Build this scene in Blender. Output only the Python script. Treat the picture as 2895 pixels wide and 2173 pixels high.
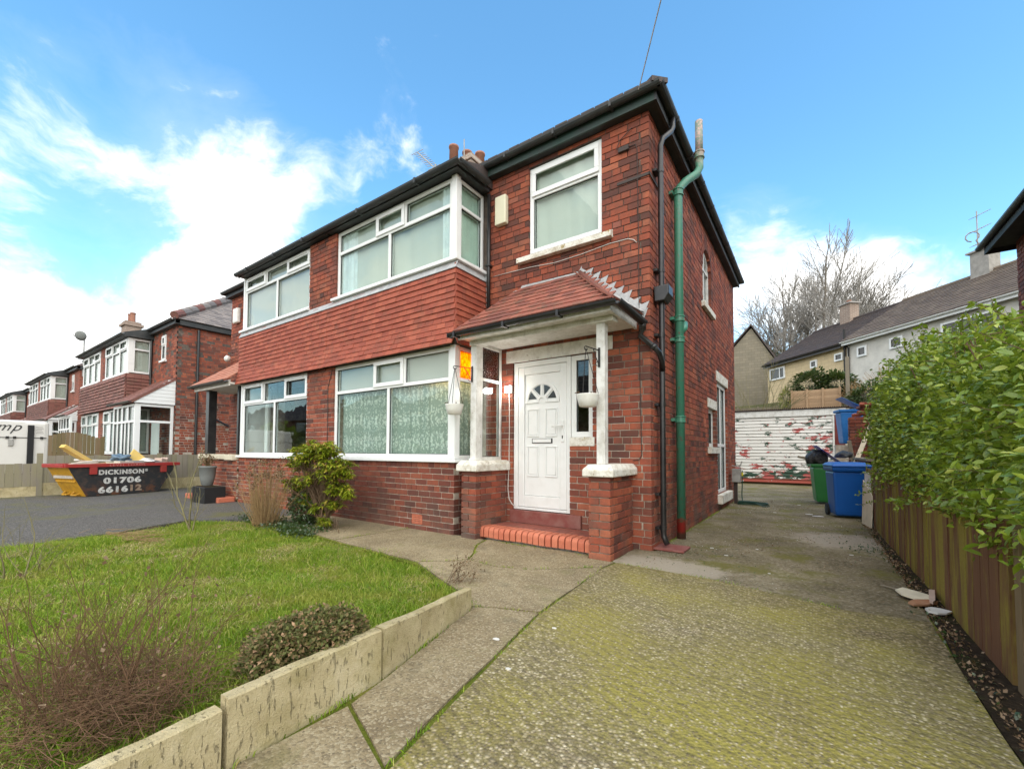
import bpy, math, random
import numpy as np
from mathutils import Vector, Matrix
R = math.radians
for o in list(bpy.data.objects): bpy.data.objects.remove(o)
S = bpy.context.scene
COL = S.collection
rnd = random.Random(7)

# ---------------------------------------------------------------- camera, sky, sun, exposure
CAM = Vector((1.5548, -5.0769, 1.1492))
def cam_axes(yaw, pitch, roll):
    f = Vector((math.sin(yaw)*math.cos(pitch), math.cos(yaw)*math.cos(pitch), math.sin(pitch)))
    r = Vector((math.cos(yaw), -math.sin(yaw), 0)); u = r.cross(f)
    return math.cos(roll)*r + math.sin(roll)*u, -math.sin(roll)*r + math.cos(roll)*u, f
CR, CU, CF = cam_axes(-0.6119, 0.0365, 0.0041)
cd = bpy.data.cameras.new('camera'); cam = bpy.data.objects.new('camera', cd); COL.objects.link(cam)
m = Matrix((CR, CU, -CF)).transposed().to_4x4(); m.translation = CAM; cam.matrix_world = m
cd.sensor_width = 36; cd.lens = 36*1208.36/2895; cd.shift_y = 145.65/2895
cd.clip_start = 0.02; cd.clip_end = 3000
S.camera = cam

SUN_EL, SUN_AZ = R(50), R(135)      # azimuth measured clockwise from +Y; a veiled sun behind the camera
sd = Vector((math.sin(SUN_AZ)*math.cos(SUN_EL), math.cos(SUN_AZ)*math.cos(SUN_EL), math.sin(SUN_EL)))
sl = bpy.data.lights.new('sun', 'SUN'); sl.energy = 1.9; sl.angle = R(110); sl.color = (1, .92, .79)
so = bpy.data.objects.new('sun', sl); COL.objects.link(so)
so.rotation_euler = (-sd).to_track_quat('-Z', 'Y').to_euler(); so.location = (0, 0, 40)

S.view_settings.view_transform = 'Standard'; S.view_settings.look = 'None'
S.view_settings.gamma = 1; S.view_settings.use_curve_mapping = False
S.view_settings.exposure = 0.98

# ---------------------------------------------------------------- node helper
class NT:
    def __init__(s, tree): s.t = tree; s.n = tree.nodes; s.l = tree.links
    def node(s, typ, **kw):
        n = s.n.new(typ)
        for k, v in kw.items(): setattr(n, k, v)
        return n
    def set(s, sock, v):
        if isinstance(v, bpy.types.NodeSocket): s.l.new(v, sock)
        elif isinstance(v, (tuple, list)):
            v = tuple(v)
            if len(sock.default_value) == 4 and len(v) == 3: v = v + (1,)
            sock.default_value = v
        else: sock.default_value = v
    def pos(s): return s.node('ShaderNodeNewGeometry').outputs['Position']
    def obj(s): return s.node('ShaderNodeTexCoord').outputs['Object']
    def noise(s, scale, detail=3, rough=.55, vec=None, dist=0, out='Fac'):
        n = s.node('ShaderNodeTexNoise'); n.inputs['Scale'].default_value = scale; n.inputs['Detail'].default_value = detail
        n.inputs['Roughness'].default_value = rough; n.inputs['Distortion'].default_value = dist
        s.set(n.inputs['Vector'], vec if vec is not None else s.pos()); return n.outputs[out]
    def voro(s, scale, vec=None, feature='F1', out='Distance', rand=1):
        n = s.node('ShaderNodeTexVoronoi'); n.feature = feature; n.inputs['Scale'].default_value = scale
        n.inputs['Randomness'].default_value = rand
        s.set(n.inputs['Vector'], vec if vec is not None else s.pos()); return n.outputs[out]
    def ramp(s, fac, stops, interp='LINEAR'):
        n = s.node('ShaderNodeValToRGB'); e = n.color_ramp.elements; n.color_ramp.interpolation = interp
        while len(e) < len(stops): e.new(.5)
        for i, (p, c) in enumerate(stops):
            e[i].position = p; c = (c, c, c) if isinstance(c, (int, float)) else c; e[i].color = (*c[:3], 1)
        s.set(n.inputs[0], fac); return n.outputs[0]
    def mix(s, fac, a, b, mode='MIX'):
        n = s.node('ShaderNodeMix'); n.data_type = 'RGBA'; n.blend_type = mode
        s.set(n.inputs[0], fac); s.set(n.inputs[6], a); s.set(n.inputs[7], b); return n.outputs[2]
    def math(s, op, a, b=0, c=None, clamp=False):
        n = s.node('ShaderNodeMath'); n.operation = op; n.use_clamp = clamp
        s.set(n.inputs[0], a); s.set(n.inputs[1], b)
        if c is not None: s.set(n.inputs[2], c)
        return n.outputs[0]
    def maprange(s, v, a, b, c=0, d=1, smooth=False):
        n = s.node('ShaderNodeMapRange'); n.clamp = True
        if smooth: n.interpolation_type = 'SMOOTHSTEP'
        s.set(n.inputs['Value'], v)
        for k, x in zip(('From Min', 'From Max', 'To Min', 'To Max'), (a, b, c, d)): n.inputs[k].default_value = x
        return n.outputs[0]
    def vmath(s, op, a, b=(0, 0, 0), out=0):
        n = s.node('ShaderNodeVectorMath'); n.operation = op; s.set(n.inputs[0], a); s.set(n.inputs[1], b); return n.outputs[out]
    def xyz(s, v):
        n = s.node('ShaderNodeSeparateXYZ'); s.set(n.inputs[0], v); return n.outputs
    def comb(s, x, y, z):
        n = s.node('ShaderNodeCombineXYZ')
        for i, v in enumerate((x, y, z)): s.set(n.inputs[i], v)
        return n.outputs[0]
    def scale(s, v, k): return s.vmath('MULTIPLY', v, k)
    def rand(s):
        a = s.node('ShaderNodeNewGeometry').outputs['Random Per Island']; b = s.node('ShaderNodeObjectInfo').outputs['Random']
        return s.math('FRACT', s.math('ADD', a, b))
    def bump(s, h, strength=.4, dist=.01, normal=None):
        n = s.node('ShaderNodeBump'); n.inputs['Strength'].default_value = strength; n.inputs['Distance'].default_value = dist
        s.set(n.inputs['Height'], h)
        if normal is not None: s.set(n.inputs['Normal'], normal)
        return n.outputs[0]

MATS = {}
def mat(name, fn):
    m = bpy.data.materials.new(name); m.use_nodes = True; t = NT(m.node_tree); t.n.clear()
    out = t.node('ShaderNodeOutputMaterial'); r = fn(t)
    if isinstance(r, dict):
        b = t.node('ShaderNodeBsdfPrincipled')
        for k, v in r.items(): t.set(b.inputs[{'c': 'Base Color', 'r': 'Roughness', 'n': 'Normal', 'm': 'Metallic', 's': 'Specular IOR Level', 'e': 'Emission Color', 'es': 'Emission Strength'}.get(k, k)], v)
        r = b.outputs[0]
    t.l.new(r, out.inputs[0]); MATS[name] = m; return m

# ---------------------------------------------------------------- world: clear blue with bright broken cloud
W = bpy.data.worlds.new('World'); S.world = W; W.use_nodes = True
t = NT(W.node_tree); t.n.clear()
def pixdir(px, py):
    d = CF + CR*((px-1447.5)/1208.36) - CU*((py-1086.5-145.65)/1208.36); return d.normalized()
sky = t.node('ShaderNodeTexSky'); sky.sky_type = 'NISHITA'; sky.sun_disc = False
sky.sun_elevation = SUN_EL; sky.sun_rotation = SUN_AZ; sky.altitude = 100; sky.air_density = 1.0; sky.dust_density = .6; sky.ozone_density = 2.0
gv = t.node('ShaderNodeTexCoord').outputs['Generated']
dirn = t.vmath('NORMALIZE', gv)
dz = t.xyz(dirn)[2]
warp = t.vmath('ADD', dirn, t.scale(t.vmath('SUBTRACT', t.noise(2.2, 4, .55, dirn, out='Color'), (.5, .5, .5)), (.22, .22, .22)))
fb = t.noise(3.1, 9, .6, t.scale(warp, (1, 1, 1.7)), .25)
fine = t.noise(13, 6, .62, t.scale(warp, (1, 1, 1.5)))
field = t.math('ADD', t.math('MULTIPLY_ADD', t.math('SUBTRACT', fb, .5), 1.7, .5), t.math('MULTIPLY', t.math('SUBTRACT', fine, .5), .30))
bias = t.maprange(dz, .02, .5, .30, .30)
open_ = t.vmath('DOT_PRODUCT', dirn, tuple(pixdir(1500, 350)), 1)          # the break in the cloud that the photograph looks into
bias = t.math('SUBTRACT', bias, t.maprange(open_, .38, .76, 0, .45, True))
blobd = t.vmath('ADD', dirn, t.scale(t.vmath('SUBTRACT', t.noise(5, 3, .5, dirn, out='Color'), (.5, .5, .5)), (.10, .10, .10)))
for (px, py, c0, c1, amt) in ((200, 980, .885, .985, .36), (760, 760, .965, .998, .22), (450, 300, .980, .9985, .17), (680, 420, .986, .999, .17), (200, 220, .988, .999, .05), (30, 440, .972, .996, -.20), (900, 250, .975, .998, -.10),
                              (1085, 270, .9955, .9997, .11), (2230, 780, .975, .998, .26), (2780, 880, .965, .998, .24), (2780, 330, .988, .9995, .08), (2880, 120, .97, .997, -.20), (2890, 480, .985, .998, -.12), (2450, 520, .985, .999, -.10)):
    dd = t.vmath('DOT_PRODUCT', t.vmath('NORMALIZE', blobd), tuple(pixdir(px, py)), 1)
    bias = t.math('ADD', bias, t.maprange(dd, c0, c1, 0, amt, True))
mask = t.maprange(t.math('ADD', field, bias), .44, .90, 0, 1, True)
veil = t.maprange(t.math('ADD', fb, bias), .40, .75, 0, .16)
mask = t.math('MAXIMUM', mask, veil)
hs = t.node('ShaderNodeHueSaturation'); hs.inputs['Saturation'].default_value = 1.14; hs.inputs['Value'].default_value = 1.22
t.set(hs.inputs['Color'], t.mix(1, sky.outputs[0], (.96, 1.12, 1.04), 'MULTIPLY'))
lit = t.mix(t.maprange(fine, .3, .7), (5.3, 5.25, 5.15), (6.3, 6.2, 6.0))
skyc = t.mix(mask, hs.outputs[0], lit)
bg = t.node('ShaderNodeBackground'); t.set(bg.inputs[0], skyc); bg.inputs[1].default_value = 0.15
t.l.new(bg.outputs[0], t.node('ShaderNodeOutputWorld').inputs[0])

# ---------------------------------------------------------------- mesh helpers
class MB:
    def __init__(s): s.v = []; s.f = []
    def add(s, vs, fs):
        k = len(s.v); s.v += [tuple(v) for v in vs]; s.f += [tuple(i+k for i in f) for f in fs]; return s
    def box(s, x0, x1, y0, y1, z0, z1):
        return s.add([(x0,y0,z0),(x1,y0,z0),(x1,y1,z0),(x0,y1,z0),(x0,y0,z1),(x1,y0,z1),(x1,y1,z1),(x0,y1,z1)],
                     [(3,2,1,0),(4,5,6,7),(0,1,5,4),(1,2,6,5),(2,3,7,6),(3,0,4,7)])
    def obox(s, c, ax, ay, az):      # centre and three half-axis vectors
        c, ax, ay, az = (Vector(q) for q in (c, ax, ay, az))
        vs = [c+i*ax+j*ay+k*az for k in (-1,1) for i, j in ((-1,-1),(1,-1),(1,1),(-1,1))]
        return s.add(vs, [(3,2,1,0),(4,5,6,7),(0,1,5,4),(1,2,6,5),(2,3,7,6),(3,0,4,7)])
    def bar(s, p, q, w, h, up=(0,0,1)):
        p, q = Vector(p), Vector(q); d = (q-p); n = d.normalized(); up = Vector(up)
        if abs(n.dot(up)) > .98: up = Vector((0, 1, 0))
        a = n.cross(up).normalized(); b = a.cross(n)
        return s.obox((p+q)/2, d/2, a*(w/2), b*(h/2))
    def prism(s, pts, vec):          # polygon pushed along vec
        n = len(pts); pts = [Vector(p) for p in pts]; vec = Vector(vec)
        return s.add(pts+[p+vec for p in pts], [tuple(range(n))[::-1], tuple(range(n, 2*n))] + [(i, (i+1) % n, (i+1) % n+n, i+n) for i in range(n)])
    def tube(s, pts, r, n=8, caps=True, r2=None):
        pts = [Vector(p) for p in pts]; k0 = len(s.v); m = len(pts); prev = None
        for i, p in enumerate(pts):
            d = (pts[min(i+1, m-1)]-pts[max(i-1, 0)]).normalized()
            if prev is None:
                a = d.cross(Vector((0, 0, 1)) if abs(d.z) < .9 else Vector((1, 0, 0))).normalized()
            else: a = (prev-d*prev.dot(d)).normalized()
            prev = a; b = d.cross(a); rr = r if r2 is None else r+(r2-r)*i/(m-1)
            rr = rr if not isinstance(rr, (list, tuple)) else rr[i]
            s.v += [tuple(p+rr*(math.cos(6.28318*j/n)*a+math.sin(6.28318*j/n)*b)) for j in range(n)]
        for i in range(m-1):
            for j in range(n):
                q = k0+i*n; s.f.append((q+j, q+(j+1) % n, q+n+(j+1) % n, q+n+j))
        if caps: s.f.append(tuple(k0+j for j in range(n))[::-1]); s.f.append(tuple(k0+(m-1)*n+j for j in range(n)))
        return s
    def lathe(s, c, prof, n=20, axis=(0,0,1)):
        c = Vector(c); k0 = len(s.v); az = Vector(axis); ax = az.orthogonal().normalized(); ay = az.cross(ax)
        for r, z in prof: s.v += [tuple(c+az*z+r*(math.cos(6.28318*j/n)*ax+math.sin(6.28318*j/n)*ay)) for j in range(n)]
        for i in range(len(prof)-1):
            for j in range(n):
                q = k0+i*n; s.f.append((q+j, q+(j+1) % n, q+n+(j+1) % n, q+n+j))
        s.f.append(tuple(k0+j for j in range(n))[::-1]); s.f.append(tuple(k0+(len(prof)-1)*n+j for j in range(n)))
        return s
    def mesh(s, name, smooth=False):
        me = bpy.data.meshes.new(name); me.from_pydata(s.v, [], s.f)
        if smooth: me.polygons.foreach_set('use_smooth', [True]*len(me.polygons))
        me.update(); return me

def link(name, me, material=None, parent=None, loc=None, **props):
    o = bpy.data.objects.new(name, me); COL.objects.link(o)
    if material and not me.materials: me.materials.append(MATS[material])
    if loc is not None: o.location = loc
    if parent is not None:
        o.parent = parent
        if parent.type == 'EMPTY': o.matrix_parent_inverse = Matrix.Translation(-Vector(parent['_at']))
    for k, v in props.items(): o[k] = v
    return o
def part(name, mb, material, parent=None, smooth=False, bevel=0, **props):
    o = link(name, mb.mesh(name, smooth), material, parent, **props)
    if bevel:
        b = o.modifiers.new('bevel', 'BEVEL'); b.width = bevel; b.segments = 2; b.limit_method = 'ANGLE'; b.angle_limit = R(40)
    return o
def tag(o, label=None, category=None, group=None, kind=None):
    if label: o['label'] = label
    if category: o['category'] = category
    if group: o['group'] = group
    if kind: o['kind'] = kind
    return o
def thing(name, loc, label, category, group=None):
    o = bpy.data.objects.new(name, None); COL.objects.link(o); o.location = loc; o['_at'] = tuple(loc); o.empty_display_size = .1
    return tag(o, label, category, group)
def npmesh(name, verts, faces):      # verts (N,3), faces list of equal length rows
    me = bpy.data.meshes.new(name); verts = np.asarray(verts, np.float32); faces = np.asarray(faces, np.int32); k = faces.shape[1]
    me.vertices.add(len(verts)); me.vertices.foreach_set('co', verts.ravel())
    me.loops.add(faces.size); me.loops.foreach_set('vertex_index', faces.ravel())
    me.polygons.add(len(faces)); me.polygons.foreach_set('loop_start', np.arange(0, faces.size, k, dtype=np.int32))
    me.update(calc_edges=True); return me

class Pl:                             # a vertical plane: u along it, z up, d outwards
    def __init__(s, o, u, n): s.o = Vector(o); s.u = Vector(u).normalized(); s.n = Vector(n).normalized()
    def p(s, u, z, d=0): return s.o+s.u*u+s.n*d+Vector((0, 0, z))
    def bx(s, mb, u0, u1, z0, z1, d0, d1):
        return mb.obox(s.p((u0+u1)/2, (z0+z1)/2, (d0+d1)/2), s.u*((u1-u0)/2), s.n*((d1-d0)/2), Vector((0, 0, (z1-z0)/2)))
# ---------------------------------------------------------------- materials
def brick_fn(dark=0.0, glaze=False):
    def f(t):
        r = t.rand()
        c = t.ramp(r, [(0, (.11, .045, .036)), (.14, (.20, .062, .042)), (.35, (.30, .076, .045)), (.6, (.35, .089, .048)), (.82, (.40, .110, .057)), (.94, (.44, .140, .075)), (1, (.30, .105, .075))])
        n1 = t.noise(55, 4, .6); c = t.mix(t.maprange(n1, .3, .75, 0, .55), c, t.mix(.5, c, (.05, .03, .028)))
        soot = t.maprange(t.noise(1.7, 6, .72), .46, .70, 0, .82); c = t.mix(soot, c, (.078, .050, .042)); stk = t.maprange(t.noise(5, 5, .7, t.scale(t.pos(), (1, 1, .25))), .5, .74, 0, .45); c = t.mix(stk, c, (.13, .07, .052))
        fine = t.maprange(t.noise(9, 5, .7), .52, .75, 0, .5); c = t.mix(fine, c, (.085, .05, .042))
        x, y, z = t.xyz(t.pos())
        base = t.math('MULTIPLY', t.maprange(z, .05, .75, 1, 0), t.maprange(t.noise(2.1, 4, .6), .42, .66, 0, .62)); c = t.mix(base, c, (.15, .125, .10))
        lime = t.math('MULTIPLY', t.maprange(t.noise(14, 5, .7), .62, .76, 0, .55), t.maprange(t.noise(1.1, 2), .5, .62)); c = t.mix(lime, c, (.40, .33, .28))
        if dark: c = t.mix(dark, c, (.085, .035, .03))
        h = t.math('ADD', t.noise(70, 4, .65), t.math('MULTIPLY', t.noise(260, 2), .4))
        return dict(c=c, r=t.maprange(n1, .2, .8, .62, .9) if not glaze else .4, s=.18, n=t.bump(h, .55, .006))
    return f
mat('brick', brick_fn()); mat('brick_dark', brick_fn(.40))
def f(t):
    n = t.noise(6, 5, .7); pale = t.ramp(n, [(.25, (.24, .19, .15)), (.5, (.42, .36, .29)), (.62, (.55, .50, .43)), (.78, (.74, .72, .67))])
    z = t.xyz(t.pos())[2]; hi = t.maprange(t.math('ADD', z, t.math('MULTIPLY', t.noise(1.2, 5, .7), 3.0)), 2.9, 4.3); c = t.mix(hi, pale, t.ramp(n, [(.3, (.045, .035, .03)), (.6, (.13, .10, .08)), (.8, (.40, .34, .28))]))
    return dict(c=c, r=.95, n=t.bump(t.noise(160, 4, .7), .6, .006))
mat('mortar', f)
def f(t):   # far brickwork: courses too small to pick apart
    x, y, z = t.xyz(t.obj()); v = t.comb(t.math('ADD', x, y), z, 0)
    b = t.node('ShaderNodeTexBrick'); t.set(b.inputs['Vector'], v); b.inputs['Scale'].default_value = 1; b.inputs['Brick Width'].default_value = .235; b.inputs['Row Height'].default_value = .085
    b.inputs['Mortar Size'].default_value = .006; b.inputs['Color1'].default_value = (.30, .075, .042, 1); b.inputs['Color2'].default_value = (.17, .05, .034, 1); b.inputs['Mortar'].default_value = (.30, .22, .17, 1); b.inputs['Bias'].default_value = -.2
    c = t.mix(t.maprange(t.noise(1.3, 5, .65), .45, .7, 0, .6), b.outputs[0], (.07, .045, .038))
    c = t.mix(t.maprange(t.noise(12, 3), .5, .75, 0, .5), c, (.36, .13, .08))
    return dict(c=c, r=.9, n=t.bump(t.math('SUBTRACT', t.noise(40, 3), b.outputs[1]), .5, .01))
mat('brickwork_far', f)
def clay(a, b, c3, moss=0.0, soot=.3):
    def f(t):
        r = t.rand(); c = t.ramp(r, [(0, a), (.5, b), (1, c3)])
        n = t.noise(18, 5, .65); c = t.mix(t.maprange(n, .45, .75, 0, soot), c, (.10, .055, .045))
        c = t.mix(t.maprange(t.noise(90, 3), .5, .8, 0, .3), c, (.45, .20, .15))
        if moss: c = t.mix(t.maprange(t.noise(5, 5, .7), .5, .66, 0, moss), c, (.085, .075, .045))
        return dict(c=c, r=.72, s=.35, n=t.bump(t.noise(120, 4, .6), .3, .004))
    return f
mat('hung_tile', clay((.265, .058, .034), (.32, .072, .040), (.385, .098, .054), .22, .35))
mat('porch_tile', clay((.16, .055, .042), (.24, .075, .052), (.31, .10, .066), .6, .55))
mat('bright_tile', clay((.46, .19, .12), (.52, .24, .16), (.42, .16, .10), .2, .2))
mat('old_tile', clay((.15, .062, .052), (.20, .08, .064), (.26, .115, .09), .5, .45))
mat('bullnose', clay((.52, .155, .088), (.57, .185, .105), (.48, .135, .076), 0, .25))
mat('quarry_tile', clay((.26, .075, .055), (.32, .095, .066), (.22, .075, .06), .35, .6))
mat('slate', clay((.13, .12, .118), (.19, .175, .165), (.25, .22, .20), .2, .3))
mat('concrete_tile', clay((.085, .068, .054), (.125, .10, .078), (.18, .145, .11), .45, .4))
mat('dark_tile', clay((.045, .04, .04), (.06, .052, .05), (.085, .065, .055), .3, .3))
mat('terracotta', clay((.30, .13, .085), (.34, .155, .10), (.27, .12, .08), .3, .4))
def upvc(t):
    c = t.mix(t.maprange(t.noise(5, 5, .65), .5, .74, 0, .30), (.79, .80, .79), (.58, .58, .54))
    return dict(c=c, r=.32, s=.45)
mat('upvc', upvc)
def f(t):
    c = t.mix(t.maprange(t.noise(6, 6, .7), .44, .70, 0, .9), (.72, .715, .685), (.46, .44, .39)); x, y, z = t.xyz(t.pos())
    st = t.noise(22, 4, .7, t.scale(t.pos(), (1, 1, .15))); c = t.mix(t.maprange(st, .55, .75, 0, .5), c, (.36, .33, .27))
    peel = t.maprange(t.noise(17, 5, .75), .64, .67); c = t.mix(peel, c, (.33, .27, .21))
    return dict(c=c, r=.55, n=t.bump(t.math('SUBTRACT', t.noise(80, 3), peel), .4, .004))
mat('old_white_paint', f)
def f(t):
    c = t.mix(t.maprange(t.noise(9, 6, .72), .46, .62), (.74, .72, .65), (.50, .45, .36)); lich = t.maprange(t.noise(5.5, 5, .75), .60, .66)
    c = t.mix(lich, c, (.36, .27, .11)); c = t.mix(t.maprange(t.noise(30, 5, .7), .62, .66), c, (.26, .21, .16))
    return dict(c=c, r=.85, n=t.bump(t.noise(60, 4, .7), .6, .006))
mat('painted_stone', f)
def plain(c, r=.5, s=.5, bump=0, var=.25, sc=7, c2=None):
    def f(t):
        cc = t.mix(t.maprange(t.noise(sc, 5, .65), .38, .72, 0, var), c, c2 if c2 else tuple(x*.35 for x in c)); d = dict(c=cc, r=r, s=s)
        if bump: d['n'] = t.bump(t.noise(120, 4, .6), bump, .004)
        return d
    return f
mat('black_plastic', plain((.012, .012, .013), .34, .5, .1, .5, 6, (.045, .043, .042)))
mat('fascia_paint', plain((.026, .031, .034), .5, .4, .25, .75, 4, (.060, .058, .055)))
mat('green_fascia', plain((.022, .052, .042), .5, .4, .2, .85, 5, (.03, .034, .034)))
mat('soffit_paint', plain((.040, .042, .044), .7, .3, .3, .6, 6))
mat('lead', plain((.34, .35, .36), .55, .5, .3, .6, 12, (.58, .58, .57)))
mat('cream_plastic', plain((.72, .69, .52), .45, .4, 0, .3, 8, (.6, .56, .38)))
mat('white_plastic', plain((.76, .76, .72), .4, .4, 0, .35, 14, (.52, .46, .36)))
mat('cable_white', plain((.62, .58, .54), .6)); mat('cable_dark', plain((.05, .035, .03), .7))
mat('iron', plain((.02, .018, .017), .6, .4, .3))
mat('steel', plain((.30, .31, .32), .35, .5)); mat('grey_metal', plain((.36, .35, .33), .5, .5, .2, .6))
mat('dark_room', plain((.10, .095, .085), .9, .1)); mat('room_wall', plain((.42, .40, .36), .9, .1))
mat('step_red', plain((.205, .055, .045), .6, .4, .3, .6, 6, (.30, .17, .14)))
def f(t):
    x, y, z = t.xyz(t.pos()); c = t.mix(t.maprange(t.noise(10, 5, .7), .45, .75, 0, .5), (.050, .215, .140), (.095, .20, .150))
    rust = t.maprange(t.noise(22, 5, .7), .60, .64); c = t.mix(rust, c, (.16, .09, .07))
    hi = t.maprange(t.math('ADD', z, t.math('MULTIPLY', t.noise(9, 4), .35)), 5.38, 5.62); c = t.mix(hi, c, t.mix(t.maprange(t.noise(16, 4, .7), .46, .54), (.40, .27, .23), (.16, .20, .15)))
    lo = t.maprange(t.math('ADD', z, t.math('MULTIPLY', t.noise(14, 4), .25)), .40, .34); c = t.mix(lo, c, (.42, .035, .03))
    lo2 = t.maprange(z, .10, .06); c = t.mix(lo2, c, (.12, .06, .045))
    return dict(c=c, r=.42, n=t.bump(t.noise(60, 4, .7), .25, .004))
mat('green_pipe', f)
def glass(tint=(.93, .97, .96), rough=0.0, refl=1.0, bump=0):
    def f(t):
        tr = t.node('ShaderNodeBsdfTransparent'); t.set(tr.inputs[0], tint)
        gl = t.node('ShaderNodeBsdfGlossy'); gl.inputs['Roughness'].default_value = rough; t.set(gl.inputs[0], (.92, .95, .96))
        wav = t.bump(t.noise(1.7, 2, .5), .05, .05)
        if bump: wav = t.bump(t.voro(55, feature='SMOOTH_F1'), bump, .02)
        t.set(gl.inputs['Normal'], wav)
        lw = t.node('ShaderNodeLayerWeight'); lw.inputs[0].default_value = .5; t.set(lw.inputs['Normal'], wav)
        fr = t.math('ADD', t.math('MULTIPLY', t.math('POWER', lw.outputs['Facing'], 5), .9*refl), .042*refl, clamp=True)
        mx = t.node('ShaderNodeMixShader'); t.set(mx.inputs[0], fr)
        t.l.new(tr.outputs[0], mx.inputs[1]); t.l.new(gl.outputs[0], mx.inputs[2]); return mx.outputs[0]
    return f
mat('dark_pane', lambda t: dict(c=(.05, .055, .055), r=.12, s=.6)); mat('glass', glass()); mat('patterned_glass', glass((.55, .57, .54), .08, 1.2, .9))
def f(t):
    w = t.voro(38, feature='SMOOTH_F1', out='Distance', vec=t.scale(t.pos(), (1, 1, .6)))
    c = t.ramp(w, [(.1, (.95, .50, .07)), (.45, (.90, .36, .02)), (.8, (.5, .16, .008))]); nn = t.bump(w, .8, .02)
    tl = t.node('ShaderNodeBsdfTranslucent'); t.set(tl.inputs[0], c); t.set(tl.inputs[1], nn)
    gl = t.node('ShaderNodeBsdfGlossy'); gl.inputs['Roughness'].default_value = .12; t.set(gl.inputs['Normal'], nn)
    mx = t.node('ShaderNodeMixShader'); mx.inputs[0].default_value = .06; t.l.new(tl.outputs[0], mx.inputs[1]); t.l.new(gl.outputs[0], mx.inputs[2]); return mx.outputs[0]
mat('amber_glass', f)
def f(t):
    x, y, z = t.xyz(t.pos()); u = t.math('ADD', x, y); v = t.comb(t.math('MULTIPLY', u, 1.0), t.math('MULTIPLY', z, .75), 0)
    w = t.vmath('ADD', v, t.scale(t.vmath('SUBTRACT', t.noise(9, 3, .6, v, out='Color'), (.5, .5, .5)), (.10, .10, 0)))
    sn = lambda a, k: t.math('SINE', t.math('MULTIPLY', a, k))
    wx, wz, _ = t.xyz(w); row = t.math('MULTIPLY', t.math('FLOOR', t.math('MULTIPLY', wz, 3.6)), 1.57); m1 = t.math('MULTIPLY', t.math('ABSOLUTE', sn(t.math('ADD', wx, t.math('MULTIPLY', row, .07)), 31)), t.math('ABSOLUTE', sn(wz, 11.3))); leafp = t.voro(34, w, 'F1'); dots = t.voro(85, v)
    pat = t.math('ADD', t.math('MULTIPLY', t.math('SUBTRACT', m1, .42), .45), t.math('ADD', t.math('MULTIPLY', t.math('SUBTRACT', .42, leafp), 1.1), t.math('MULTIPLY', t.math('SUBTRACT', t.noise(75, 3, .65, v), .5), .9)))
    k = t.maprange(pat, -.10, .16); c = t.mix(k, (.40, .47, .41), (.80, .85, .77)); c = t.mix(t.maprange(dots, .42, .25, 0, .35), c, (.36, .43, .39))
    d = t.node('ShaderNodeBsdfDiffuse'); t.set(d.inputs[0], c); tl = t.node('ShaderNodeBsdfTranslucent'); t.set(tl.inputs[0], c)
    mx = t.node('ShaderNodeMixShader'); mx.inputs[0].default_value = .25; t.l.new(d.outputs[0], mx.inputs[1]); t.l.new(tl.outputs[0], mx.inputs[2]); return mx.outputs[0]
mat('lace', f)
mat('net', plain((.52, .54, .48), .9, .1, 0, .35, 2.0, (.42, .45, .40))); mat('net_grey', plain((.50, .49, .44), .9, .1, 0, .3, 1.5, (.46, .45, .41)))
mat('blind', plain((.50, .62, .53), .8, .2)); mat('curtain', plain((.70, .76, .74), .85, .1))
mat('lamp_lit', lambda t: dict(c=(1, 1, 1), e=(1, .97, .92), es=22.0))

def f(t):    # exposed aggregate drive, moss in the lee of traffic
    p = t.pos(); st = t.voro(62, out='Color'); g = t.xyz(st)[0]; d = t.voro(62)
    c = t.ramp(g, [(0, (.10, .078, .05)), (.35, (.20, .155, .10)), (.62, (.34, .275, .175)), (.85, (.50, .42, .28)), (1, (.68, .60, .45))])
    c = t.mix(t.maprange(d, .3, .65, 0, .8), c, (.095, .072, .042))
    fine = t.noise(120, 4, .7); c = t.mix(t.maprange(fine, .4, .75, 0, .6), c, (.30, .265, .19))
    moss = t.math('MULTIPLY', t.maprange(t.math('ADD', t.noise(.85, 5, .62), t.math('MULTIPLY', t.noise(21, 3, .6), .22)), .44, .68, .10, .98), t.maprange(t.math('ADD', d, t.math('MULTIPLY', t.noise(30, 3, .6), .5)), .38, .72, .12, 1))
    mc = t.mix(t.noise(60, 3, .7), (.15, .13, .028), (.36, .31, .075)); c = t.mix(moss, c, mc)
    dk = t.maprange(t.noise(.62, 4, .6, t.vmath('ADD', p, (3.1, 8.2, 0))), .47, .64, 0, .68); c = t.mix(dk, c, t.mix(t.maprange(g, .5, 1), (.085, .06, .038), (.30, .23, .15)))
    x, y, _ = t.xyz(p); tamp = t.math('SINE', t.math('ADD', t.math('MULTIPLY', t.math('ADD', y, t.math('MULTIPLY', x, .35)), 95), t.math('MULTIPLY', t.noise(2.5, 4, .6), 16))); c = t.mix(t.maprange(tamp, -.2, 1, 0, .38), c, t.mix(t.maprange(g, .4, 1), (.07, .055, .035), (.36, .30, .20)))
    return dict(c=c, r=.92, s=.25, n=t.bump(t.math('ADD', t.math('MULTIPLY', d, -1.0), t.math('MULTIPLY', fine, .35)), .75, .012))
mat('aggregate', f)
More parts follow.
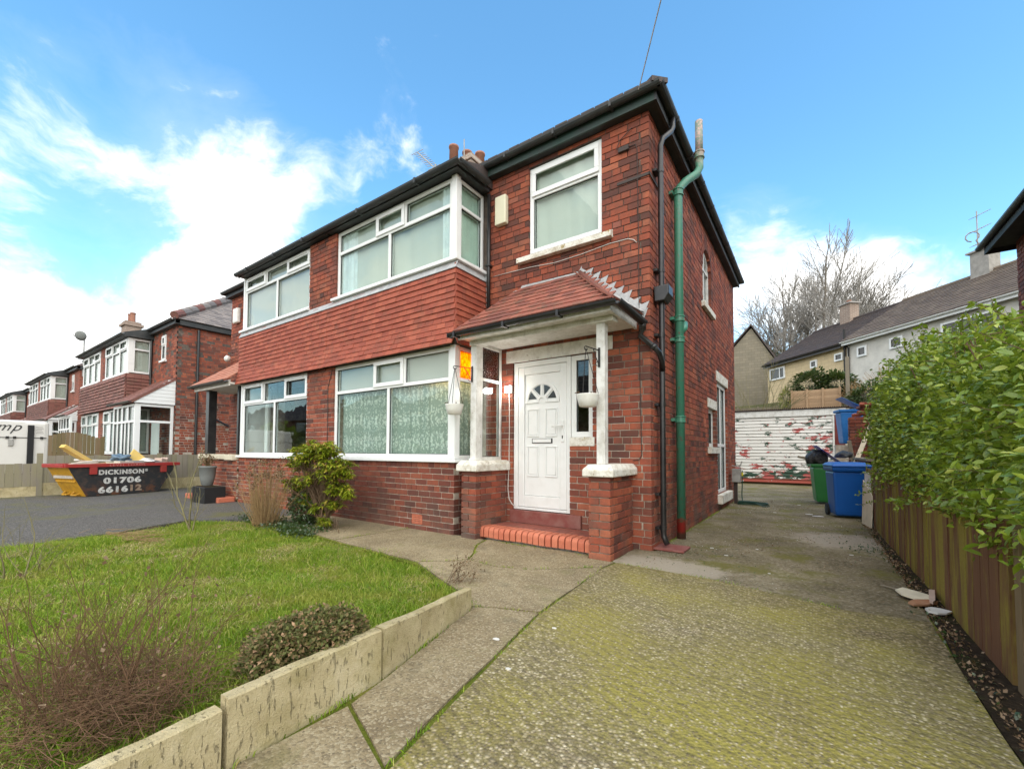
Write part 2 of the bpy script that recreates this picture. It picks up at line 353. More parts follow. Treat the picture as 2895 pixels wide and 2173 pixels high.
def f(t):    # older smooth concrete, mossy and stained
    p = t.pos(); n = t.noise(1.1, 6, .66); c = t.ramp(n, [(.28, (.085, .070, .038)), (.45, (.165, .132, .075)), (.6, (.26, .215, .135)), (.75, (.42, .36, .255))])
    c = t.mix(t.maprange(t.noise(34, 5, .75), .48, .72, 0, .8), c, (.42, .37, .28)); c = t.mix(t.maprange(t.noise(44, 5, .75), .52, .66, 0, .75), c, (.045, .04, .026)); c = t.mix(t.maprange(t.noise(9, 6, .75), .54, .64, 0, .6), c, (.07, .06, .03))
    moss = t.maprange(t.noise(1.7, 6, .68, t.vmath('ADD', p, (9, 4, 0))), .50, .62, 0, .85); c = t.mix(moss, c, t.mix(t.noise(90, 3, .7), (.085, .085, .015), (.22, .195, .05)))
    px, py, _ = t.xyz(p)
    for cx, cy, rx, ry in ((1.86, 2.05, .55, .62), (.32, -.58, .62, .34)):
        q = t.vmath('LENGTH', t.comb(t.math('MULTIPLY', t.math('SUBTRACT', px, cx), 1/rx), t.math('MULTIPLY', t.math('SUBTRACT', py, cy), 1/ry), 0), out=1)
        k = t.maprange(t.math('ADD', q, t.math('MULTIPLY', t.math('SUBTRACT', t.noise(6, 4, .7), .5), 1.4)), .75, 1.15, .85, 0); c = t.mix(k, c, t.mix(t.noise(45, 4, .7), (.30, .25, .19), (.50, .44, .35)))
    return dict(c=c, r=.95, s=.2, n=t.bump(t.math('ADD', t.noise(70, 5, .7), t.math('MULTIPLY', t.noise(5, 3), .6)), 1.0, .02))
mat('old_concrete', f)
def f(t):    # front path concrete
    p = t.pos(); n = t.noise(1.6, 6, .66); c = t.ramp(n, [(.3, (.165, .125, .072)), (.5, (.245, .192, .112)), (.66, (.32, .262, .16)), (.8, (.40, .34, .22))])
    d = t.voro(95); g = t.xyz(t.voro(95, out='Color'))[1]; c = t.mix(t.maprange(g, .62, 1, 0, .65), c, (.42, .365, .25)); c = t.mix(t.maprange(g, .30, 0, 0, .5), c, (.085, .07, .052))
    c = t.mix(t.maprange(t.noise(3.1, 6, .72), .55, .72, 0, .7), c, (.10, .088, .06)); c = t.mix(t.maprange(t.noise(2.3, 5, .7, t.vmath('ADD', p, (5, 1, 0))), .56, .70, 0, .6), c, (.19, .17, .075))
    return dict(c=c, r=.93, s=.2, n=t.bump(t.math('ADD', t.noise(90, 5, .7), t.math('MULTIPLY', d, -.6)), .6, .010))
mat('path_concrete', f)
def f(t):
    g = t.xyz(t.voro(85, out='Color'))[0]; c = t.ramp(g, [(0, (.05, .046, .042)), (.6, (.095, .088, .080)), (1, (.20, .185, .165))]); c = t.mix(t.maprange(t.noise(.5, 5, .6), .45, .7, 0, .55), c, (.125, .12, .112))
    x, y, z = t.xyz(t.pos()); ms = t.math('MULTIPLY', t.maprange(t.noise(1.6, 5, .7), .47, .62), t.maprange(t.noise(.33, 3, .6), .44, .6)); c = t.mix(t.math('MULTIPLY', ms, .7), c, (.13, .125, .03))
    return dict(c=c, r=.9, s=.3, n=t.bump(t.voro(85), .7, .012))
mat('tarmac', f)
def f(t):
    c = t.ramp(t.noise(14, 6, .7), [(.3, (.022, .016, .011)), (.55, (.050, .036, .024)), (.75, (.10, .075, .05))]); c = t.mix(t.maprange(t.noise(4, 5, .7), .5, .65, 0, .75), c, (.042, .055, .014))
    return dict(c=c, r=.98, s=.1, n=t.bump(t.noise(40, 5, .7), 1, .03))
mat('soil', f)
def f(t):
    c = t.ramp(t.noise(2.2, 6, .7), [(.3, (.06, .085, .012)), (.5, (.13, .155, .022)), (.7, (.26, .235, .06))]); return dict(c=c, r=.95, s=.1, n=t.bump(t.noise(60, 4, .7), 1, .02))
mat('turf', f)
def f(t):
    c = t.ramp(t.noise(.25, 6, .7), [(.3, (.035, .042, .014)), (.5, (.07, .07, .028)), (.7, (.13, .105, .055))]); return dict(c=c, r=.97, s=.1, n=t.bump(t.noise(3, 5, .7), 1, .1))
mat('rough_ground', f)
def leaf(stops, rough=.42, trans=.35, patch=None, spec=.5):
    def f(t):
        c = t.ramp(t.rand(), stops)
        if patch: c = t.mix(t.maprange(t.noise(patch[0], 4, .6), patch[1], patch[2], 0, patch[3]), c, patch[4])
        b = t.node('ShaderNodeBsdfPrincipled'); t.set(b.inputs['Base Color'], c); b.inputs['Roughness'].default_value = rough; b.inputs['Specular IOR Level'].default_value = spec
        tl = t.node('ShaderNodeBsdfTranslucent'); t.set(tl.inputs[0], t.mix(.35, c, (.30, .36, .02)))
        mx = t.node('ShaderNodeMixShader'); mx.inputs[0].default_value = trans; t.l.new(b.outputs[0], mx.inputs[1]); t.l.new(tl.outputs[0], mx.inputs[2]); return mx.outputs[0]
    return f
mat('grass_blade', leaf([(0, (.075, .16, .010)), (.35, (.15, .27, .014)), (.7, (.25, .37, .025)), (.9, (.37, .42, .06)), (1, (.55, .46, .19))], .55, .4, (2.4, .48, .66, .55, (.40, .37, .08)), .3))
mat('straw_blade', leaf([(0, (.30, .23, .09)), (.6, (.46, .37, .17)), (1, (.62, .53, .30))], .8, .25, None, .2))
mat('hedge_leaf', leaf([(0, (.08, .15, .025)), (.4, (.15, .25, .030)), (.7, (.26, .36, .036)), (.9, (.40, .48, .06)), (1, (.52, .55, .13))], .34, .32, (1.1, .42, .62, .6, (.27, .36, .022)), .6))
mat('pieris_leaf', leaf([(0, (.10, .165, .012)), (.4, (.23, .30, .02)), (.75, (.40, .43, .035)), (1, (.42, .30, .06))], .4, .35))
mat('dark_leaf', leaf([(0, (.016, .040, .012)), (.6, (.035, .075, .018)), (1, (.085, .12, .045))], .3, .2, None, .7))
mat('box_leaf', leaf([(0, (.07, .072, .025)), (.4, (.125, .145, .042)), (.72, (.18, .145, .06)), (.9, (.30, .19, .10)), (1, (.44, .28, .17))], .7, .2, None, .25))
mat('conifer_leaf', leaf([(0, (.020, .042, .014)), (.6, (.045, .080, .022)), (1, (.09, .125, .04))], .6, .2))
mat('dead_leaf', leaf([(0, (.09, .05, .025)), (.6, (.19, .11, .06)), (1, (.36, .26, .17))], .8, .2))
mat('straw', plain((.36, .245, .12), .8, .2, .2, .7, 20, (.18, .10, .05)))
mat('twig', plain((.105, .062, .038), .85, .2, .2, .7, 15, (.20, .145, .09))); mat('red_twig', plain((.17, .098, .055), .85, .2, .2, .6, 15, (.08, .05, .03)))
mat('bark', plain((.20, .175, .145), .9, .2, .3, .6, 6, (.085, .072, .06))); mat('grey_twig', plain((.31, .29, .265), .9, .2, 0, .4, 3, (.19, .175, .155)))
mat('moss_twig', plain((.20, .18, .09), .9, .2, .2, .6, 12, (.10, .085, .05)))
def wood(a, b, algae=None, amt=.8):
    def f(t):
        p = t.scale(t.pos(), (1, 1, .07)); c = t.mix(t.noise(26, 5, .7, p), a, b); r = t.rand(); c = t.mix(t.math('MULTIPLY', r, .35), c, tuple(x*.45 for x in a))
        if algae:
            z = t.xyz(t.pos())[2]; k = t.math('ADD', t.noise(7, 5, .7, t.scale(t.pos(), (1, 1, .14))), t.math('MULTIPLY', t.math('SUBTRACT', r, .5), .22)); c = t.mix(t.maprange(k, .42, .57, 0, amt), c, t.mix(t.noise(40, 3), algae, tuple(x*1.6 for x in algae)))
        return dict(c=c, r=.85, s=.25, n=t.bump(t.noise(60, 5, .7, p), .5, .006))
    return f
mat('fence_brown', wood((.105, .046, .026), (.19, .098, .05), (.20, .17, .025), .75)); mat('fence_grey', wood((.21, .185, .145), (.33, .29, .235), (.20, .185, .10), .5))
mat('fence_tan', wood((.36, .235, .135), (.47, .32, .20))); mat('fence_olive', wood((.145, .105, .06), (.235, .17, .10), (.10, .085, .035), .6))
mat('pale_timber', wood((.50, .43, .31), (.62, .55, .42))); mat('old_timber', wood((.17, .145, .105), (.28, .24, .18)))
def f(t):    # precast edging, pitted and streaked
    p = t.pos(); n = t.noise(2.2, 6, .7); c = t.ramp(n, [(.28, (.31, .25, .135)), (.5, (.48, .405, .24)), (.72, (.62, .545, .37))])
    st = t.noise(62, 4, .6, t.scale(p, (1, 1, .25))); pit = t.maprange(t.math('ADD', st, t.math('MULTIPLY', t.math('SUBTRACT', t.noise(2.5, 4, .6), .5), .18)), .60, .67); c = t.mix(t.math('MULTIPLY', pit, .5), c, (.13, .115, .07))
    al = t.maprange(t.noise(3.3, 5, .7, t.vmath('ADD', p, (2, 7, 1))), .5, .68, 0, .55); c = t.mix(al, c, (.25, .215, .075))
    return dict(c=c, r=.93, s=.2, n=t.bump(t.math('SUBTRACT', t.noise(110, 4, .7), t.math('MULTIPLY', pit, 1.3)), .8, .010))
mat('edging_concrete', f)
def f(t):    # three coats of paint flaking off the garage door
    p = t.pos(); q = t.scale(p, (1, 1, 2.1)); x, y, z = t.xyz(p); n = t.noise(2.9, 7, .72, q)
    low = t.maprange(z, .75, .25, 0, .16); rt = t.maprange(x, .2, 2.2, -.02, .05)
    k = t.math('ADD', t.math('ADD', n, low), rt); c = t.mix(t.maprange(t.noise(3, 4), .4, .7, 0, .35), (.72, .70, .66), (.55, .52, .46))
    under = t.mix(t.maprange(t.noise(2.1, 4, .6, t.vmath('ADD', q, (7, 0, 3))), .515, .535), (.022, .062, .036), (.42, .085, .075))
    under = t.mix(t.maprange(z, .24, .16), under, (.36, .07, .045))
    return dict(c=t.mix(t.maprange(k, .552, .567), c, under), r=.6, n=t.bump(t.maprange(k, .567, .552), .5, .006))
mat('peeling_paint', f)
mat('oxide_red', plain((.155, .028, .024), .6, .3, .2, .5)); mat('white_board', plain((.74, .735, .70), .6, .3, 0, .35, 9, (.55, .53, .48)))
mat('bin_blue', plain((.006, .098, .40), .42, .45, .15, .25, 5, (.01, .06, .25))); mat('bin_navy', plain((.02, .045, .52), .4, .45, .1, .2)); mat('bin_green', plain((.022, .155, .038), .42, .45, .15, .25, 5))
mat('rubber', plain((.02, .02, .021), .75, .3)); mat('bin_bag', lambda t: dict(c=(.014, .014, .015), r=.28, s=.6, n=t.bump(t.noise(24, 4, .6, dist=1.2), 1, .05)))
def f(t):
    c = t.mix(t.maprange(t.noise(7, 6, .72), .5, .66, 0, .8), (.022, .023, .025), (.075, .05, .038)); x, y, z = t.xyz(t.pos()); c = t.mix(t.math('MULTIPLY', t.maprange(t.noise(4, 5, .7), .50, .6), t.maprange(z, .35, .1)), c, (.12, .05, .025)); return dict(c=c, r=.55, n=t.bump(t.noise(50, 4), .3, .005))
mat('skip_black', f)
mat('skip_yellow', plain((.62, .33, .022), .5, .4, .2, .6, 7, (.30, .15, .03))); mat('skip_red', plain((.36, .032, .03), .5, .4, .2, .55, 8, (.22, .06, .04))); mat('letter_white', plain((.70, .70, .67), .7, .2, 0, .7, 16, (.10, .10, .10)))
mat('letter_faded', plain((.34, .25, .18), .7, .2, 0, .6, 16, (.08, .06, .05))); mat('letter_pink', plain((.55, .22, .20), .7)); mat('letter_black', plain((.02, .02, .022), .5))
mat('foam_yellow', plain((.66, .46, .13), .8, .2, .3, .5, 9, (.52, .40, .22))); mat('plaster', plain((.58, .53, .46), .9, .1, .4, .5, 7)); mat('rubble_grey', plain((.36, .34, .32), .9, .2, .4)); mat('bag_blue', plain((.10, .16, .22), .4, .5, .4, .5, 12))
mat('trailer_white', plain((.66, .645, .61), .4, .4, 0, .25, 2, (.5, .48, .44))); mat('render_white', plain((.66, .63, .57), .9, .1, .4, .35, 2)); 
def stone(a, b, m, w, h):
    def f(t):
        x, y, z = t.xyz(t.obj()); v = t.comb(x, z, 0); k = t.node('ShaderNodeTexBrick'); t.set(k.inputs['Vector'], v); k.inputs['Scale'].default_value = 1; k.inputs['Brick Width'].default_value = w; k.inputs['Row Height'].default_value = h; k.inputs['Mortar Size'].default_value = .012
        for nm, c in (('Color1', a), ('Color2', b), ('Mortar', m)): k.inputs[nm].default_value = (*c, 1)
        return dict(c=t.mix(t.maprange(t.noise(1, 5, .6), .4, .7, 0, .35), k.outputs[0], tuple(q*.5 for q in a)), r=.95, n=t.bump(t.math('SUBTRACT', t.noise(20, 4), k.outputs[1]), .4, .02))
    return f
mat('cream_block', stone((.68, .53, .32), (.63, .49, .29), (.52, .40, .25), .5, .24)); mat('grey_block', stone((.26, .225, .165), (.21, .185, .14), (.17, .15, .11), .42, .21))
mat('chimney_brick', stone((.27, .19, .15), (.33, .24, .19), (.42, .36, .30), .23, .085)); mat('chimney_render', plain((.36, .34, .31), .95, .1, .4, .5, 4))
mat('corrugated', plain((.075, .052, .045), .9, .2, .3, .5)); mat('planter_black', plain((.016, .017, .018), .5, .4)); mat('urn_grey', plain((.19, .20, .19), .8, .3, .3)); mat('tarp_blue', plain((.012, .12, .36), .45, .4, .3, .4, 6, (.05, .22, .5)))
mat('hose_green', plain((.012, .05, .03), .4, .5)); mat('yellow_plastic', plain((.6, .5, .03), .5)); mat('litter_white', plain((.66, .64, .60), .8, .2, .3, .4)); mat('board_brown', plain((.33, .155, .08), .85, .2, .3, .5, 12, (.5, .36, .25)))
mat('pink_board', plain((.50, .37, .30), .85)); mat('cream_board', plain((.66, .60, .46), .8, .2, .2, .3))
# ---------------------------------------------------------------- brick laying
COURSE, BL, BJ, BD = .085, .235, .0115, .10
def project(p):
    d = Vector(p)-CAM; z = d.dot(CF)
    return None if z < .05 else (1447.5+1208.36*d.dot(CR)/z, 1232.15-1208.36*d.dot(CU)/z, z)
def lay(plane, u0, u1, z0, z1, holes=(), q0=None, q1=None, seed=0):
    """courses of bricks on a plane; q0 / q1: parity of the courses whose end is given to the wall round the corner"""
    rr = random.Random(seed); out = []; k = 0; z = z0
    while z < z1-.02:
        zt = min(z+COURSE-BJ, z1); zm = (z+zt)/2; a = u0+(BD+BJ if q0 is not None and k % 2 == q0 else 0); b = u1-(BD+BJ if q1 is not None and k % 2 == q1 else 0)
        head = (k % 4 == 3); L = BL if not head else BL/2; off = (0, .5, .25, .25)[k % 4]*L
        spans = [(a, b)]
        for (ha, hb, hz0, hz1) in holes:
            if hz0 < zm < hz1:
                ns = []
                for s, e in spans:
                    if hb <= s or ha >= e: ns.append((s, e))
                    else:
                        if ha-s > .02: ns.append((s, ha))
                        if e-hb > .02: ns.append((hb, e))
                spans = ns
        for s, e in spans:
            i = math.floor((s-u0-off)/L); x = u0+off+i*L; row = []
            while x < e-.01:
                p, q = max(x, s), min(x+L-BJ, e)
                if q > p: row.append([p, q])
                x += L
            if len(row) > 1 and row[0][1]-row[0][0] < .045: row[1][0] = row[0][0]; row.pop(0)
            if len(row) > 1 and row[-1][1]-row[-1][0] < .045: row[-2][1] = row[-1][1]; row.pop()
            out += [(plane, p, q, z, zt, rr.uniform(-.0025, .0025)) for p, q in row if q-p > .02]
        z += COURSE; k += 1
    return out
def chamfer_brick(l, h, d, c=.004):
    mb = MB(); vs = []
    for sx in (-1, 1):
        for sy in (-1, 1):
            for sz in (-1, 1):
                vs += [(sx*(l/2), sy*(d/2-c), sz*(h/2-c)), (sx*(l/2-c), sy*(d/2), sz*(h/2-c)), (sx*(l/2-c), sy*(d/2-c), sz*(h/2))]
    import bmesh
    bm = bmesh.new()
    for v in vs: bm.verts.new(v)
    bmesh.ops.convex_hull(bm, input=bm.verts); bmesh.ops.dissolve_limit(bm, angle_limit=.02, verts=bm.verts, edges=bm.edges)
    me = bpy.data.meshes.new('brick'); bm.to_mesh(me); bm.free(); return me
BRICK_ME = {}
def build_bricks(bricks, parent, material, singles, rest_name='brick'):
    """the bricks that show largest become objects of their own, the others one joined part"""
    sc = []
    for i, (pl, a, b, z0, z1, dj) in enumerate(bricks):
        c = pl.p((a+b)/2, (z0+z1)/2); pr = project(c); v = CAM-c; w = 0
        if pr and -30 < pr[0] < 2925 and -30 < pr[1] < 2203 and v.dot(pl.n) > 0: w = (b-a)*(z1-z0)*v.normalized().dot(pl.n)/v.length_squared
        sc.append((w, i))
    sc.sort(reverse=True); one = {i for w, i in sc[:singles] if w > 0}
    rest = MB()
    for i, (pl, a, b, z0, z1, dj) in enumerate(bricks):
        if i in one:
            full = (b-a) > .17; L = BL-BJ if full else BL/2-BJ; key = (full, material)
            if key not in BRICK_ME: BRICK_ME[key] = chamfer_brick(L, COURSE-BJ, BD)
            o = link('brick', BRICK_ME[key], material, parent, pl.p((a+b)/2, (z0+z1)/2, dj-BD/2))
            o.rotation_euler = (0, rnd.uniform(-.006, .006), math.atan2(pl.u.y, pl.u.x)); o.scale = ((b-a)/L, 1, (z1-z0)/(COURSE-BJ))
        else: pl.bx(rest, a, b, z0, z1, dj-BD, dj)
    if rest.v: part(rest_name, rest, material, parent, kind='stuff')
def backing(mb, pl, u0, u1, z0, z1, holes, d0=-.25, d1=-.010, g=.006):
    us = sorted({u0, u1, *[min(max(x, u0), u1) for h in holes for x in (h[0]-g, h[1]+g)]}); zs = sorted({z0, z1, *[min(max(x, z0), z1) for h in holes for x in (h[2]-g, h[3]+g)]})
    for a, b in zip(us, us[1:]):
        run = None
        for c, d in zip(zs, zs[1:]):
            um, zm = (a+b)/2, (c+d)/2; solid = not any(h[0]-g < um < h[1]+g and h[2]-g < zm < h[3]+g for h in holes)
            if solid: run = (run[0], d) if run else (c, d)
            if not solid and run: pl.bx(mb, a, b, *run, d0, d1); run = None
        if run: pl.bx(mb, a, b, *run, d0, d1)

# ---------------------------------------------------------------- windows
def window(parent, pl, u0, u1, z0, z1, d=0, fr=.055, th=.06, trans=None, top=(), bot=(), sash=(), glassm='glass', name='window', framem='upvc', vent=()):
    """frame with transom / mullions, opening sashes proud of it, and panes. top / bot: mullion positions above / below the transom"""
    mb = MB(); B = lambda *a: pl.bx(mb, *a)
    B(u0, u1, z0, z0+fr, d-th, d); B(u0, u1, z1-fr, z1, d-th, d); B(u0, u0+fr, z0+fr, z1-fr, d-th, d); B(u1-fr, u1, z0+fr, z1-fr, d-th, d)
    hf = fr*.45; rows = []
    if trans: B(u0+fr, u1-fr, trans-hf, trans+hf, d-th, d-.001); rows = [(z0+fr, trans-hf, bot, 0), (trans+hf, z1-fr, top, 1)]
    else: rows = [(z0+fr, z1-fr, bot, 0)]
    cells = []
    for a, b, ms, r in rows:
        e = [u0+fr]
        for mu in ms: B(mu-hf, mu+hf, a, b, d-th, d-.002); e += [mu-hf, mu+hf]
        e.append(u1-fr)
        for i in range(0, len(e), 2): cells.append((r, i//2, e[i], e[i+1], a, b))
    w = part(name, mb, framem, parent, bevel=.004)
    for r, i, a, b, c, e in cells:
        if (r, i) in sash:
            s = MB(); k = .045; pl.bx(s, a-.02, b+.02, c-.02, c+k, d+.001, d+.022); pl.bx(s, a-.02, b+.02, e-k, e+.02, d+.001, d+.022); pl.bx(s, a-.02, a+k, c+k, e-k, d+.001, d+.022); pl.bx(s, b-k, b+.02, c+k, e-k, d+.001, d+.022)
            part('sash', s, framem, w, bevel=.005)
            if (r, i) in vent: q = MB(); pl.bx(q, a+.1*(b-a), b-.1*(b-a), e-.018, e+.006, d+.023, d+.04); part('trickle_vent', q, framem, w, bevel=.004)
        g = MB(); pl.bx(g, a-.004, b+.004, c-.004, e+.004, d-th*.62, d-th*.55); part('pane', g, glassm if not isinstance(glassm, dict) else glassm.get((r, i), 'glass'), w)
        s = MB()
        for q in ((a, b, c, c+.007), (a, b, e-.007, e), (a, a+.007, c+.007, e-.007), (b-.007, b, c+.007, e-.007)): pl.bx(s, *q, d-th*.53, d-th*.3)
        part('gasket', s, 'rubber', w)
    return w
def drape(name, pl, u0, u1, z0, z1, d, material, label, folds=9, amp=.02, cat='curtain', parent=None, seed=1):
    rr = random.Random(seed); nu = max(24, int((u1-u0)*60)); nz = 5; vs = []; fs = []; ph = [rr.uniform(0, 6) for _ in range(3)]
    for j in range(nz+1):
        for i in range(nu+1):
            s = i/nu; u = u0+(u1-u0)*s; w_ = s+.035*math.sin(s*9+ph[2])+.02*math.sin(s*23+ph[0]); a = amp*(math.sin(w_*folds*6.283+ph[0])+.6*math.sin(w_*folds*1.63*6.283+ph[1]+j*.2))
            vs.append(pl.p(u, z0+(z1-z0)*j/nz, d+a))
    for j in range(nz):
        for i in range(nu): k = j*(nu+1)+i; fs.append((k, k+1, k+nu+2, k+nu+1))
    mb = MB(); mb.add(vs, fs); o = part(name, mb, material, parent, smooth=True)
    if label: tag(o, label, cat)
    return o

# ---------------------------------------------------------------- the house
FRONT = Pl((0, 0, 0), (1, 0, 0), (0, -1, 0)); SIDE = Pl((0, 0, 0), (0, 1, 0), (1, 0, 0))
BYF = -.667; BAY = Pl((0, BYF, 0), (1, 0, 0), (0, -1, 0)); XB = -2.52; RET = Pl((XB, 0, 0), (0, 1, 0), (1, 0, 0))
PX = -5.64; XL = -9.15; XE = -11.42; XLB = XL; DEP = 6.8; EZ = 5.30
house = thing('semi_detached_house', (-3, 0, 0), 'brick semi-detached house with white front door and green soil pipe', 'house', 'semi-detached houses of the street')
left = thing('semi_detached_house', (-8.6, 0, 0), 'attached brick house left of the tile seam, with black porch post', 'house', 'semi-detached houses of the street')

# openings
up_win = (-1.73, -.61, 3.985, 5.235); door_op = (-2.0, -.745, .325, 2.44)
fh = [up_win, (-2.0, -.745, 1.225, 2.44), (-2.0, -1.075, .30, 1.30)]
sh = [(3.08, 3.86, 3.84, 4.66), (3.47, 4.17, 1.25, 1.98), (4.36, 5.58, .30, 2.60)]
arch = [(3.10+.10*i, 3.20+.10*i, 4.60, 4.60+.33*math.sqrt(max(.02, 1-((3.15+.10*i-3.47)/.40)**2))) for i in range(7)]
bricks = lay(FRONT, XB+.03, 0, -.02, EZ, fh, q1=1, seed=1) + lay(SIDE, 0, DEP, -.02, EZ, sh+arch, q0=0, seed=2)
low_bricks = lay(BAY, PX, XB, -.02, .995, (), q1=1, seed=3) + lay(RET, BYF, -.001, -.02, .995, (), q0=0, seed=4)
bricks += lay(BAY, PX, -5.47, .995, 2.66, (), seed=5) + lay(BAY, PX, -5.45, 3.76, 5.10, (), seed=6)
mb = MB(); backing(mb, FRONT, XB-.2, -.008, -.1, EZ, fh)
backing(mb, SIDE, .25, DEP-.008, -.1, EZ, sh+[(3.08, 3.86, 4.6, 4.93)])
backing(mb, BAY, PX+.001, XB-.008, -.1, .985, ()); RET.bx(mb, BYF+.26, -.001, -.1, .985, -.25, -.008)
backing(mb, BAY, PX+.001, -5.478, .985, 2.66, ()); backing(mb, BAY, PX+.001, -5.458, 3.70, 5.10, ())
mb.box(PX+.002, -.3, DEP-.26, DEP-.02, -.1, EZ); mb.box(PX+.002, PX+.12, .3, DEP-.3, -.1, EZ)
mb.box(PX+.13, -.27, .27, DEP-.28, 2.78, 2.92)                   # first floor
mb.box(PX+.13, -.27, BYF+.3, .26, 2.75, 2.90)
mb.box(PX+.13, -.27, .27, DEP-.28, 5.12, 5.24)                   # ceiling
wall = part('wall', mb, 'mortar', house)
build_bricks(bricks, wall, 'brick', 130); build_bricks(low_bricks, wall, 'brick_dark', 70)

def frontwindow(par, u0, u1, z0, z1, tr, tops, bots, sashes, vents=(), gm='glass'):
    return window(par, BAY, u0, u1, z0, z1, -.035, .062, .07, tr, tops, bots, sashes, gm, vent=vents)
frontwindow(house, -5.47, XB-.10, 1.045, 2.655, 2.185, (-4.36, -3.62), (-4.0,), ((1, 1),))
frontwindow(house, -5.45, XB-.10, 3.895, 5.105, 4.712, (-4.355, -3.645), (-4.02,), ((1, 1),))
window(house, RET, BYF+.10, -.012, 1.045, 2.655, -.035, .05, .07, 2.185, glassm={(1, 0): 'amber_glass'})
window(house, RET, BYF+.10, -.012, 3.895, 5.105, -.035, .05, .07, 4.712)
for z0, z1 in ((1.045, 2.66), (3.88, 5.12)):
    mb = MB(); mb.box(XB-.11, XB-.012, BYF+.012, BYF+.11, z0, z1); part('corner_post', mb, 'upvc', house, bevel=.006)
mb = MB(); mb.box(-5.50, XB+.055, BYF-.05, BYF+.10, .995, 1.042); mb.box(XB-.10, XB+.055, BYF+.101, -.012, .995, 1.042); part('sill', mb, 'upvc', house, bevel=.006)
mb = MB(); mb.box(-5.52, XB+.06, BYF-.06, BYF+.10, 3.845, 3.892); mb.box(XB-.10, XB+.06, BYF+.101, -.012, 3.845, 3.892); part('sill', mb, 'upvc', house, bevel=.006)
window(house, FRONT, -1.725, -.615, 3.99, 5.23, -.03, .06, .07, 4.80, (), (), ((1, 0),))
mb = MB(); mb.prism([(-1.89, .02, 3.86), (-1.89, -.085, 3.855), (-1.89, -.085, 3.925), (-1.89, .02, 3.975)], (1.43, 0, 0)); part('sill', mb, 'painted_stone', house, bevel=.006)
# side openings: arched stair window, pantry window, side door
mb = MB(); n = 12
outer = [SIDE.p(3.08, 3.85, -.05), SIDE.p(3.08, 4.58, -.05)]+[SIDE.p(3.47-.39*math.cos(math.pi*i/n), 4.58+.34*math.sin(math.pi*i/n), -.05) for i in range(1, n)]+[SIDE.p(3.86, 4.58, -.05), SIDE.p(3.86, 3.85, -.05)]
inner = [SIDE.p(3.15, 3.92, -.05), SIDE.p(3.15, 4.58, -.05)]+[SIDE.p(3.47-.32*math.cos(math.pi*i/n), 4.58+.27*math.sin(math.pi*i/n), -.05) for i in range(1, n)]+[SIDE.p(3.79, 4.58, -.05), SIDE.p(3.79, 3.92, -.05)]
k = len(outer); back = Vector((-.06, 0, 0))
mb.add(outer+inner+[p+back for p in outer]+[p+back for p in inner], [(i, (i+1) % k, k+(i+1) % k, k+i) for i in range(k)]+[(k+i, k+(i+1) % k, 3*k+(i+1) % k, 3*k+i) for i in range(k)]+[(i, 2*k+i, 2*k+(i+1) % k, (i+1) % k) for i in range(k)])
SIDE.bx(mb, 3.15, 3.79, 4.53, 4.57, -.09, -.045); SIDE.bx(mb, 3.45, 3.49, 3.92, 4.85, -.09, -.052)
aw = part('window', mb, 'old_white_paint', house, label='narrow arched window on the side wall')
g = MB(); g.prism([p+back*.6 for p in inner], (-.006, 0, 0)); part('pane', g, 'patterned_glass', aw)
for i in range(13):
    a = math.pi*i/12; c = SIDE.p(3.47-.47*math.cos(a), 4.58+.42*math.sin(a), -.035); r = Vector((0, -math.cos(a), math.sin(a))); tt = Vector((0, math.sin(a), math.cos(a)))
    b = MB(); b.obox(c, r*.085, tt*.046, Vector((.043, 0, 0))); part('arch_brick', b, 'brick_dark', aw)
def sill_side(u0, u1, z0, z1, m='painted_stone', out=.06):
    b = MB(); SIDE.bx(b, u0, u1, z0, z1, -.1, out); part('sill', b, m, house, bevel=.006)
sill_side(2.96, 3.98, 3.735, 3.835); sill_side(3.36, 4.28, 1.13, 1.245)
b = MB(); SIDE.bx(b, 3.36, 4.28, 1.985, 2.16, -.12, .012); part('lintel', b, 'painted_stone', house, bevel=.005)
b = MB(); SIDE.bx(b, 4.26, 5.68, 2.60, 2.80, -.12, .012); part('lintel', b, 'painted_stone', house, bevel=.005)
window(house, SIDE, 3.475, 4.165, 1.255, 1.975, -.055, .07, .06, framem='old_white_paint', glassm='patterned_glass')
window(house, SIDE, 4.37, 5.57, .31, 2.59, -.04, .07, .07, 1.30, (4.97,), (4.97,), name='side_door')
b = MB(); SIDE.bx(b, 4.30, 5.66, .12, .305, -.1, .09); part('threshold', b, 'painted_stone', house, bevel=.01)
# front door and sidelight
mb = MB(); F = FRONT
for q in ((-1.995, -1.925, .33, 2.435), (-1.135, -1.075, .33, 2.435)): F.bx(mb, *q, -.10, -.03)
F.bx(mb, -1.925, -1.135, 2.365, 2.435, -.10, -.03); F.bx(mb, -1.925, -1.135, .33, .365, -.10, -.03)
door = part('front_door', mb, 'upvc', house, bevel=.005)
d = MB(); u0, u1, z0, z1 = -1.92, -1.14, .37, 2.36
for q in ((u0, u0+.10, z0, z1), (u1-.10, u1, z0, z1), (u0+.10, u1-.10, z1-.11, z1), (u0+.10, u1-.10, z0, z0+.16)): F.bx(d, *q, -.085, -.036)
part('stile', d, 'upvc', door, bevel=.008)
lu0, lu1 = u0+.105, u1-.105; cu = (lu0+lu1)/2; zf = 1.86
d = MB(); F.bx(d, lu0, lu1, z0+.165, z1-.115, -.08, -.055); part('leaf', d, 'upvc', door)
def molding(mb, u0, u1, z0, z1, w=.018, dz=-.054, h=.014):
    for q in ((u0, u1, z0, z0+w), (u0, u1, z1-w, z1), (u0, u0+w, z0+w, z1-w), (u1-w, u1, z0+w, z1-w)): F.bx(mb, *q, dz, dz+h)
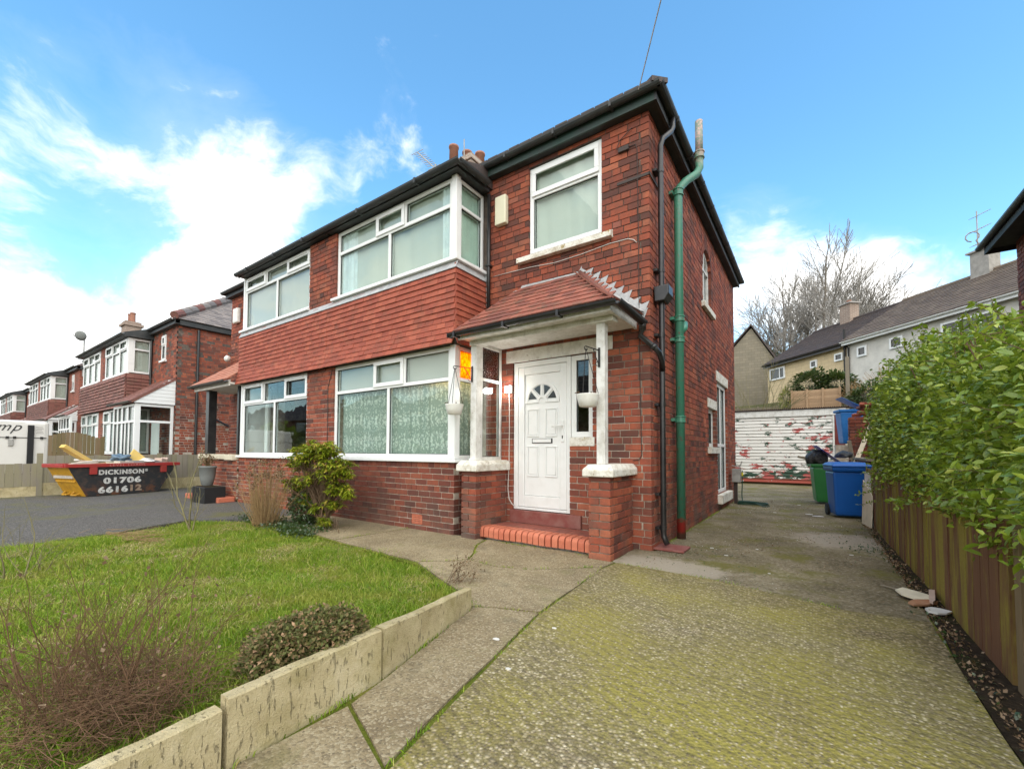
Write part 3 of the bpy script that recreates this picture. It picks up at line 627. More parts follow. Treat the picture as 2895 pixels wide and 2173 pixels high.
for (a, b) in ((lu0+.04, cu-.05), (cu+.05, lu1-.04)):
    for c, e in ((.80, 1.23), (1.36, 1.755)):
        d = MB(); molding(d, a, b, c, e); F.bx(d, a+.03, b-.03, c+.03, e-.03, -.054, -.044); part('door_panel', d, 'upvc', door, bevel=.006)
d = MB(); n = 16; R0, R1 = .235, .275
for i in range(n):
    a0, a1 = math.pi*i/n, math.pi*(i+1)/n; d.prism([F.p(cu-r*math.cos(a), zf+r*math.sin(a), -.054) for r, a in ((R0, a0), (R1, a0), (R1, a1), (R0, a1))], (0, -.016, 0))
for i in range(n):
    a0, a1 = math.pi*i/n, math.pi*(i+1)/n; d.prism([F.p(cu-r*math.cos(a), zf+r*math.sin(a), -.054) for r, a in ((.05, a0), (.085, a0), (.085, a1), (.05, a1))], (0, -.016, 0))
F.bx(d, cu-.275, cu-.05, zf-.022, zf, -.054, -.038); F.bx(d, cu+.05, cu+.275, zf-.022, zf, -.054, -.038)
for ang in (45, 90, 135): p0 = F.p(cu-.085*math.cos(R(ang)), zf+.085*math.sin(R(ang)), -.046); p1 = F.p(cu-.237*math.cos(R(ang)), zf+.237*math.sin(R(ang)), -.046); d.bar(p0, p1, .03, .016, (0, 1, 0))
fan = part('fanlight', d, 'upvc', door)
for ang in (0, 45, 90, 135):
    d = MB(); pts = [F.p(cu-.09*math.cos(R(ang+22)), zf+.09*math.sin(R(ang+22)), -.0535)]+[F.p(cu-.225*math.cos(R(ang+8+29*i/5)), zf+.225*math.sin(R(ang+8+29*i/5)), -.0535) for i in range(6)]
    d.prism(pts, (0, -.004, 0)); part('pane', d, 'dark_pane', fan)
d = MB(); F.bx(d, cu-.165, cu+.165, 1.268, 1.335, -.054, -.048); lb = part('letterbox', d, 'rubber', door)
d = MB(); F.bx(d, cu-.15, cu+.15, 1.278, 1.328, -.047, -.035); part('flap', d, 'upvc', lb, bevel=.004)
d = MB(); F.bx(d, u1-.075, u1-.035, 1.28, 1.58, -.035, -.022); hn = part('handle', d, 'upvc', door, bevel=.006)
d = MB(); d.tube([F.p(u1-.055, 1.50, -.02), F.p(u1-.055, 1.50, .02), F.p(u1-.10, 1.50, .03), F.p(u1-.19, 1.495, .03)], .010, 8); part('lever', d, 'upvc', hn, True)
d = MB(); F.bx(d, u1-.062, u1-.048, 1.33, 1.37, -.022, -.019); part('keyhole', d, 'rubber', hn)
window(house, F, -1.07, -.75, 1.345, 2.435, -.045, .07, .06, name='sidelight', glassm='glass')
d = MB(); F.bx(d, -1.07, -.72, 1.225, 1.342, -.10, .008); part('sidelight_sill', d, 'painted_stone', house, bevel=.004)
d = MB(); F.bx(d, -2.11, -.47, 2.442, 2.615, -.02, .012); part('lintel', d, 'old_white_paint', house, bevel=.004)
# eaves, gutters and roof
def gutter(mb, p, q, r=.058, n=7):
    p, q = Vector(p), Vector(q); dd = (q-p).normalized(); side = dd.cross(Vector((0, 0, 1)))
    prof = [(math.cos(math.pi*(1+i/n)), math.sin(math.pi*(1+i/n))) for i in range(n+1)]; prof += [(c*.88, s*.88) for c, s in prof[::-1]]
    mb.prism([p+side*c*r+Vector((0, 0, s*r)) for c, s in prof], q-p)
def roof_part(parent, x_hi, x_lo, mid=None, hipright=True):
    eo = .15; z0 = 5.46; x1 = x_hi+(eo if hipright else 0); y0, y1 = -.15, DEP+.15; ym = (y0+y1)/2; rise = (ym-y0)*math.tan(R(35)); xr = x1-(ym-y0) if hipright else x1
    xl = x_lo
    return x1, y0, y1, ym, z0+rise, xr, xl
x1, y0, y1, ym, zr, xr, xl = roof_part(None, 0, PX)
mb = MB(); zb = 5.46
mb.add([(x1, y0, zb), (x1, y1, zb), (xr, ym, zr), (PX, y0, zb), (PX, ym, zr), (PX, y1, zb)], [(0, 1, 2), (3, 0, 2, 4), (1, 5, 4, 2), (0, 3, 5, 1), (3, 4, 5)])
roof = part('roof', mb, 'dark_tile', house)
# ribbon of eaves tiles whose ends show above the gutter
tl = MB()
for i in range(int((y1-y0)/.19)): tl.obox((x1+.005, y0+.1+i*.19, zb+.015+rnd.uniform(-.004, .008)), (.06, 0, .0), (0, .088, 0), (0, 0, .012))
for i in range(int((x1-XB)/.19)): tl.obox((x1-.1-i*.19, y0-.005, zb+.015+rnd.uniform(-.004, .008)), (.088, 0, 0), (0, .06, 0), (0, 0, .012))
tl.obox((x1-.06, y0+.07, zb+.05), (.10, -.10, -.045), (.07, .07, 0), (0, 0, .03))
part('eaves_tiles', tl, 'dark_tile', roof, kind='stuff')
fb = MB(); fb.box(XB+.05, x1-.05, y0+.03, y0+.06, 5.30, zb-.004); part('fascia', fb, 'green_fascia', roof)
fb = MB(); fb.box(x1-.05, x1-.02, y0+.03, y1-.04, 5.30, zb-.004); part('fascia', fb, 'fascia_paint', roof)
fb = MB(); fb.box(XB+.05, x1-.052, y0+.062, .06, 5.305, 5.325); fb.box(-.06, x1-.052, .061, y1-.1, 5.305, 5.325); part('soffit', fb, 'soffit_paint', roof)
gm = MB(); gutter(gm, (XB+.05, y0-.025, 5.45), (x1+.045, y0-.025, 5.45)); gutter(gm, (x1+.025, y0-.045, 5.45), (x1+.025, y1, 5.45))
for i in range(3): gm.box(XB+.5+.8*i, XB+.53+.8*i, y0-.087, y0+.03, 5.388, 5.456)
for i in range(9): gm.box(x1-.02, x1+.087, .5+.8*i, .53+.8*i, 5.388, 5.456)
part('gutter', gm, 'fascia_paint', roof)
# bay roof: the main slope carried down over the bay, over both halves
def bay_roof(parent, xa, xb):
    m = MB(); m.prism([(xa, -.795, 5.165), (xa, -.795, 5.20), (xa, -.13, 5.455), (xa, .0, 5.455), (xa, .0, 5.165)], (xb-xa, 0, 0)); r = part('bay_roof', m, 'dark_tile', parent)
    m = MB(); m.box(xa, xb-.02, -.775, -.75, 5.105, 5.163); m.box(xa, xb-.03, -.749, BYF+.1, 5.125, 5.163); part('soffit', m, 'fascia_paint', r)
    return r
br = bay_roof(house, PX, XB+.13)
m = MB(); gutter(m, (PX, -.815, 5.17), (XB+.20, -.815, 5.17)); gutter(m, (XB+.16, -.83, 5.17), (XB+.16, -.16, 5.19)); m.box(XB+.08, XB+.105, -.745, -.05, 5.105, 5.163); m.box(XB-.1, XB+.078, BYF+.1, -.03, 5.125, 5.162); m.box(-4.6, -4.56, -.88, -.76, 5.108, 5.178); m.box(-3.2, -3.16, -.88, -.76, 5.108, 5.178)
part('gutter', m, 'fascia_paint', br)
m = MB(); m.tube([(XB+.10, -.05, 5.07), (XB+.10, -.05, 2.95)], .028, 8); m.box(XB+.06, XB+.14, -.09, -.0, 3.95, 3.98); part('downpipe', m, 'black_plastic', house, True)
# chimney on the party wall
ch = MB(); ch.box(-6.28, -5.44, 3.02, 3.78, 7.0, 8.80); ch.box(-6.32, -5.40, 2.98, 3.82, 8.62, 8.70); cs = part('chimney', ch, 'chimney_brick', house)
for i, (x, y, h) in enumerate(((-6.16, 3.15, .50), (-5.86, 3.35, .34), (-5.54, 3.5, .26))):
    p = MB(); p.lathe((x, y, 8.80), [(.125, 0), (.115, h-.06), (.135, h-.05), (.135, h), (.10, h), (.095, h-.2)], 14); part('chimney_pot', p, 'terracotta', cs, True)
p = MB(); p.tube([(-5.66, 3.0, 8.5), (-5.66, 3.0, 9.2)], .014, 6); part('mast', p, 'grey_metal', cs)
# hung clay tiles
TILE_ME = MB().obox((0, 0, 0), (.0805, 0, 0), (0, .0085, 0), (0, 0, .078)).mesh('hung_tile')
def hang(parent, label):
    m = MB(); return m
def hung_tiles(parent, xa, xb, ret_right=False, seed=0):
    rr = random.Random(seed); bm = MB(); bm.box(xa+.001, xb-.01, BYF-.012, BYF+.2, 2.668, 3.80)
    if ret_right: bm.box(XB-.2, XB+.012, BYF+.21, -.002, 2.668, 3.80)
    band = part('tile_hanging', bm, 'dark_room', parent); rows = 13; gz = 1.095/rows
    for r in range(rows):
        zb = 2.645+r*gz; kick = .052*max(0, 1-r/4)**1.5; tilt = .19+(.20*max(0, 1-r/4))
        off = 0 if r % 2 else .0825; w = .165; x = xa+off-w
        while x < xb-.02:
            a, b = max(x, xa), min(x+w-.003, xb)
            if b-a > .03:
                o = link('tile', TILE_ME, 'hung_tile', band, ((a+b)/2, BYF-.030-kick+rr.uniform(-.0025, .0025), zb+.073+rr.uniform(-.002, .002)))
                o.scale = ((b-a)/.161, 1, 1); o.rotation_euler = (-tilt+rr.uniform(-.02, .02), rr.uniform(-.007, .007), 0)
            x += w
        if ret_right:
            y = -.002-(0 if r % 2 else .0825)
            while y > BYF-.03:
                b, a = y, max(y-w+.003, BYF-.035-kick)
                if b-a > .03:
                    o = link('tile', TILE_ME, 'hung_tile', band, (XB+.030+kick+rr.uniform(-.002, .002), (a+b)/2, zb+.073)); o.scale = ((b-a)/.161, 1, 1); o.rotation_euler = (-tilt+rr.uniform(-.015, .015), 0, R(90))
                y -= w
            if r % 2 == 0:
                o = link('tile', TILE_ME, 'hung_tile', band, (XB+.030+kick, -.045, zb+.073)); o.scale = (.5, 1, 1); o.rotation_euler = (-tilt, 0, R(90))
    return band
band = hung_tiles(house, PX+.003, XB+.035, True, 1)
m = MB(); m.prism([(PX, BYF-.055, 3.725), (PX, BYF-.058, 3.732), (PX, BYF-.005, 3.845), (PX, BYF+.0, 3.84)], (XB+.05-PX, 0, 0)); m.prism([(XB+.055, BYF-.05, 3.725), (XB+.058, BYF-.05, 3.732), (XB+.006, BYF-.005, 3.845), (XB, BYF, 3.84)], (0, -BYF+.04, 0))
part('flashing', m, 'lead', band)
m = MB(); m.box(XB+.012, XB+.05, -.035, -.004, 2.7, 3.84); part('flashing', m, 'lead', band)
# curtains and blinds
drape('net_curtain', BAY, -5.41, XB-.12, 1.10, 2.20, -.15, 'lace', 'patterned lace curtain behind the ground floor bay window beside the porch', 13, .018, seed=3)
drape('net_curtain', RET, BYF+.14, -.05, 1.10, 2.22, -.15, 'lace', 'narrow strip of lace curtain in the side pane of the lower bay', 3, .014, seed=4)
drape('net_curtain', BAY, -5.40, XB-.16, 3.93, 5.09, -.13, 'net', 'plain pale net across the first floor bay window above the clay tiles', 5, .006, seed=5)
drape('curtain', BAY, -5.40, -4.98, 3.93, 5.05, -.105, 'curtain', 'white curtain gathered at the brick pier end of upper bay window', 5, .02, seed=6)
drape('curtain', BAY, -2.86, -2.64, 3.93, 5.05, -.105, 'curtain', 'white curtain edge beside the corner post of upper bay window', 3, .015, seed=7)
drape('net_curtain', FRONT, -1.66, -.66, 4.03, 5.19, -.12, 'net', 'pale net filling the single window above the porch', 3, .006, seed=8)
drape('net_curtain', BAY, -5.40, XB-.14, 2.21, 2.62, -.12, 'net_grey', 'added pale grey sheet imitating reflections in the top lights of lower bay', 3, .004, seed=12)  # added sheet, no real net: its pale colour stands in for reflected sky
vb = thing('vertical_blind', (XB-.12, -.3, 3.93), 'pale green vertical blind in the side pane of upper bay window', 'blind')
for i in range(7):
    m = MB(); m.obox((XB-.13, BYF+.17+i*.075, 4.49), (.018, .036, 0), (.0006, 0, 0), (0, 0, .57)); part('slat', m, 'blind', vb)
m = MB(); m.box(XB-.15, XB-.11, BYF+.12, -.03, 5.06, 5.09); part('rail', m, 'upvc', vb)
# interiors of the near rooms
m = MB(); m.box(-5.4, -2.6, 1.9, 1.95, 2.95, 5.1); part('partition', m, 'room_wall', house)
# ---------------------------------------------------------------- porch of the right house
def pier(parent, x0, x1, y0, ztop, capz, seed, left_open=True):
    m = MB(); m.box(x0+.02, x1-.02, y0+.02, -.006, -.1, ztop-.004); p = part('porch_pier', m, 'mortar', parent)
    f = Pl((0, y0, 0), (1, 0, 0), (0, -1, 0)); r = Pl((x1, 0, 0), (0, 1, 0), (1, 0, 0)); l = Pl((x0, 0, 0), (0, 1, 0), (-1, 0, 0)); bs = []; z = -.02; k = 0
    while z < ztop-.03:
        zt = min(z+COURSE-BJ, ztop); half = (x1-x0-BJ)/2
        if k % 2: bs += [(f, x0, x0+half, z, zt, 0), (f, x1-half, x1, z, zt, .001)]; st = y0+BD+BJ
        else: bs += [(f, x0, x1, z, zt, .0005)]; st = y0+BD+BJ
        y = st
        if k % 2: bs.append((r, y, y+.10, z, zt, 0)); bs.append((l, y, y+.10, z, zt, 0)); y += .11
        while y < -.02:
            e = min(y+BL-BJ, -.004)
            if e-y > .03: bs.append((r, y, e, z, zt, rnd.uniform(-.001, .001))); bs.append((l, y, e, z, zt, 0))
            y += BL
        z += COURSE; k += 1
    build_bricks(bs, p, 'brick', 50)
    c = MB(); a, b = .055, .03; xa, xb, ya = x0-a, x1+a, y0-a
    c.add([(xa, ya, ztop), (xb, ya, ztop), (xb, .0, ztop), (xa, .0, ztop), (xa, ya, capz-.055), (xb, ya, capz-.055), (xb, -.002, capz-.055), (xa, -.002, capz-.055), (xa+.05, ya+.05, capz), (xb-.05, ya+.05, capz), (xb-.05, -.004, capz), (xa+.05, -.004, capz)],
          [(3, 2, 1, 0), (0, 1, 5, 4), (1, 2, 6, 5), (3, 0, 4, 7), (2, 3, 7, 6), (4, 5, 9, 8), (5, 6, 10, 9), (7, 4, 8, 11), (6, 7, 11, 10), (8, 9, 10, 11)])
    part('coping', c, 'painted_stone', p, bevel=.012)
    return p
pier(house, -2.335, -2.085, -.72, .885, 1.03, 1); pier(house, -.47, -.218, -.72, .88, 1.012, 2)
m = MB(); m.box(-2.285, -2.185, -.605, -.505, 1.03, 2.66); m.box(-2.30, -2.17, -.62, -.49, 1.03, 1.055); part('porch_post', m, 'old_white_paint', house, bevel=.006)
m = MB(); m.box(-.425, -.325, -.605, -.505, 1.012, 2.66); part('porch_post', m, 'old_white_paint', house, bevel=.006)
SC = Pl((-2.19, 0, 0), (0, 1, 0), (1, 0, 0))
window(house, SC, -.50, -.012, 1.03, 2.655, 0, .045, .06, 2.16, glassm={(1, 0): 'patterned_glass', (0, 0): 'glass'}, name='porch_screen', framem='old_white_paint')
# porch roof
EY, EZP = -.87, 2.745
m = MB(); m.box(-2.30, -.17, -.83, -.001, 2.662, 2.684); pr = part('porch_roof', m, 'old_white_paint', house)
m = MB(); m.box(-2.31, -.16, -.845, -.815, 2.64, 2.765); m.box(-.19, -.16, -.813, -.004, 2.64, 2.765); part('fascia', m, 'old_white_paint', pr, bevel=.004)
m = MB(); m.box(-2.28, -.21, -.64, -.50, 2.60, 2.661); part('beam', m, 'old_white_paint', pr, bevel=.004)
A = Vector((-2.36, EY, EZP)); B = Vector((-.13, EY, EZP)); C_ = Vector((-.92, -.005, 3.47)); D_ = Vector((-1.84, -.005, 3.49)); E_ = Vector((-.10, -.005, 2.79)); L_ = Vector((-2.36, -.005, 2.79))
m = MB(); dn = Vector((0, 0, -.03)); m.add([A+dn, B+dn, C_+dn, D_+dn, E_+dn, L_+dn], [(0, 1, 2, 3), (1, 4, 2), (0, 3, 5)]); part('underlay', m, 'lead', pr)
def slope_tiles(parent, a, b, c, d, rows, w, material, th=.012, seed=0, name='roof_tile', joined=False, lap=1.6, jit=.004):
    """tiles on the quad a-b (eave) to d-c (top)"""
    rr = random.Random(seed); a, b, c, d = (Vector(q) for q in (a, b, c, d)); ud = (b-a).normalized(); up = ((d-a)-ud*(d-a).dot(ud)); H = up.length; up.normalize(); nn = ud.cross(up)
    if nn.z < 0: nn = -nn
    g = H/rows; M = MB(); me = MB().obox((0, 0, 0), ((w-.003)/2, 0, 0), (0, g*lap/2, 0), (0, 0, th/2)).mesh('roof_tile'); n = 0
    da, cb = (d-a).dot(ud), (c-a).dot(ud); W = (b-a).length
    for r in range(rows):
        f0 = r/rows; f1 = min(1, (r+.5)/rows); lo = da*f0; hi = W+(cb-W)*f0; off = 0 if r % 2 else w/2; x = math.floor(lo/w)*w+off-w
        while x < hi:
            s, e = max(x, lo), min(x+w-.003, hi)
            if e-s > .025:
                ctr = a+ud*((s+e)/2)+up*(g*(r+lap/2)-.01)+nn*(th*1.1+rr.uniform(0, jit)); tz = -math.atan2(th*1.3, g*lap); rt = rr.uniform(-.012, .012)
                upv = up*math.cos(tz)+nn*math.sin(tz); nv = nn*math.cos(tz)-up*math.sin(tz)
                uu = (ud+upv*rt).normalized()
                if joined: M.obox(ctr, uu*(e-s)/2, upv*g*lap/2, nv*th/2)
                else:
                    o = link(name, me, material, parent); mm = Matrix((uu*((e-s)/(w-.003)), upv, nv)).transposed().to_4x4(); mm.translation = ctr; o.matrix_basis = mm
                n += 1
            x += w
    if joined and M.v: part(name, M, material, parent, kind='stuff')
    return n
slope_tiles(pr, A, B, C_, D_, 9, .165, 'porch_tile', .013, 3)
slope_tiles(pr, B, E_, C_, C_, 9, .165, 'porch_tile', .013, 4)
m = MB(); m.tube([B+Vector((-.02, .02, .02)), C_+Vector((0, 0, .045))], .035, 8); part('hip_tile', m, 'porch_tile', pr, True)
m = MB(); m.prism([(D_.x-.05, -.001, 3.475), (C_.x+.03, -.001, 3.455), (C_.x+.03, -.001, 3.60), (C_.x-.02, -.001, 3.53), (D_.x, -.001, 3.545)], (0, -.006, 0)); m.prism([D_+Vector((-.05, 0, .01)), C_+Vector((.03, 0, .01)), C_+Vector((.03, -.09, -.05)), D_+Vector((-.09, -.09, -.05))], (0, -.004, .006)); part('flashing', m, 'lead', pr)
m = MB(); ns = 8; m.prism([(C_.x-.02, -.002, C_.z-.04), (E_.x+.03, -.002, E_.z-.04), (E_.x+.075, -.002, E_.z+.085), (C_.x+.03, -.002, C_.z+.10)], (0, -.0025, 0))
for i in range(ns):                      # stepped lead soakers cut into the brick joints
    t0, t1 = i/ns, (i+1)/ns; p0 = C_.lerp(E_, t0); p1 = C_.lerp(E_, t1); y = -.0055-.0012*(i % 2); h = .155+.012*(i % 3)
    m.prism([(p0.x, y, p0.z-.02), (p1.x+.01, y, p1.z-.02), (p1.x+.095, y, p1.z+h), (p0.x+.070, y, p1.z+h*.80), (p0.x+.02, y, p0.z+.075)], (0, -.003, 0))
m.prism([C_+Vector((-.02, -.012, .055)), E_+Vector((.03, -.012, .045)), E_+Vector((.03, -.10, .028)), C_+Vector((-.03, -.085, .02))], (0, 0, .010)); part('step_flashing', m, 'lead', pr)
m = MB(); gutter(m, (-2.40, EY-.04, 2.72), (-.06, EY-.04, 2.72), .052); gutter(m, (-.06, EY-.05, 2.72), (-.06, -.06, 2.70), .052)
for x in (-2.30, -1.5, -.75): m.box(x, x+.03, EY-.095, EY+.03, 2.66, 2.725)
m.box(-2.402, -2.395, EY-.095, EY+.015, 2.666, 2.722); part('gutter', m, 'black_plastic', pr)
m = MB(); m.tube([(-.06, -.09, 2.70), (-.06, -.09, 2.60), (-.10, -.06, 2.54), (.06, -.06, 2.38), (.10, .0, 2.32), (.10, .12, 2.24), (.09, .19, 2.14)], .032, 10); m.tube([(-.06, -.09, 2.70), (-.06, -.09, 2.60)], .038, 10); m.tube([(.04, -.06, 2.40), (.075, -.055, 2.365)], .038, 10); part('downpipe', m, 'black_plastic', pr, True)
# step: quarry tile bed with bullnose brick edge, red riser under the door
m = MB(); m.box(-2.075, -.475, -.50, -.004, -.05, .138); st = part('porch_step', m, 'mortar', house)
nx, ny = 10, 3
for i in range(nx):
    for j in range(ny):
        b = MB(); w = 1.596/nx; h = .36/ny; x = -2.073+i*w; yq = -.40+j*h; b.box(x+.002, x+w-.002, yq+.002, yq+h-.002, .13, .148+rnd.uniform(-.001, .0015)); part('quarry_tile', b, 'quarry_tile', st)
nb = 20
for i in range(nb):
    w = (-.475+2.205)/nb; x = -2.205+i*w; b = MB(); ya, yb = -.62+.012*math.sin(i*.9), -.405; r = .055; pts = [(x+.004, yb, .02), (x+.004, ya, .02), (x+.004, ya, .155-r)]+[(x+.004, ya+r-r*math.cos(R(90*k/5)), .155-r+r*math.sin(R(90*k/5))) for k in range(1, 6)]+[(x+.004, yb, .155)]
    if x < -2.09: pts = [(q[0], min(q[1], -.405) if q[1] < -.5 else -.735+.33, q[2]) for q in pts]
    if x > -2.09 or True: b.prism(pts, (w-.016, 0, 0)); o = part('bullnose_brick', b, 'bullnose', st)
m = MB(); m.box(-2.02, -.90, -.035, .03, .149, .323); part('riser', m, 'step_red', st, bevel=.006)
# wall lamp, its cable, and the amber light inside the bay
lp = thing('wall_lamp', (-2.055, -.02, 2.05), 'small square lit lamp on the brick beside the front door', 'lamp')
m = MB(); m.box(-2.11, -2.0, -.03, -.001, 2.00, 2.11); part('back_plate', m, 'white_plastic', lp, bevel=.005)
m = MB(); m.box(-2.10, -2.01, -.055, -.031, 2.01, 2.10); part('lens', m, 'lamp_lit', lp, bevel=.005)
pl = bpy.data.lights.new('lamp_glow', 'POINT'); pl.energy = 2.2; pl.color = (1, .93, .82); pl.shadow_soft_size = .05; po = bpy.data.objects.new('lamp_glow', pl); COL.objects.link(po); po.location = (-2.055, -.12, 2.05); po['kind'] = 'helper'
m = MB(); m.tube([(-2.05, -.012, 2.0), (-2.045, -.012, 1.5), (-2.05, -.012, 1.0), (-2.055, -.03, .62), (-2.03, -.035, .47), (-1.98, -.03, .40), (-1.94, -.02, .37)], .007, 6); part('cable', m, 'cable_white', lp, True)
rl = bpy.data.lights.new('room_lamp', 'POINT'); rl.energy = 11; rl.color = (1, .62, .25); rl.shadow_soft_size = .08; ro = bpy.data.objects.new('room_lamp', rl); COL.objects.link(ro); ro.location = (XB-.32, -.34, 2.44); ro['kind'] = 'helper'
ri = thing('room_light', (XB-.32, -.3, 2.7), 'small light fitting glowing behind the amber bay pane', 'lamp'); m = MB(); m.lathe((XB-.32, -.34, 2.5), [(.01, .2), (.012, .12), (.06, .02), (.065, -.0), (.03, .02)], 12); part('shade', m, 'white_plastic', ri, True)
# hanging baskets on scroll brackets
def basket(x, y, z, bx_, by_, bz, label, blabel, s=1.0):
    b = thing('hanging_basket', (x, y, z-.1), label, 'basket', 'hanging baskets of the porch')
    m = MB(); m.lathe((x, y, z), [(.075*s, -.10*s), (.092*s, -.095*s), (.115*s, -.02*s), (.125*s, .03*s), (.128*s, .04*s), (.116*s, .04*s), (.108*s, 0)], 18); part('bowl', m, 'white_plastic', b, True)
    m = MB(); m.lathe((x, y, z), [(.105*s, .005), (.10*s, .015), (.04*s, .03)], 12); part('soil', m, 'soil', b)
    top = Vector((bx_, by_, bz))
    for k in range(3):
        a = k*2.094+.5; m = MB(); e = Vector((x+.118*s*math.cos(a), y+.118*s*math.sin(a), z+.03)); m.tube([e, e.lerp(top, .5)+Vector((0, 0, -.004)), top], .0035, 5); part('chain', m, 'iron', b)
    m = MB(); m.tube([(x-.12*s, y-.02, z+.04), (x-.08, y-.05, z+.07), (x-.13, y-.06, z+.055)], .006, 5); m.tube([(x+.02, y, z+.03), (x+.05, y-.02, z+.06)], .008, 5); part('dead_stem', m, 'twig', b)
    return b
def bracket(px, py, pz, tip, label):
    b = thing('basket_bracket', (px, py, pz-.2), label, 'bracket', 'iron scroll brackets on the porch posts')
    m = MB(); m.box(px-.012, px+.012, py-.008, py, pz-.19, pz+.03); part('back_bar', m, 'iron', b)
    m = MB(); t = Vector(tip); o = Vector((px, py-.004, pz)); low = Vector((px, py-.004, pz-.16)); dd = (t-o).normalized(); up = Vector((0, 0, 1))
    m.tube([o, t], .006, 6); m.tube([low+dd*.01, o.lerp(t, .45)+up*-.004], .005, 6); c = t+up*-.022
    m.tube([c+dd*.022*math.cos(a)+up*.022*math.sin(a) for a in [R(90-i*30) for i in range(10)]], .005, 6); c2 = low+dd*.03+up*.0
    m.tube([c2+dd*.02*math.cos(a)+up*.02*math.sin(a) for a in [R(200+i*30) for i in range(9)]], .004, 6); part('scroll', m, 'iron', b); return b
bracket(-2.25, -.612, 2.29, (-2.40, -.80, 2.31), 'black scroll bracket on the porch post next to the bay window'); basket(-2.42, -.78, 1.75, -2.40, -.80, 2.29, 'white hanging basket in front of the bay corner post', '')
bracket(-.385, -.612, 2.29, (-.46, -.80, 2.31), 'black scroll bracket on the porch post next to the sidelight'); basket(-.46, -.75, 1.745, -.46, -.80, 2.29, 'white hanging basket in front of the dark sidelight', '', 1.0)
# wall fittings
m = MB(); m.box(-2.285, -2.085, -.085, -.001, 4.53, 4.96); part('alarm_box', m, 'cream_plastic', house, bevel=.015)
m = MB(); m.box(-.375, -.24, -.04, -.001, 4.90, 4.96); m.tube([(-.36, -.02, 4.93), (-.40, -.02, 4.97), (-.36, -.02, 5.06), (-.20, -.02, 5.16)], .006, 5); part('junction_box', m, 'cable_dark', house, bevel=.006)
m = MB(); m.tube([(-.24, -.008, 4.94), (-.16, -.008, 4.94), (-.14, -.008, 4.86), (-.131, -.008, 3.64), (-.127, -.008, 2.33), (-.11, -.008, 1.12), (-.14, -.008, 1.06), (-.22, -.008, 1.05)], .005, 5); part('cable', m, 'cable_dark', house, True)
m = MB(); m.box(-.40, .008, -.012, -.001, 4.50, 4.535); m.box(.0, .012, -.012, .35, 4.50, 4.535); part('strap', m, 'cable_dark', house)
m = MB(); m.tube([(-2.36, -.008, 3.80), (-1.95, -.008, 3.79), (-1.69, -.009, 3.78), (-1.3, -.008, 3.745), (-.912, -.008, 3.755), (-.5, -.008, 3.79), (-.263, -.008, 3.783), (-.19, -.008, 3.75), (-.153, -.008, 3.705)], .0055, 6); part('cable', m, 'cable_white', house, True)
def airbrick(pl, u, z, m_='bullnose', par=None):
    m = MB(); w, h = .215, .14
    for q in ((u, u+w, z, z+.012), (u, u+w, z+h-.012, z+h), (u, u+.012, z, z+h), (u+w-.012, u+w, z, z+h)): pl.bx(m, *q, -.05, .003)
    for i in range(1, 5): pl.bx(m, u+.012, u+w-.012, z+h*i/5-.005, z+h*i/5+.005, -.05, .0025)
    for i in range(1, 7): pl.bx(m, u+w*i/7-.005, u+w*i/7+.005, z+.012, z+h-.012, -.05, .002)
    pl.bx(m, u+.01, u+w-.01, z+.01, z+h-.01, -.09, -.04); part('air_brick', m, m_, par or house)
airbrick(BAY, -3.36, .075); airbrick(BAY, -5.47, .075); airbrick(SIDE, 3.0, 1.62)
m = MB(); m.tube([(-5.50, BYF-.01, 2.6), (-5.62, BYF-.01, 2.3), (-5.60, BYF-.01, .3)], .006, 5); part('cable', m, 'cable_dark', house)
# black rainwater pipe at the corner
m = MB(); m.tube([(.175, .42, 5.42), (.175, .42, 5.28), (.16, .38, 5.20), (.10, .22, 5.04), (.08, .20, 4.94), (.08, .20, .20), (.085, .20, .13), (.13, .17, .06)], .034, 12); dp = part('downpipe', m, 'black_plastic', house, True)
for z in (4.6, 3.35, 2.55, 1.70, .62, .22):
    m = MB(); m.tube([(.08, .20, z), (.08, .20, z+.05)], .040, 12); m.box(.0, .05, .13, .27, z+.01, z+.04); part('pipe_clip', m, 'black_plastic', dp)
m = MB(); m.prism([(-.02+.03, .10, 3.16), (.19, .10, 3.16), (.19, .10, 3.05), (.14, .10, 2.97), (.02, .10, 2.97)], (0, .20, 0)); part('hopper', m, 'black_plastic', dp, bevel=.012)
m = MB(); m.box(-.02, .34, .06, .40, .0, .022); part('gully_cover', m, 'step_red', house, bevel=.004)
# green soil pipe
m = MB(); m.tube([(.10, .97, -.02), (.10, .97, 4.70), (.115, .985, 4.80), (.17, 1.12, 4.95), (.28, 1.28, 5.10), (.31, 1.32, 5.20), (.31, 1.32, 5.36)], .056, 14); sp = part('soil_pipe', m, 'green_pipe', house, True)
m = MB(); m.tube([(.31, 1.32, 5.34), (.31, 1.32, 5.88)], .052, 14); part('vent_top', m, 'green_pipe', sp, True)
for p0, dz in (((.10, .97, 4.68), .10), ((.10, .97, 2.93), .08), ((.10, .97, 2.64), .08), ((.10, .97, 1.55), .09), ((.31, 1.32, 5.33), .10)):
    m = MB(); v = Vector(p0); m.lathe(v, [(.058, 0), (.072, .004), (.072, .018), (.064, .022), (.064, dz-.02), (.073, dz-.016), (.073, dz), (.056, dz+.004)], 14)
    if p0[0] < .2: m.box(.0, .05, p0[1]-.095, p0[1]+.095, p0[2]+.02, p0[2]+.06)
    part('collar', m, 'green_pipe', sp)
m = MB(); m.tube([(.10, .97, 2.78), (.14, 1.06, 2.86), (.13, 1.13, 2.93), (.03, 1.17, 2.95), (-.03, 1.17, 2.95)], .050, 10); part('branch', m, 'green_pipe', sp, True)

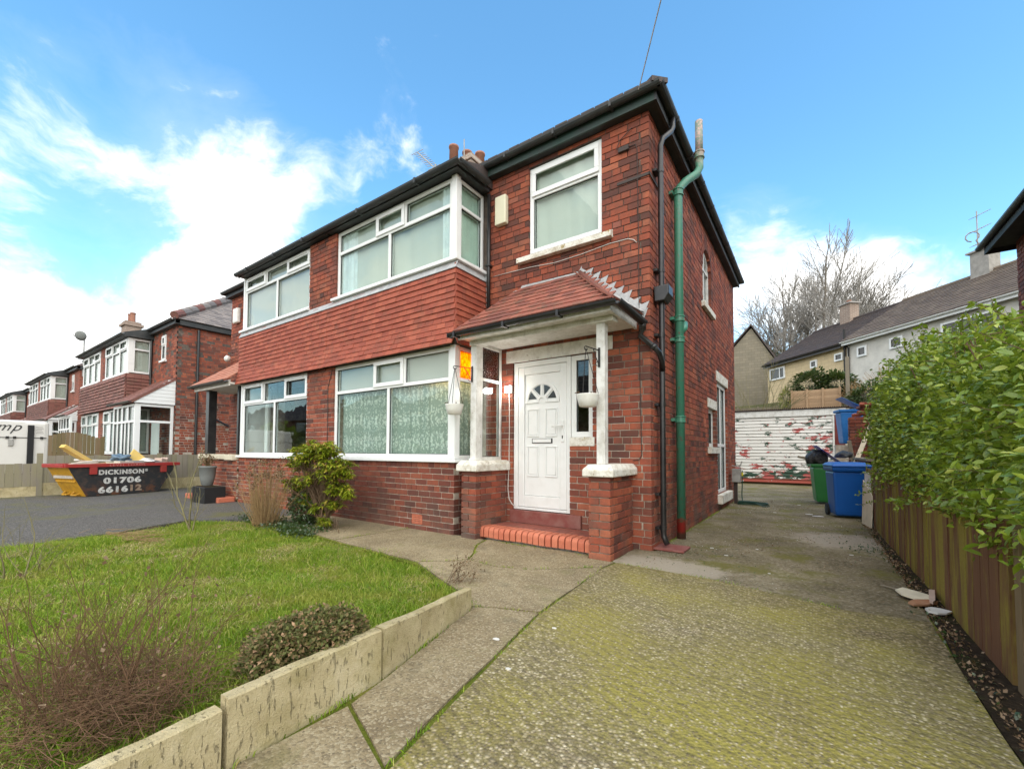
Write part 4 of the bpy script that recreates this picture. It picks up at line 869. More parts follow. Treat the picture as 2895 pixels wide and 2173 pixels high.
# ---------------------------------------------------------------- attached left house
lb = lay(BAY, XL, PX, -.02, .995, (), seed=11) + lay(BAY, -6.34, PX, .995, 2.66, (), seed=12) + lay(BAY, -6.33, PX, 3.76, 5.10, (), seed=13) + lay(FRONT, XE, XL-.03, -.02, EZ, [(-10.9, -9.9, -.1, 2.2)], seed=14)
mb = MB(); backing(mb, BAY, XL+.01, PX, -.1, .985, ()); backing(mb, BAY, -6.335, PX, .985, 2.66, ()); backing(mb, BAY, -6.325, PX, 3.70, 5.10, ()); backing(mb, FRONT, XE+.01, XL+.2, -.1, EZ, [(-10.9, -9.9, -.1, 2.2)])
mb.box(XE+.01, XE+.25, .26, DEP, -.1, EZ); mb.box(XE+.26, PX-.01, DEP-.25, DEP, -.1, EZ); mb.box(XL+.01, XL+.24, BYF+.26, -.01, -.1, .985); mb.box(XE+.27, PX-.01, .28, DEP-.27, 2.78, 2.92); mb.box(XL+.2, PX-.01, BYF+.3, .27, 2.75, 2.90); mb.box(XE+.27, PX-.01, .28, DEP-.27, 5.12, 5.24)
lw = part('wall', mb, 'mortar', left); build_bricks(lb, lw, 'brick', 270)
def frontwindow2(z0, z1, tr): return window(left, BAY, XL+.06, -6.34, z0, z1, -.035, .062, .07, tr, (-8.13, -7.235), (-7.66,), ((1, 0), (1, 2)), vent=((1, 0), (1, 2)))
frontwindow2(1.045, 2.655, 2.19); frontwindow2(3.895, 5.105, 4.78)
for z in (.995, 3.845):
    mb = MB(); mb.box(XL-.05, -6.30, BYF-.055, BYF+.1, z, z+.048); part('sill', mb, 'upvc', left, bevel=.006)
for z0, z1 in ((1.045, 2.66), (3.88, 5.12)):
    mb = MB(); mb.box(XL-.0, XL+.058, BYF+.012, BYF+.11, z0, z1); mb.box(XL+.002, XL+.05, BYF+.112, -.012, z0+.02, z1-.02); part('corner_post', mb, 'upvc', left, bevel=.005)
lband = hung_tiles(left, XL-.035, PX-.003, False, 2)
m = MB(); m.prism([(XL-.03, BYF-.055, 3.725), (XL-.03, BYF-.058, 3.732), (XL-.03, BYF-.005, 3.845), (XL-.03, BYF, 3.84)], (PX-XL+.03, 0, 0)); part('flashing', m, 'lead', lband)
drape('net_curtain', BAY, XL+.14, -6.42, 3.93, 5.06, -.12, 'net_grey', 'plain grey net across the upper window of attached house', 4, .005, seed=9)
drape('curtain', BAY, XL+.28, XL+.42, 1.08, 2.4, -.42, 'upvc', 'white curtain edge inside the dark lower window of attached house', 2, .012, seed=10)
mb = MB(); mb.add([(XE-.15, y0, zb), (XE-.15, y1, zb), (XE-.15+(ym-y0), ym, zr), (PX, y0, zb), (PX, ym, zr), (PX, y1, zb)], [(1, 0, 2), (0, 3, 4, 2), (5, 1, 2, 4), (3, 0, 1, 5)]); lr = part('roof', mb, 'dark_tile', left)
fb = MB(); fb.box(XE-.12, XL+.1, y0+.03, y0+.06, 5.30, zb-.004); fb.box(XE-.12, XL+.1, y0+.062, .06, 5.305, 5.325); part('fascia', fb, 'fascia_paint', lr)
gm = MB(); gutter(gm, (XE-.20, y0-.025, 5.45), (XL+.1, y0-.025, 5.45)); gutter(gm, (XE-.175, y1, 5.45), (XE-.175, y0-.045, 5.45)); part('gutter', gm, 'fascia_paint', lr)
br2 = bay_roof(left, XL-.02, PX-.001)
m = MB(); gutter(m, (XL-.03, -.815, 5.17), (PX-.001, -.815, 5.17)); 
for x in (-8.6, -7.4, -6.3): m.box(x, x+.04, -.88, -.76, 5.108, 5.178)
part('gutter', m, 'fascia_paint', br2)
# its porch: dwarf wall, black post, lean-to of bright tiles
PP = Pl((0, -.70, 0), (1, 0, 0), (0, -1, 0)); m = MB(); m.box(-11.10, XL-.02, -.69, -.45, -.1, .93); dw = part('porch_wall', m, 'mortar', left)
build_bricks(lay(PP, -11.12, XL-.02, -.02, .94, (), seed=20), dw, 'brick', 90)
m = MB(); m.box(-11.18, -9.62, -.78, -.40, .945, 1.06); m.box(-9.60, XL-.04, -.80, -.40, .93, 1.045); part('coping', m, 'cream_board', dw, bevel=.01)
m = MB(); m.box(-11.04, -10.86, -.68, -.50, 1.06, 2.66); part('porch_post', m, 'black_plastic', left, bevel=.004)
m = MB(); m.box(-9.42, -9.34, -.62, -.50, 1.06, 2.66); part('porch_post', m, 'black_plastic', left, bevel=.004)
m = MB(); m.box(-11.2, XL-.05, -.86, -.002, 2.66, 2.70); m.box(-11.22, XL-.05, -.88, -.862, 2.62, 2.75); lpr = part('porch_roof', m, 'render_white', left)
slope_tiles(lpr, (-11.30, -.92, 2.76), (XL-.04, -.92, 2.76), (XL-.04, -.01, 3.50), (-10.6, -.01, 3.50), 9, .165, 'bright_tile', .013, 5)
m = MB(); gutter(m, (-11.34, -.96, 2.74), (XL-.06, -.96, 2.74), .05); gutter(m, (-11.30, -.05, 2.74), (-11.30, -.96, 2.74), .05); part('gutter', m, 'black_plastic', lpr)
m = MB(); m.tube([(-9.75, -.04, 2.66), (-9.75, -.04, 1.0)], .034, 8); m.tube([(-9.7, -.10, 2.64), (-10.5, -.10, 2.44), (-10.6, -.05, 2.3), (-10.6, -.05, 1.0)], .03, 8); part('downpipe', m, 'black_plastic', left, True)
m = MB(); m.box(-11.14, -10.86, -.10, -.001, 4.55, 4.95); part('alarm_box', m, 'white_plastic', left, bevel=.03)
m = MB(); m.lathe((-11.3, -.05, 3.62), [(.03, 0), (.07, .03), (.09, .1), (.05, .14)], 10, (0, -1, .0)); part('outside_light', m, 'white_plastic', left, True)
m = MB(); m.box(-10.72, -10.64, -.02, -.001, 1.42, 1.56); part('key_safe', m, 'white_plastic', left)
m = MB(); m.box(-10.85, -9.95, .12, .16, .15, 2.15); part('front_door', m, 'upvc', left)
m = MB(); m.box(-11.1, -9.2, -1.05, -.70, -.02, .10); part('porch_step', m, 'bullnose', left, bevel=.02)
# ---------------------------------------------------------------- ground, drive, path, lawn
def sheet(name, pts, z0, z1, material, parent=None, **props):
    m = MB(); m.prism([(x, y, z0) for x, y in pts], (0, 0, z1-z0)); return part(name, m, material, parent, **props)
def hill_z(x, y):
    t = min(1, max(0, (y-15.5)/8)); s = t*t*(3-2*t); k = min(1, max(0, (x+9)/6)); k = k*k*(3-2*k); return 4.0*s*k+min(1, max(0, (y-26)/60))*6.0
m = MB(); m.box(-400, 400, -400, 600, -1.0, -.10); part('ground', m, 'rough_ground', kind='structure')
nx, ny = 90, 60; vs = []; 
for j in range(ny+1):
    for i in range(nx+1):
        x = -60+i*1.5; y = 13.6+(j/ny)**1.6*86; vs.append((x, y, hill_z(x, y)-.09+(.25*math.sin(x*.7+y)*math.sin(y*.5) if y > 17 else 0)*.6))
m = MB(); m.add(vs, [(j*(nx+1)+i, j*(nx+1)+i+1, (j+1)*(nx+1)+i+1, (j+1)*(nx+1)+i) for j in range(ny) for i in range(nx)]); part('hillside', m, 'rough_ground', smooth=True, kind='structure')
def wobble(pts, n=6, amp=.012, seed=0):
    rr = random.Random(seed); out = []
    for i, p in enumerate(pts):
        q = pts[(i+1) % len(pts)]; k = max(1, int(math.dist(p, q)/.22)) if n else 1
        for j in range(k): s = j/k; out.append((p[0]+(q[0]-p[0])*s+(rr.uniform(-amp, amp) if j else 0), p[1]+(q[1]-p[1])*s+(rr.uniform(-amp, amp) if j else 0)))
    return out
# concrete driveway in two pours
drv = sheet('driveway', [(-.6, -9.5), (2.22, -9.5), (2.22, 13.3), (-1.0, 13.3), (-1.0, 6.5), (-.1, 6.5), (-.3, -.5), (-.6, -.8)], -.095, -.018, 'turf', kind='structure')
sheet('slab', wobble([(.93, -9.0), (2.175, -9.0), (2.17, -2.6), (2.178, -1.9), (2.20, -1.02), (1.72, -1.07), (.75, -.815), (-.13, -.77), (-.165, -1.12), (-.045, -2.45), (.28, -4.02), (.62, -6.0)], seed=1, amp=.007), -.04, 0, 'aggregate', drv)
sheet('slab', wobble([(-.13, -.745), (.75, -.79), (1.72, -1.045), (2.20, -.99), (2.22, .2), (2.24, 2), (2.30, 13.2), (-.9, 13.2), (-.9, 6.9), (.03, 6.9), (.03, .03), (-.2, .03), (-.2, -.7)], seed=2), -.04, -.006, 'old_concrete', drv)
# cracked concrete front path
pth = sheet('path', [(-6.2, -1.55), (-2.6, -1.93), (-1.75, -2.0), (-.5, -2.7), (-.3, -4.5), (.5, -8.0), (.75, -8), (.3, -4.1), (-.03, -2.4), (-.12, -.65), (-2.4, -.60), (-6.2, -.60)], -.09, -.016, 'turf', kind='structure')
for k, pts in enumerate(([(-6.1, -.60), (-3.42, -.60), (-3.55, -1.81), (-4.8, -1.66), (-6.1, -1.5)], [(-3.40, -.60), (-1.98, -.66), (-1.88, -.95), (-1.62, -1.32), (-1.50, -1.55), (-1.60, -1.72), (-1.86, -1.93), (-2.75, -1.88), (-3.53, -1.81)],
                      [(-1.96, -.60), (-.5, -.60), (-.48, -.745), (-.17, -.75), (-.19, -1.0), (-.75, -1.50), (-1.05, -1.60), (-1.48, -1.54), (-1.60, -1.31), (-1.86, -.94)], [(-.185, -1.03), (-.155, -1.25), (-.075, -2.40), (-.42, -2.52), (-.56, -2.60), (-.68, -2.46), (-1.30, -2.20), (-1.83, -1.95), (-1.58, -1.73), (-1.48, -1.565), (-1.05, -1.62), (-.74, -1.52)],
                      [(-.072, -2.42), (.02, -2.9), (.12, -3.45), (.25, -4.02), (-.19, -3.86), (-.25, -3.6), (-.50, -2.66), (-.545, -2.62), (-.42, -2.54)], [(.26, -4.04), (.60, -6.0), (.9, -8.9), (.35, -8.9), (.0, -6), (-.18, -4.6), (-.20, -4.2), (-.19, -3.88)])):
    sheet('slab', wobble(pts, seed=10+k, amp=.007), -.05, -.002-.002*(k % 3), 'path_concrete', pth)
# neighbour's tarmac
tar = sheet('neighbour_drive', wobble([(-6.45, -9), (-6.35, -4.4), (-6.5, -3.3), (-7.0, -2.25), (-6.6, -1.9), (-6.15, -1.55), (-6.15, -.6), (-9.2, -.6), (-9.2, -.2), (-11.5, -.2), (-11.5, 9), (-14.45, 9), (-14.45, -9)], amp=.03, seed=4), -.09, -.012, 'tarmac', kind='structure')
sheet('pavement', [(-70, -11.2), (60, -11.2), (60, -9.2), (-70, -9.2)], -.09, -.02, 'old_concrete', kind='structure'); sheet('road', [(-70, -17.5), (60, -17.5), (60, -11.35), (-70, -11.35)], -.09, -.10+.03, 'tarmac', kind='structure')
m = MB(); m.box(-70, 60, -11.35, -11.2, -.09, .02); part('kerb', m, 'edging_concrete', kind='structure')
# lawn: a sloping bed held by the concrete edging, plus blades
LAWN = [(-6.05, -1.62), (-4.75, -1.70), (-3.55, -1.84), (-2.75, -1.91), (-1.88, -1.97), (-1.30, -2.24), (-.70, -2.50), (-.57, -2.66), (-.315, -3.64), (-.26, -4.37), (-.12, -5.6), (.1, -7.5), (-6.3, -7.5), (-6.25, -4.4), (-6.4, -3.3), (-6.85, -2.25)]
def lawn_z(x, y):
    t = min(1, max(0, (-2.0-y)/2.0)); e = min(1, max(0, (x+6.6)/1.2)); e2 = min(1, max(0, (x+2.6)/1.6))
    return (-.055+.10*t*(.35+.65*e)+.11*t*e2*min(1, max(0, (-2.45-y)/1.0))+.018*math.sin(2.1*x+1)*math.sin(2.7*y))*e-.04*(1-e)
def inside(pts, X, Y):
    r = np.zeros(X.shape, bool); n = len(pts)
    for i in range(n):
        (x0, y0), (x1, y1) = pts[i], pts[(i+1) % n]
        if y0 == y1: continue
        c = ((y0 > Y) != (y1 > Y)) & (X < (x1-x0)*(Y-y0)/(y1-y0)+x0); r ^= c
    return r
lawn_zv = np.vectorize(lawn_z)
import bmesh
bm = bmesh.new(); gx, gy = 90, 80; g = {}
XS = np.linspace(-6.9, .12, gx); YS = np.linspace(-7.5, -1.6, gy); IN = inside(LAWN, *np.meshgrid(XS, YS))
for j in range(gy-1):
    for i in range(gx-1):
        if IN[j:j+2, i:i+2].any():
            q = []
            for (a, b) in ((i, j), (i+1, j), (i+1, j+1), (i, j+1)):
                if (a, b) not in g:
                    x, y = XS[a], YS[b]
                    if not IN[b, a]:      # pull edge verts onto the outline
                        best = min(((max(0, min(1, ((x-p[0])*(q2[0]-p[0])+(y-p[1])*(q2[1]-p[1]))/((q2[0]-p[0])**2+(q2[1]-p[1])**2))), p, q2) for p, q2 in zip(LAWN, LAWN[1:]+LAWN[:1])), key=lambda s: math.hypot(s[1][0]+(s[2][0]-s[1][0])*s[0]-x, s[1][1]+(s[2][1]-s[1][1])*s[0]-y))
                        x, y = best[1][0]+(best[2][0]-best[1][0])*best[0], best[1][1]+(best[2][1]-best[1][1])*best[0]
                    g[(a, b)] = bm.verts.new((x, y, lawn_z(x, y)))
                q.append(g[(a, b)])
            try: bm.faces.new(q)
            except ValueError: pass
me = bpy.data.meshes.new('lawn'); bm.to_mesh(me); bm.free(); lawn = link('lawn', me, 'turf', kind='structure')
rg = np.random.default_rng(5)
def blades(P, H, Wd, lean, name, material, parent=None, **props):
    n = len(P); a = rg.uniform(0, 6.283, n); b = rg.uniform(0, 6.283, n); dx, dy = np.cos(a), np.sin(a); L = H*lean*rg.uniform(.3, 1.4, n); ex, ey = np.cos(b), np.sin(b); V = np.zeros((n, 5, 3))
    V[:, 0] = P-np.stack([dx*Wd, dy*Wd, 0*dx], 1); V[:, 1] = P+np.stack([dx*Wd, dy*Wd, 0*dx], 1); mid = P+np.stack([ex*L*.35, ey*L*.35, H*.58], 1)
    V[:, 2] = mid+np.stack([dx*Wd*.8, dy*Wd*.8, 0*dx], 1); V[:, 3] = mid-np.stack([dx*Wd*.8, dy*Wd*.8, 0*dx], 1); V[:, 4] = P+np.stack([ex*L, ey*L, H*np.clip(1-.25*lean, .3, 1)], 1)
    base = (np.arange(n)*5)[:, None]; F = np.concatenate([base+np.array([[0, 1, 2]]), base+np.array([[0, 2, 3]]), base+np.array([[3, 2, 4]])])
    return link(name, npmesh(name, V.reshape(-1, 3), F), material, parent, **props)
N = 330000; X = rg.uniform(-6.9, .1, N); Y = rg.uniform(-6.2, -1.6, N); k = inside(LAWN, X, Y); X, Y = X[k], Y[k]
d2 = np.hypot(X-CAM.x, Y-CAM.y); keep = rg.uniform(0, 1, len(X)) < np.clip(3.2/d2, .42, 1); X, Y, d2 = X[keep], Y[keep], d2[keep]
tuft = .5+.5*np.sin(X*3.1+np.sin(Y*2.3)*2)*np.sin(Y*3.7+np.cos(X*1.7)*2); H = (.028+.040*tuft**2+rg.exponential(.010, len(X)))*rg.uniform(.6, 1.25, len(X)); H = np.minimum(H, .15)
Zs = lawn_zv(X, Y)-.006
g1 = blades(np.stack([X, Y, Zs], 1), H, .0016+.0009*np.clip(d2/4, 0, 1.6), .85, 'grass', 'grass_blade'); tag(g1, 'short patchy green grass covering the front lawn', 'grass', kind='stuff')
nz = lambda x, y, k, s: np.sin(x*k+s)*np.cos(y*k*.83+s*2)+.6*np.sin(x*k*2.3+y*k*1.7+s*3)+.4*np.cos(x*k*4.1-y*k*3.7+s)
N = 80000; X = rg.uniform(-6.5, .0, N); Y = rg.uniform(-5.6, -1.8, N); k = inside(LAWN, X, Y) & (nz(X, Y, 2.6, .7)+rg.normal(0, .35, N) > .42); X, Y = X[k], Y[k]
g3 = blades(np.stack([X, Y, lawn_zv(X, Y)+.002], 1), rg.uniform(.02, .05, len(X)), .0022, 2.2, 'grass', 'straw_blade'); tag(g3, 'straw coloured dry thatch patches in the front lawn', 'grass', kind='stuff')
N = 26000; X = rg.uniform(-6.5, .0, N); Y = rg.uniform(-5.6, -1.8, N); k = inside(LAWN, X, Y) & (nz(X, Y, 3.7, 2.1)+rg.normal(0, .15, N) > .85); X, Y = X[k], Y[k]
g4 = blades(np.stack([X, Y, lawn_zv(X, Y)-.005], 1), rg.uniform(.05, .12, len(X)), .0026, .6, 'grass', 'grass_blade'); tag(g4, 'darker upright clumps of coarse grass in the front lawn', 'grass', kind='stuff')
TU = [(-4.6, -3.05, .30, .20, 900), (-1.55, -2.1, .5, .13, 700), (-2.4, -1.98, .6, .12, 600), (-.75, -2.6, .25, .12, 500), (-3.5, -3.4, .2, .1, 260), (-4.9, -2.2, .5, .10, 400), (-1.0, -2.45, .3, .12, 400), (-3.0, -2.3, .3, .11, 300), (-5.6, -3.6, .4, .12, 400), (-.62, -4.35, .12, .12, 250), (-.5, -4.75, .12, .12, 300)]
P = []; HH = []
for x, y, r, h, n in TU:
    a = rg.uniform(0, 6.283, n); q = r*np.sqrt(rg.uniform(0, 1, n)); xx, yy = x+q*np.cos(a), y+q*np.sin(a)*.5; P.append(np.stack([xx, yy, lawn_zv(xx, yy)-.01], 1)); HH.append(h*rg.uniform(.4, 1.1, n)*(1-.5*q/r))
g2 = blades(np.concatenate(P), np.concatenate(HH), .0032, .55, 'grass', 'grass_blade'); tag(g2, 'longer darker grass tufts along the edges of the front lawn', 'grass', kind='stuff')
# weeds in the joints of path and drive
JL = [[(-1.96, -.66), (-1.86, -.95), (-1.60, -1.32), (-1.49, -1.55), (-1.60, -1.73), (-1.85, -1.95)], [(-.17, -1.03), (-.06, -2.4), (.27, -4.0), (.6, -5.2)], [(-.55, -2.62), (-.42, -2.53), (-.07, -2.41)], [(-.53, -2.66), (-.24, -3.64), (-.19, -4.4), (-.12, -5.0)], [(-1.48, -1.55), (-1.05, -1.61), (-.75, -1.51), (-.2, -1.02)], [(-2.1, -.66), (-.5, -.66)], [(.04, .5), (.04, 4.2)], [(-.15, -.76), (.75, -.80), (1.72, -1.06)], [(-3.41, -.68), (-3.54, -1.8)]]
P = []
for pl_ in JL:
    for (a, b), (c, d) in zip(pl_, pl_[1:]):
        n = int(math.dist((a, b), (c, d))*150); s = rg.uniform(0, 1, n); s = s[(.5+.5*np.sin(s*9+a*7)) > rg.uniform(0, .9, n)]; P.append(np.stack([a+(c-a)*s+rg.normal(0, .012, len(s)), b+(d-b)*s+rg.normal(0, .012, len(s)), s*0-.012], 1))
P = np.concatenate(P); tag(blades(P, rg.uniform(.012, .045, len(P)), .0028, 1.0, 'weeds', 'grass_blade'), 'small weeds and moss growing in the concrete joints', 'weeds', kind='stuff')

# ---------------------------------------------------------------- leaf, twig and tree builders
def LS(name, me, material, parent=None): return link(name, me, material, parent, **({'kind': 'stuff'} if parent is not None else {}))
def leafmesh(P, D, Nn, L, Wd, fold=.25):
    """folded four-triangle leaves: base point, direction, face normal, length, half width"""
    n = len(P); D = D/np.linalg.norm(D, axis=1, keepdims=True); S_ = np.cross(D, Nn); S_ /= np.linalg.norm(S_, axis=1, keepdims=True)+1e-9; U_ = np.cross(S_, D); L = L[:, None]; Wd = Wd[:, None]
    V = np.zeros((n, 6, 3)); V[:, 0] = P; V[:, 1] = P+D*L*.42+S_*Wd+U_*Wd*fold; V[:, 2] = P+D*L*.55-U_*L*.02; V[:, 3] = P+D*L*.42-S_*Wd+U_*Wd*fold; V[:, 4] = P+D*L-U_*L*.12; V[:, 5] = P+D*L*.45
    b = (np.arange(n)*6)[:, None]; F = np.concatenate([b+np.array([[0, 1, 5]]), b+np.array([[0, 5, 3]]), b+np.array([[1, 4, 5]]), b+np.array([[5, 4, 3]])]); return V.reshape(-1, 3), F
def leafmesh_round(P, D, Nn, L, Wd, fold=.18):
    """rounder eight-triangle leaves for the plants nearest the camera"""
    n = len(P); D = D/np.linalg.norm(D, axis=1, keepdims=True); S_ = np.cross(D, Nn); S_ /= np.linalg.norm(S_, axis=1, keepdims=True)+1e-9; U_ = np.cross(S_, D); L = L[:, None]; Wd = Wd[:, None]; V = np.zeros((n, 8, 3))
    for k, (a, w, h) in enumerate(((0, 0, 0), (.24, .82, fold*.9), (.62, .86, fold*.7), (1, 0, -.22), (.62, -.86, fold*.7), (.24, -.82, fold*.9), (.27, 0, -.05), (.64, 0, -.08))): V[:, k] = P+D*L*a+S_*Wd*w+U_*(Wd*h if h > 0 else L*h*.5)
    b = (np.arange(n)*8)[:, None]; F = np.concatenate([b+np.array([q]) for q in ([0, 1, 6], [0, 6, 5], [1, 2, 7], [1, 7, 6], [6, 7, 4], [6, 4, 5], [2, 3, 7], [7, 3, 4])]); return V.reshape(-1, 3), F
def sticks(segs, n=3):
    """tapered prisms from (p, q, r0, r1)"""
    A = np.array([[*p, *q, r, s] for p, q, r, s in segs], float); p, q = A[:, :3], A[:, 3:6]; d = q-p; d /= np.linalg.norm(d, axis=1, keepdims=True)+1e-9
    h = np.where(np.abs(d[:, 2:3]) < .9, np.array([[0, 0, 1.]]), np.array([[1., 0, 0]])); a = np.cross(d, h); a /= np.linalg.norm(a, axis=1, keepdims=True); b = np.cross(d, a); m = len(A); V = np.zeros((m, 2*n, 3))
    for j in range(n):
        c, s = math.cos(6.2832*j/n), math.sin(6.2832*j/n); V[:, j] = p+(a*c+b*s)*A[:, 6:7]; V[:, n+j] = q+(a*c+b*s)*A[:, 7:8]
    base = (np.arange(m)*2*n)[:, None]; F = np.concatenate([base+np.array([[j, (j+1) % n, n+(j+1) % n, n+j]]) for j in range(n)]); return npmesh('sticks', V.reshape(-1, 3), F)
def grow(rr, p, d, L, r, lev, out, tips, spread=.6, nseg=4, kids=(2, 4), up=.15, wob=.12, taper=.6, shrink=.68, first=.35):
    p = Vector(p); d = Vector(d).normalized(); pts = [p]
    for i in range(nseg):
        d = (d+Vector((rr.gauss(0, wob), rr.gauss(0, wob), rr.gauss(0, wob)+up*.3))).normalized(); q = p+d*(L/nseg); r0 = r*(1-(1-taper)*i/nseg); r1 = r*(1-(1-taper)*(i+1)/nseg); out.append((p, q, r0, r1)); p = q; pts.append(q)
    if lev == 0: tips.append((p, d)); return
    nk = rr.randint(*kids)
    for k in range(nk):
        s = first+(1-first)*(k+rr.random())/nk; i = min(nseg-1, int(s*nseg)); b = pts[i].lerp(pts[i+1], s*nseg-i); ax = Vector((rr.gauss(0, 1), rr.gauss(0, 1), rr.gauss(0, 1))); ax = (ax-d*ax.dot(d)).normalized(); nd = (d*math.cos(spread)+ax*math.sin(spread)*rr.uniform(.7, 1.2)+Vector((0, 0, up))).normalized()
        grow(rr, b, nd, L*shrink*rr.uniform(.75, 1.15), r*taper*rr.uniform(.55, .8), lev-1, out, tips, spread, max(2, nseg-1), kids, up, wob, taper, shrink, first)
    grow(rr, p, d, L*shrink, r*taper, lev-1, out, tips, spread, max(2, nseg-1), kids, up, wob, taper, shrink, first)
def sub_leaves(name, P, Nrm, L0, L1, W, material, parent, seed=0, droop=.2, fold=.25, fn=None):
    g = np.random.default_rng(seed); n = len(P); D = Nrm*.6+g.normal(0, .6, (n, 3)); D[:, 2] -= droop; F = Nrm*.5+np.array([0, 0, .8])+g.normal(0, .45, (n, 3)); L = g.uniform(L0, L1, n); V, Fc = (fn or leafmesh)(P, D, F, L, L*W*g.uniform(.8, 1.2, n), fold); me = npmesh(name, V, Fc)
    if fn: me.polygons.foreach_set('use_smooth', [True]*len(me.polygons))
    return LS(name, me, material, parent)
# ---------------------------------------------------------------- garden edging, three precast slabs
ed = thing('garden_edging', (-.3, -3.6, 0), 'low wall of pitted precast concrete slabs holding the lawn', 'edging')
for (xa, ya, xb, yb, za, zb_, h) in ((-.520, -2.632, -.264, -3.625, .140, .238, 0), (-.256, -3.645, -.203, -4.365, .240, .247, 0), (-.200, -4.385, -.10, -5.6, .215, .215, 0)):
    t_ = .055; m = MB(); d = Vector((xb-xa, yb-ya, 0)).normalized(); s = Vector((d.y, -d.x, 0)); s = s if s.x < 0 else -s; a = Vector((xa, ya, -.06)); b = Vector((xb, yb, -.06)); n = 12; rr = random.Random(int(xa*100)); V = []
    for i in range(n+1):
        q = a.lerp(b, i/n); zt = za+(zb_-za)*i/n+rr.uniform(-.003, .003)
        V += [q, Vector((q.x, q.y, zt-.006)), Vector((q.x, q.y, zt))+s*.008, Vector((q.x, q.y, zt+rr.uniform(-.003, .002)))+s*t_, q+s*t_]
    m.add(V, [(i*5+j, i*5+j+1, i*5+5+j+1, i*5+5+j) for i in range(n) for j in range(4)]+[(4, 3, 2, 1, 0), tuple(n*5+j for j in range(5))]); part('slab', m, 'edging_concrete', ed)
# ---------------------------------------------------------------- shrubs
def bush_tips(tips, k, r, g): return np.concatenate([np.array([p])+g.normal(0, r, (k, 3)) for p, d in tips])
# pieris: crooked stems, whorls of drooping lime leaves
ps = thing('pieris_shrub', (-4.5, -1.42, 0), 'lime green leafy shrub with crooked stems beside the bay wall', 'shrub'); rr = random.Random(3); segs = []; tips = []
for k in range(4): grow(rr, (-4.5+rr.uniform(-.06, .06), -1.42+rr.uniform(-.04, .04), -.08), (rr.uniform(-.5, .5), rr.uniform(-.25, .25), 1), .46, .020, 3, segs, tips, .75, 4, (2, 3), .12, .2, .62, .62, .35)
LS('stem', sticks(segs, 5), 'twig', ps)
g = np.random.default_rng(3); whorls = []
CL = [(-4.85, -1.42, 1.12, .34, .20, 46), (-4.42, -1.42, 1.14, .30, .17, 36), (-5.15, -1.42, .98, .22, .14, 22), (-5.30, -1.42, .62, .22, .14, 22), (-4.75, -1.40, .74, .30, .12, 26), (-4.15, -1.42, .88, .32, .18, 40), (-3.88, -1.42, .55, .10, .10, 9), (-4.2, -1.42, .38, .15, .07, 9), (-4.62, -1.42, .26, .16, .10, 9), (-4.40, -1.42, .10, .12, .07, 8), (-4.95, -1.42, .40, .14, .12, 8), (-4.12, -1.42, .62, .22, .10, 14)]
for x, y, z, rx, rz, n in CL:
    for i in range(int(n*3.0)):
        v = g.normal(0, 1, 3); v /= np.linalg.norm(v); q = g.uniform(.4, 1.05); whorls.append((x+v[0]*rx*q, y+v[1]*rx*.8*q, max(.04, z+v[2]*rz*q)))
P = []; D = []; Nn = []
for w in whorls:
    k = g.integers(9, 14); a0 = g.uniform(0, 6)
    for i in range(k): a = a0+i*2.4; P.append(w); dz = g.uniform(-.75, .35); D.append((math.cos(a), math.sin(a), dz)); Nn.append((math.cos(a)*.5, math.sin(a)*.5, 1))
P, D, Nn = np.array(P), np.array(D), np.array(Nn); L = g.uniform(.06, .105, len(P)); V, F_ = leafmesh(P, D, Nn, L, L*.17); LS('foliage', npmesh('foliage', V, F_), 'pieris_leaf', ps)
segs = [((-4.5+(w[0]+4.5)*.25, -1.42, w[2]*.35), w, .007, .0025) for w in whorls[::3]]; LS('branch', sticks(segs, 3), 'twig', ps)
# dead hydrangea: a sheaf of straw stems with papery heads
hy = thing('hydrangea', (-5.5, -1.78, 0), 'dead straw brown shrub of upright stems with papery flower heads', 'shrub'); segs = []; heads = []; g = np.random.default_rng(8)
for i in range(230):
    a = g.uniform(0, 6.28); r = g.uniform(0, .22); b = Vector((-5.5+r*math.cos(a), -1.78+r*math.sin(a)*.7, -.06)); ln = g.uniform(.35, 1.05); tilt = g.uniform(0, .80); t2 = Vector((b.x+ln*math.sin(tilt)*math.cos(a+g.normal(0, .4)), b.y+ln*math.sin(tilt)*math.sin(a)*.6, ln*math.cos(tilt)*.98)); mid = b.lerp(t2, .5)+Vector((g.normal(0, .025), g.normal(0, .02), .03)); rad = g.uniform(.002, .0048)
    segs += [(b, mid, rad, rad*.85), (mid, t2, rad*.85, rad*.55)]
    for k in range(g.integers(0, 3)): q = mid.lerp(t2, g.uniform(0, .8)); segs.append((q, q+Vector((g.normal(0, .05), g.normal(0, .04), g.uniform(.03, .12))), rad*.6, rad*.35))
    if ln > .7 and g.random() < .4: heads.append(t2)
LS('stem', sticks(segs, 4), 'straw', hy); P = np.concatenate([np.array([h])+g.normal(0, .028, (34, 3)) for h in heads]); sub_leaves('flower_head', P, g.normal(0, 1, P.shape), .02, .035, .4, 'dead_leaf', hy, 1)
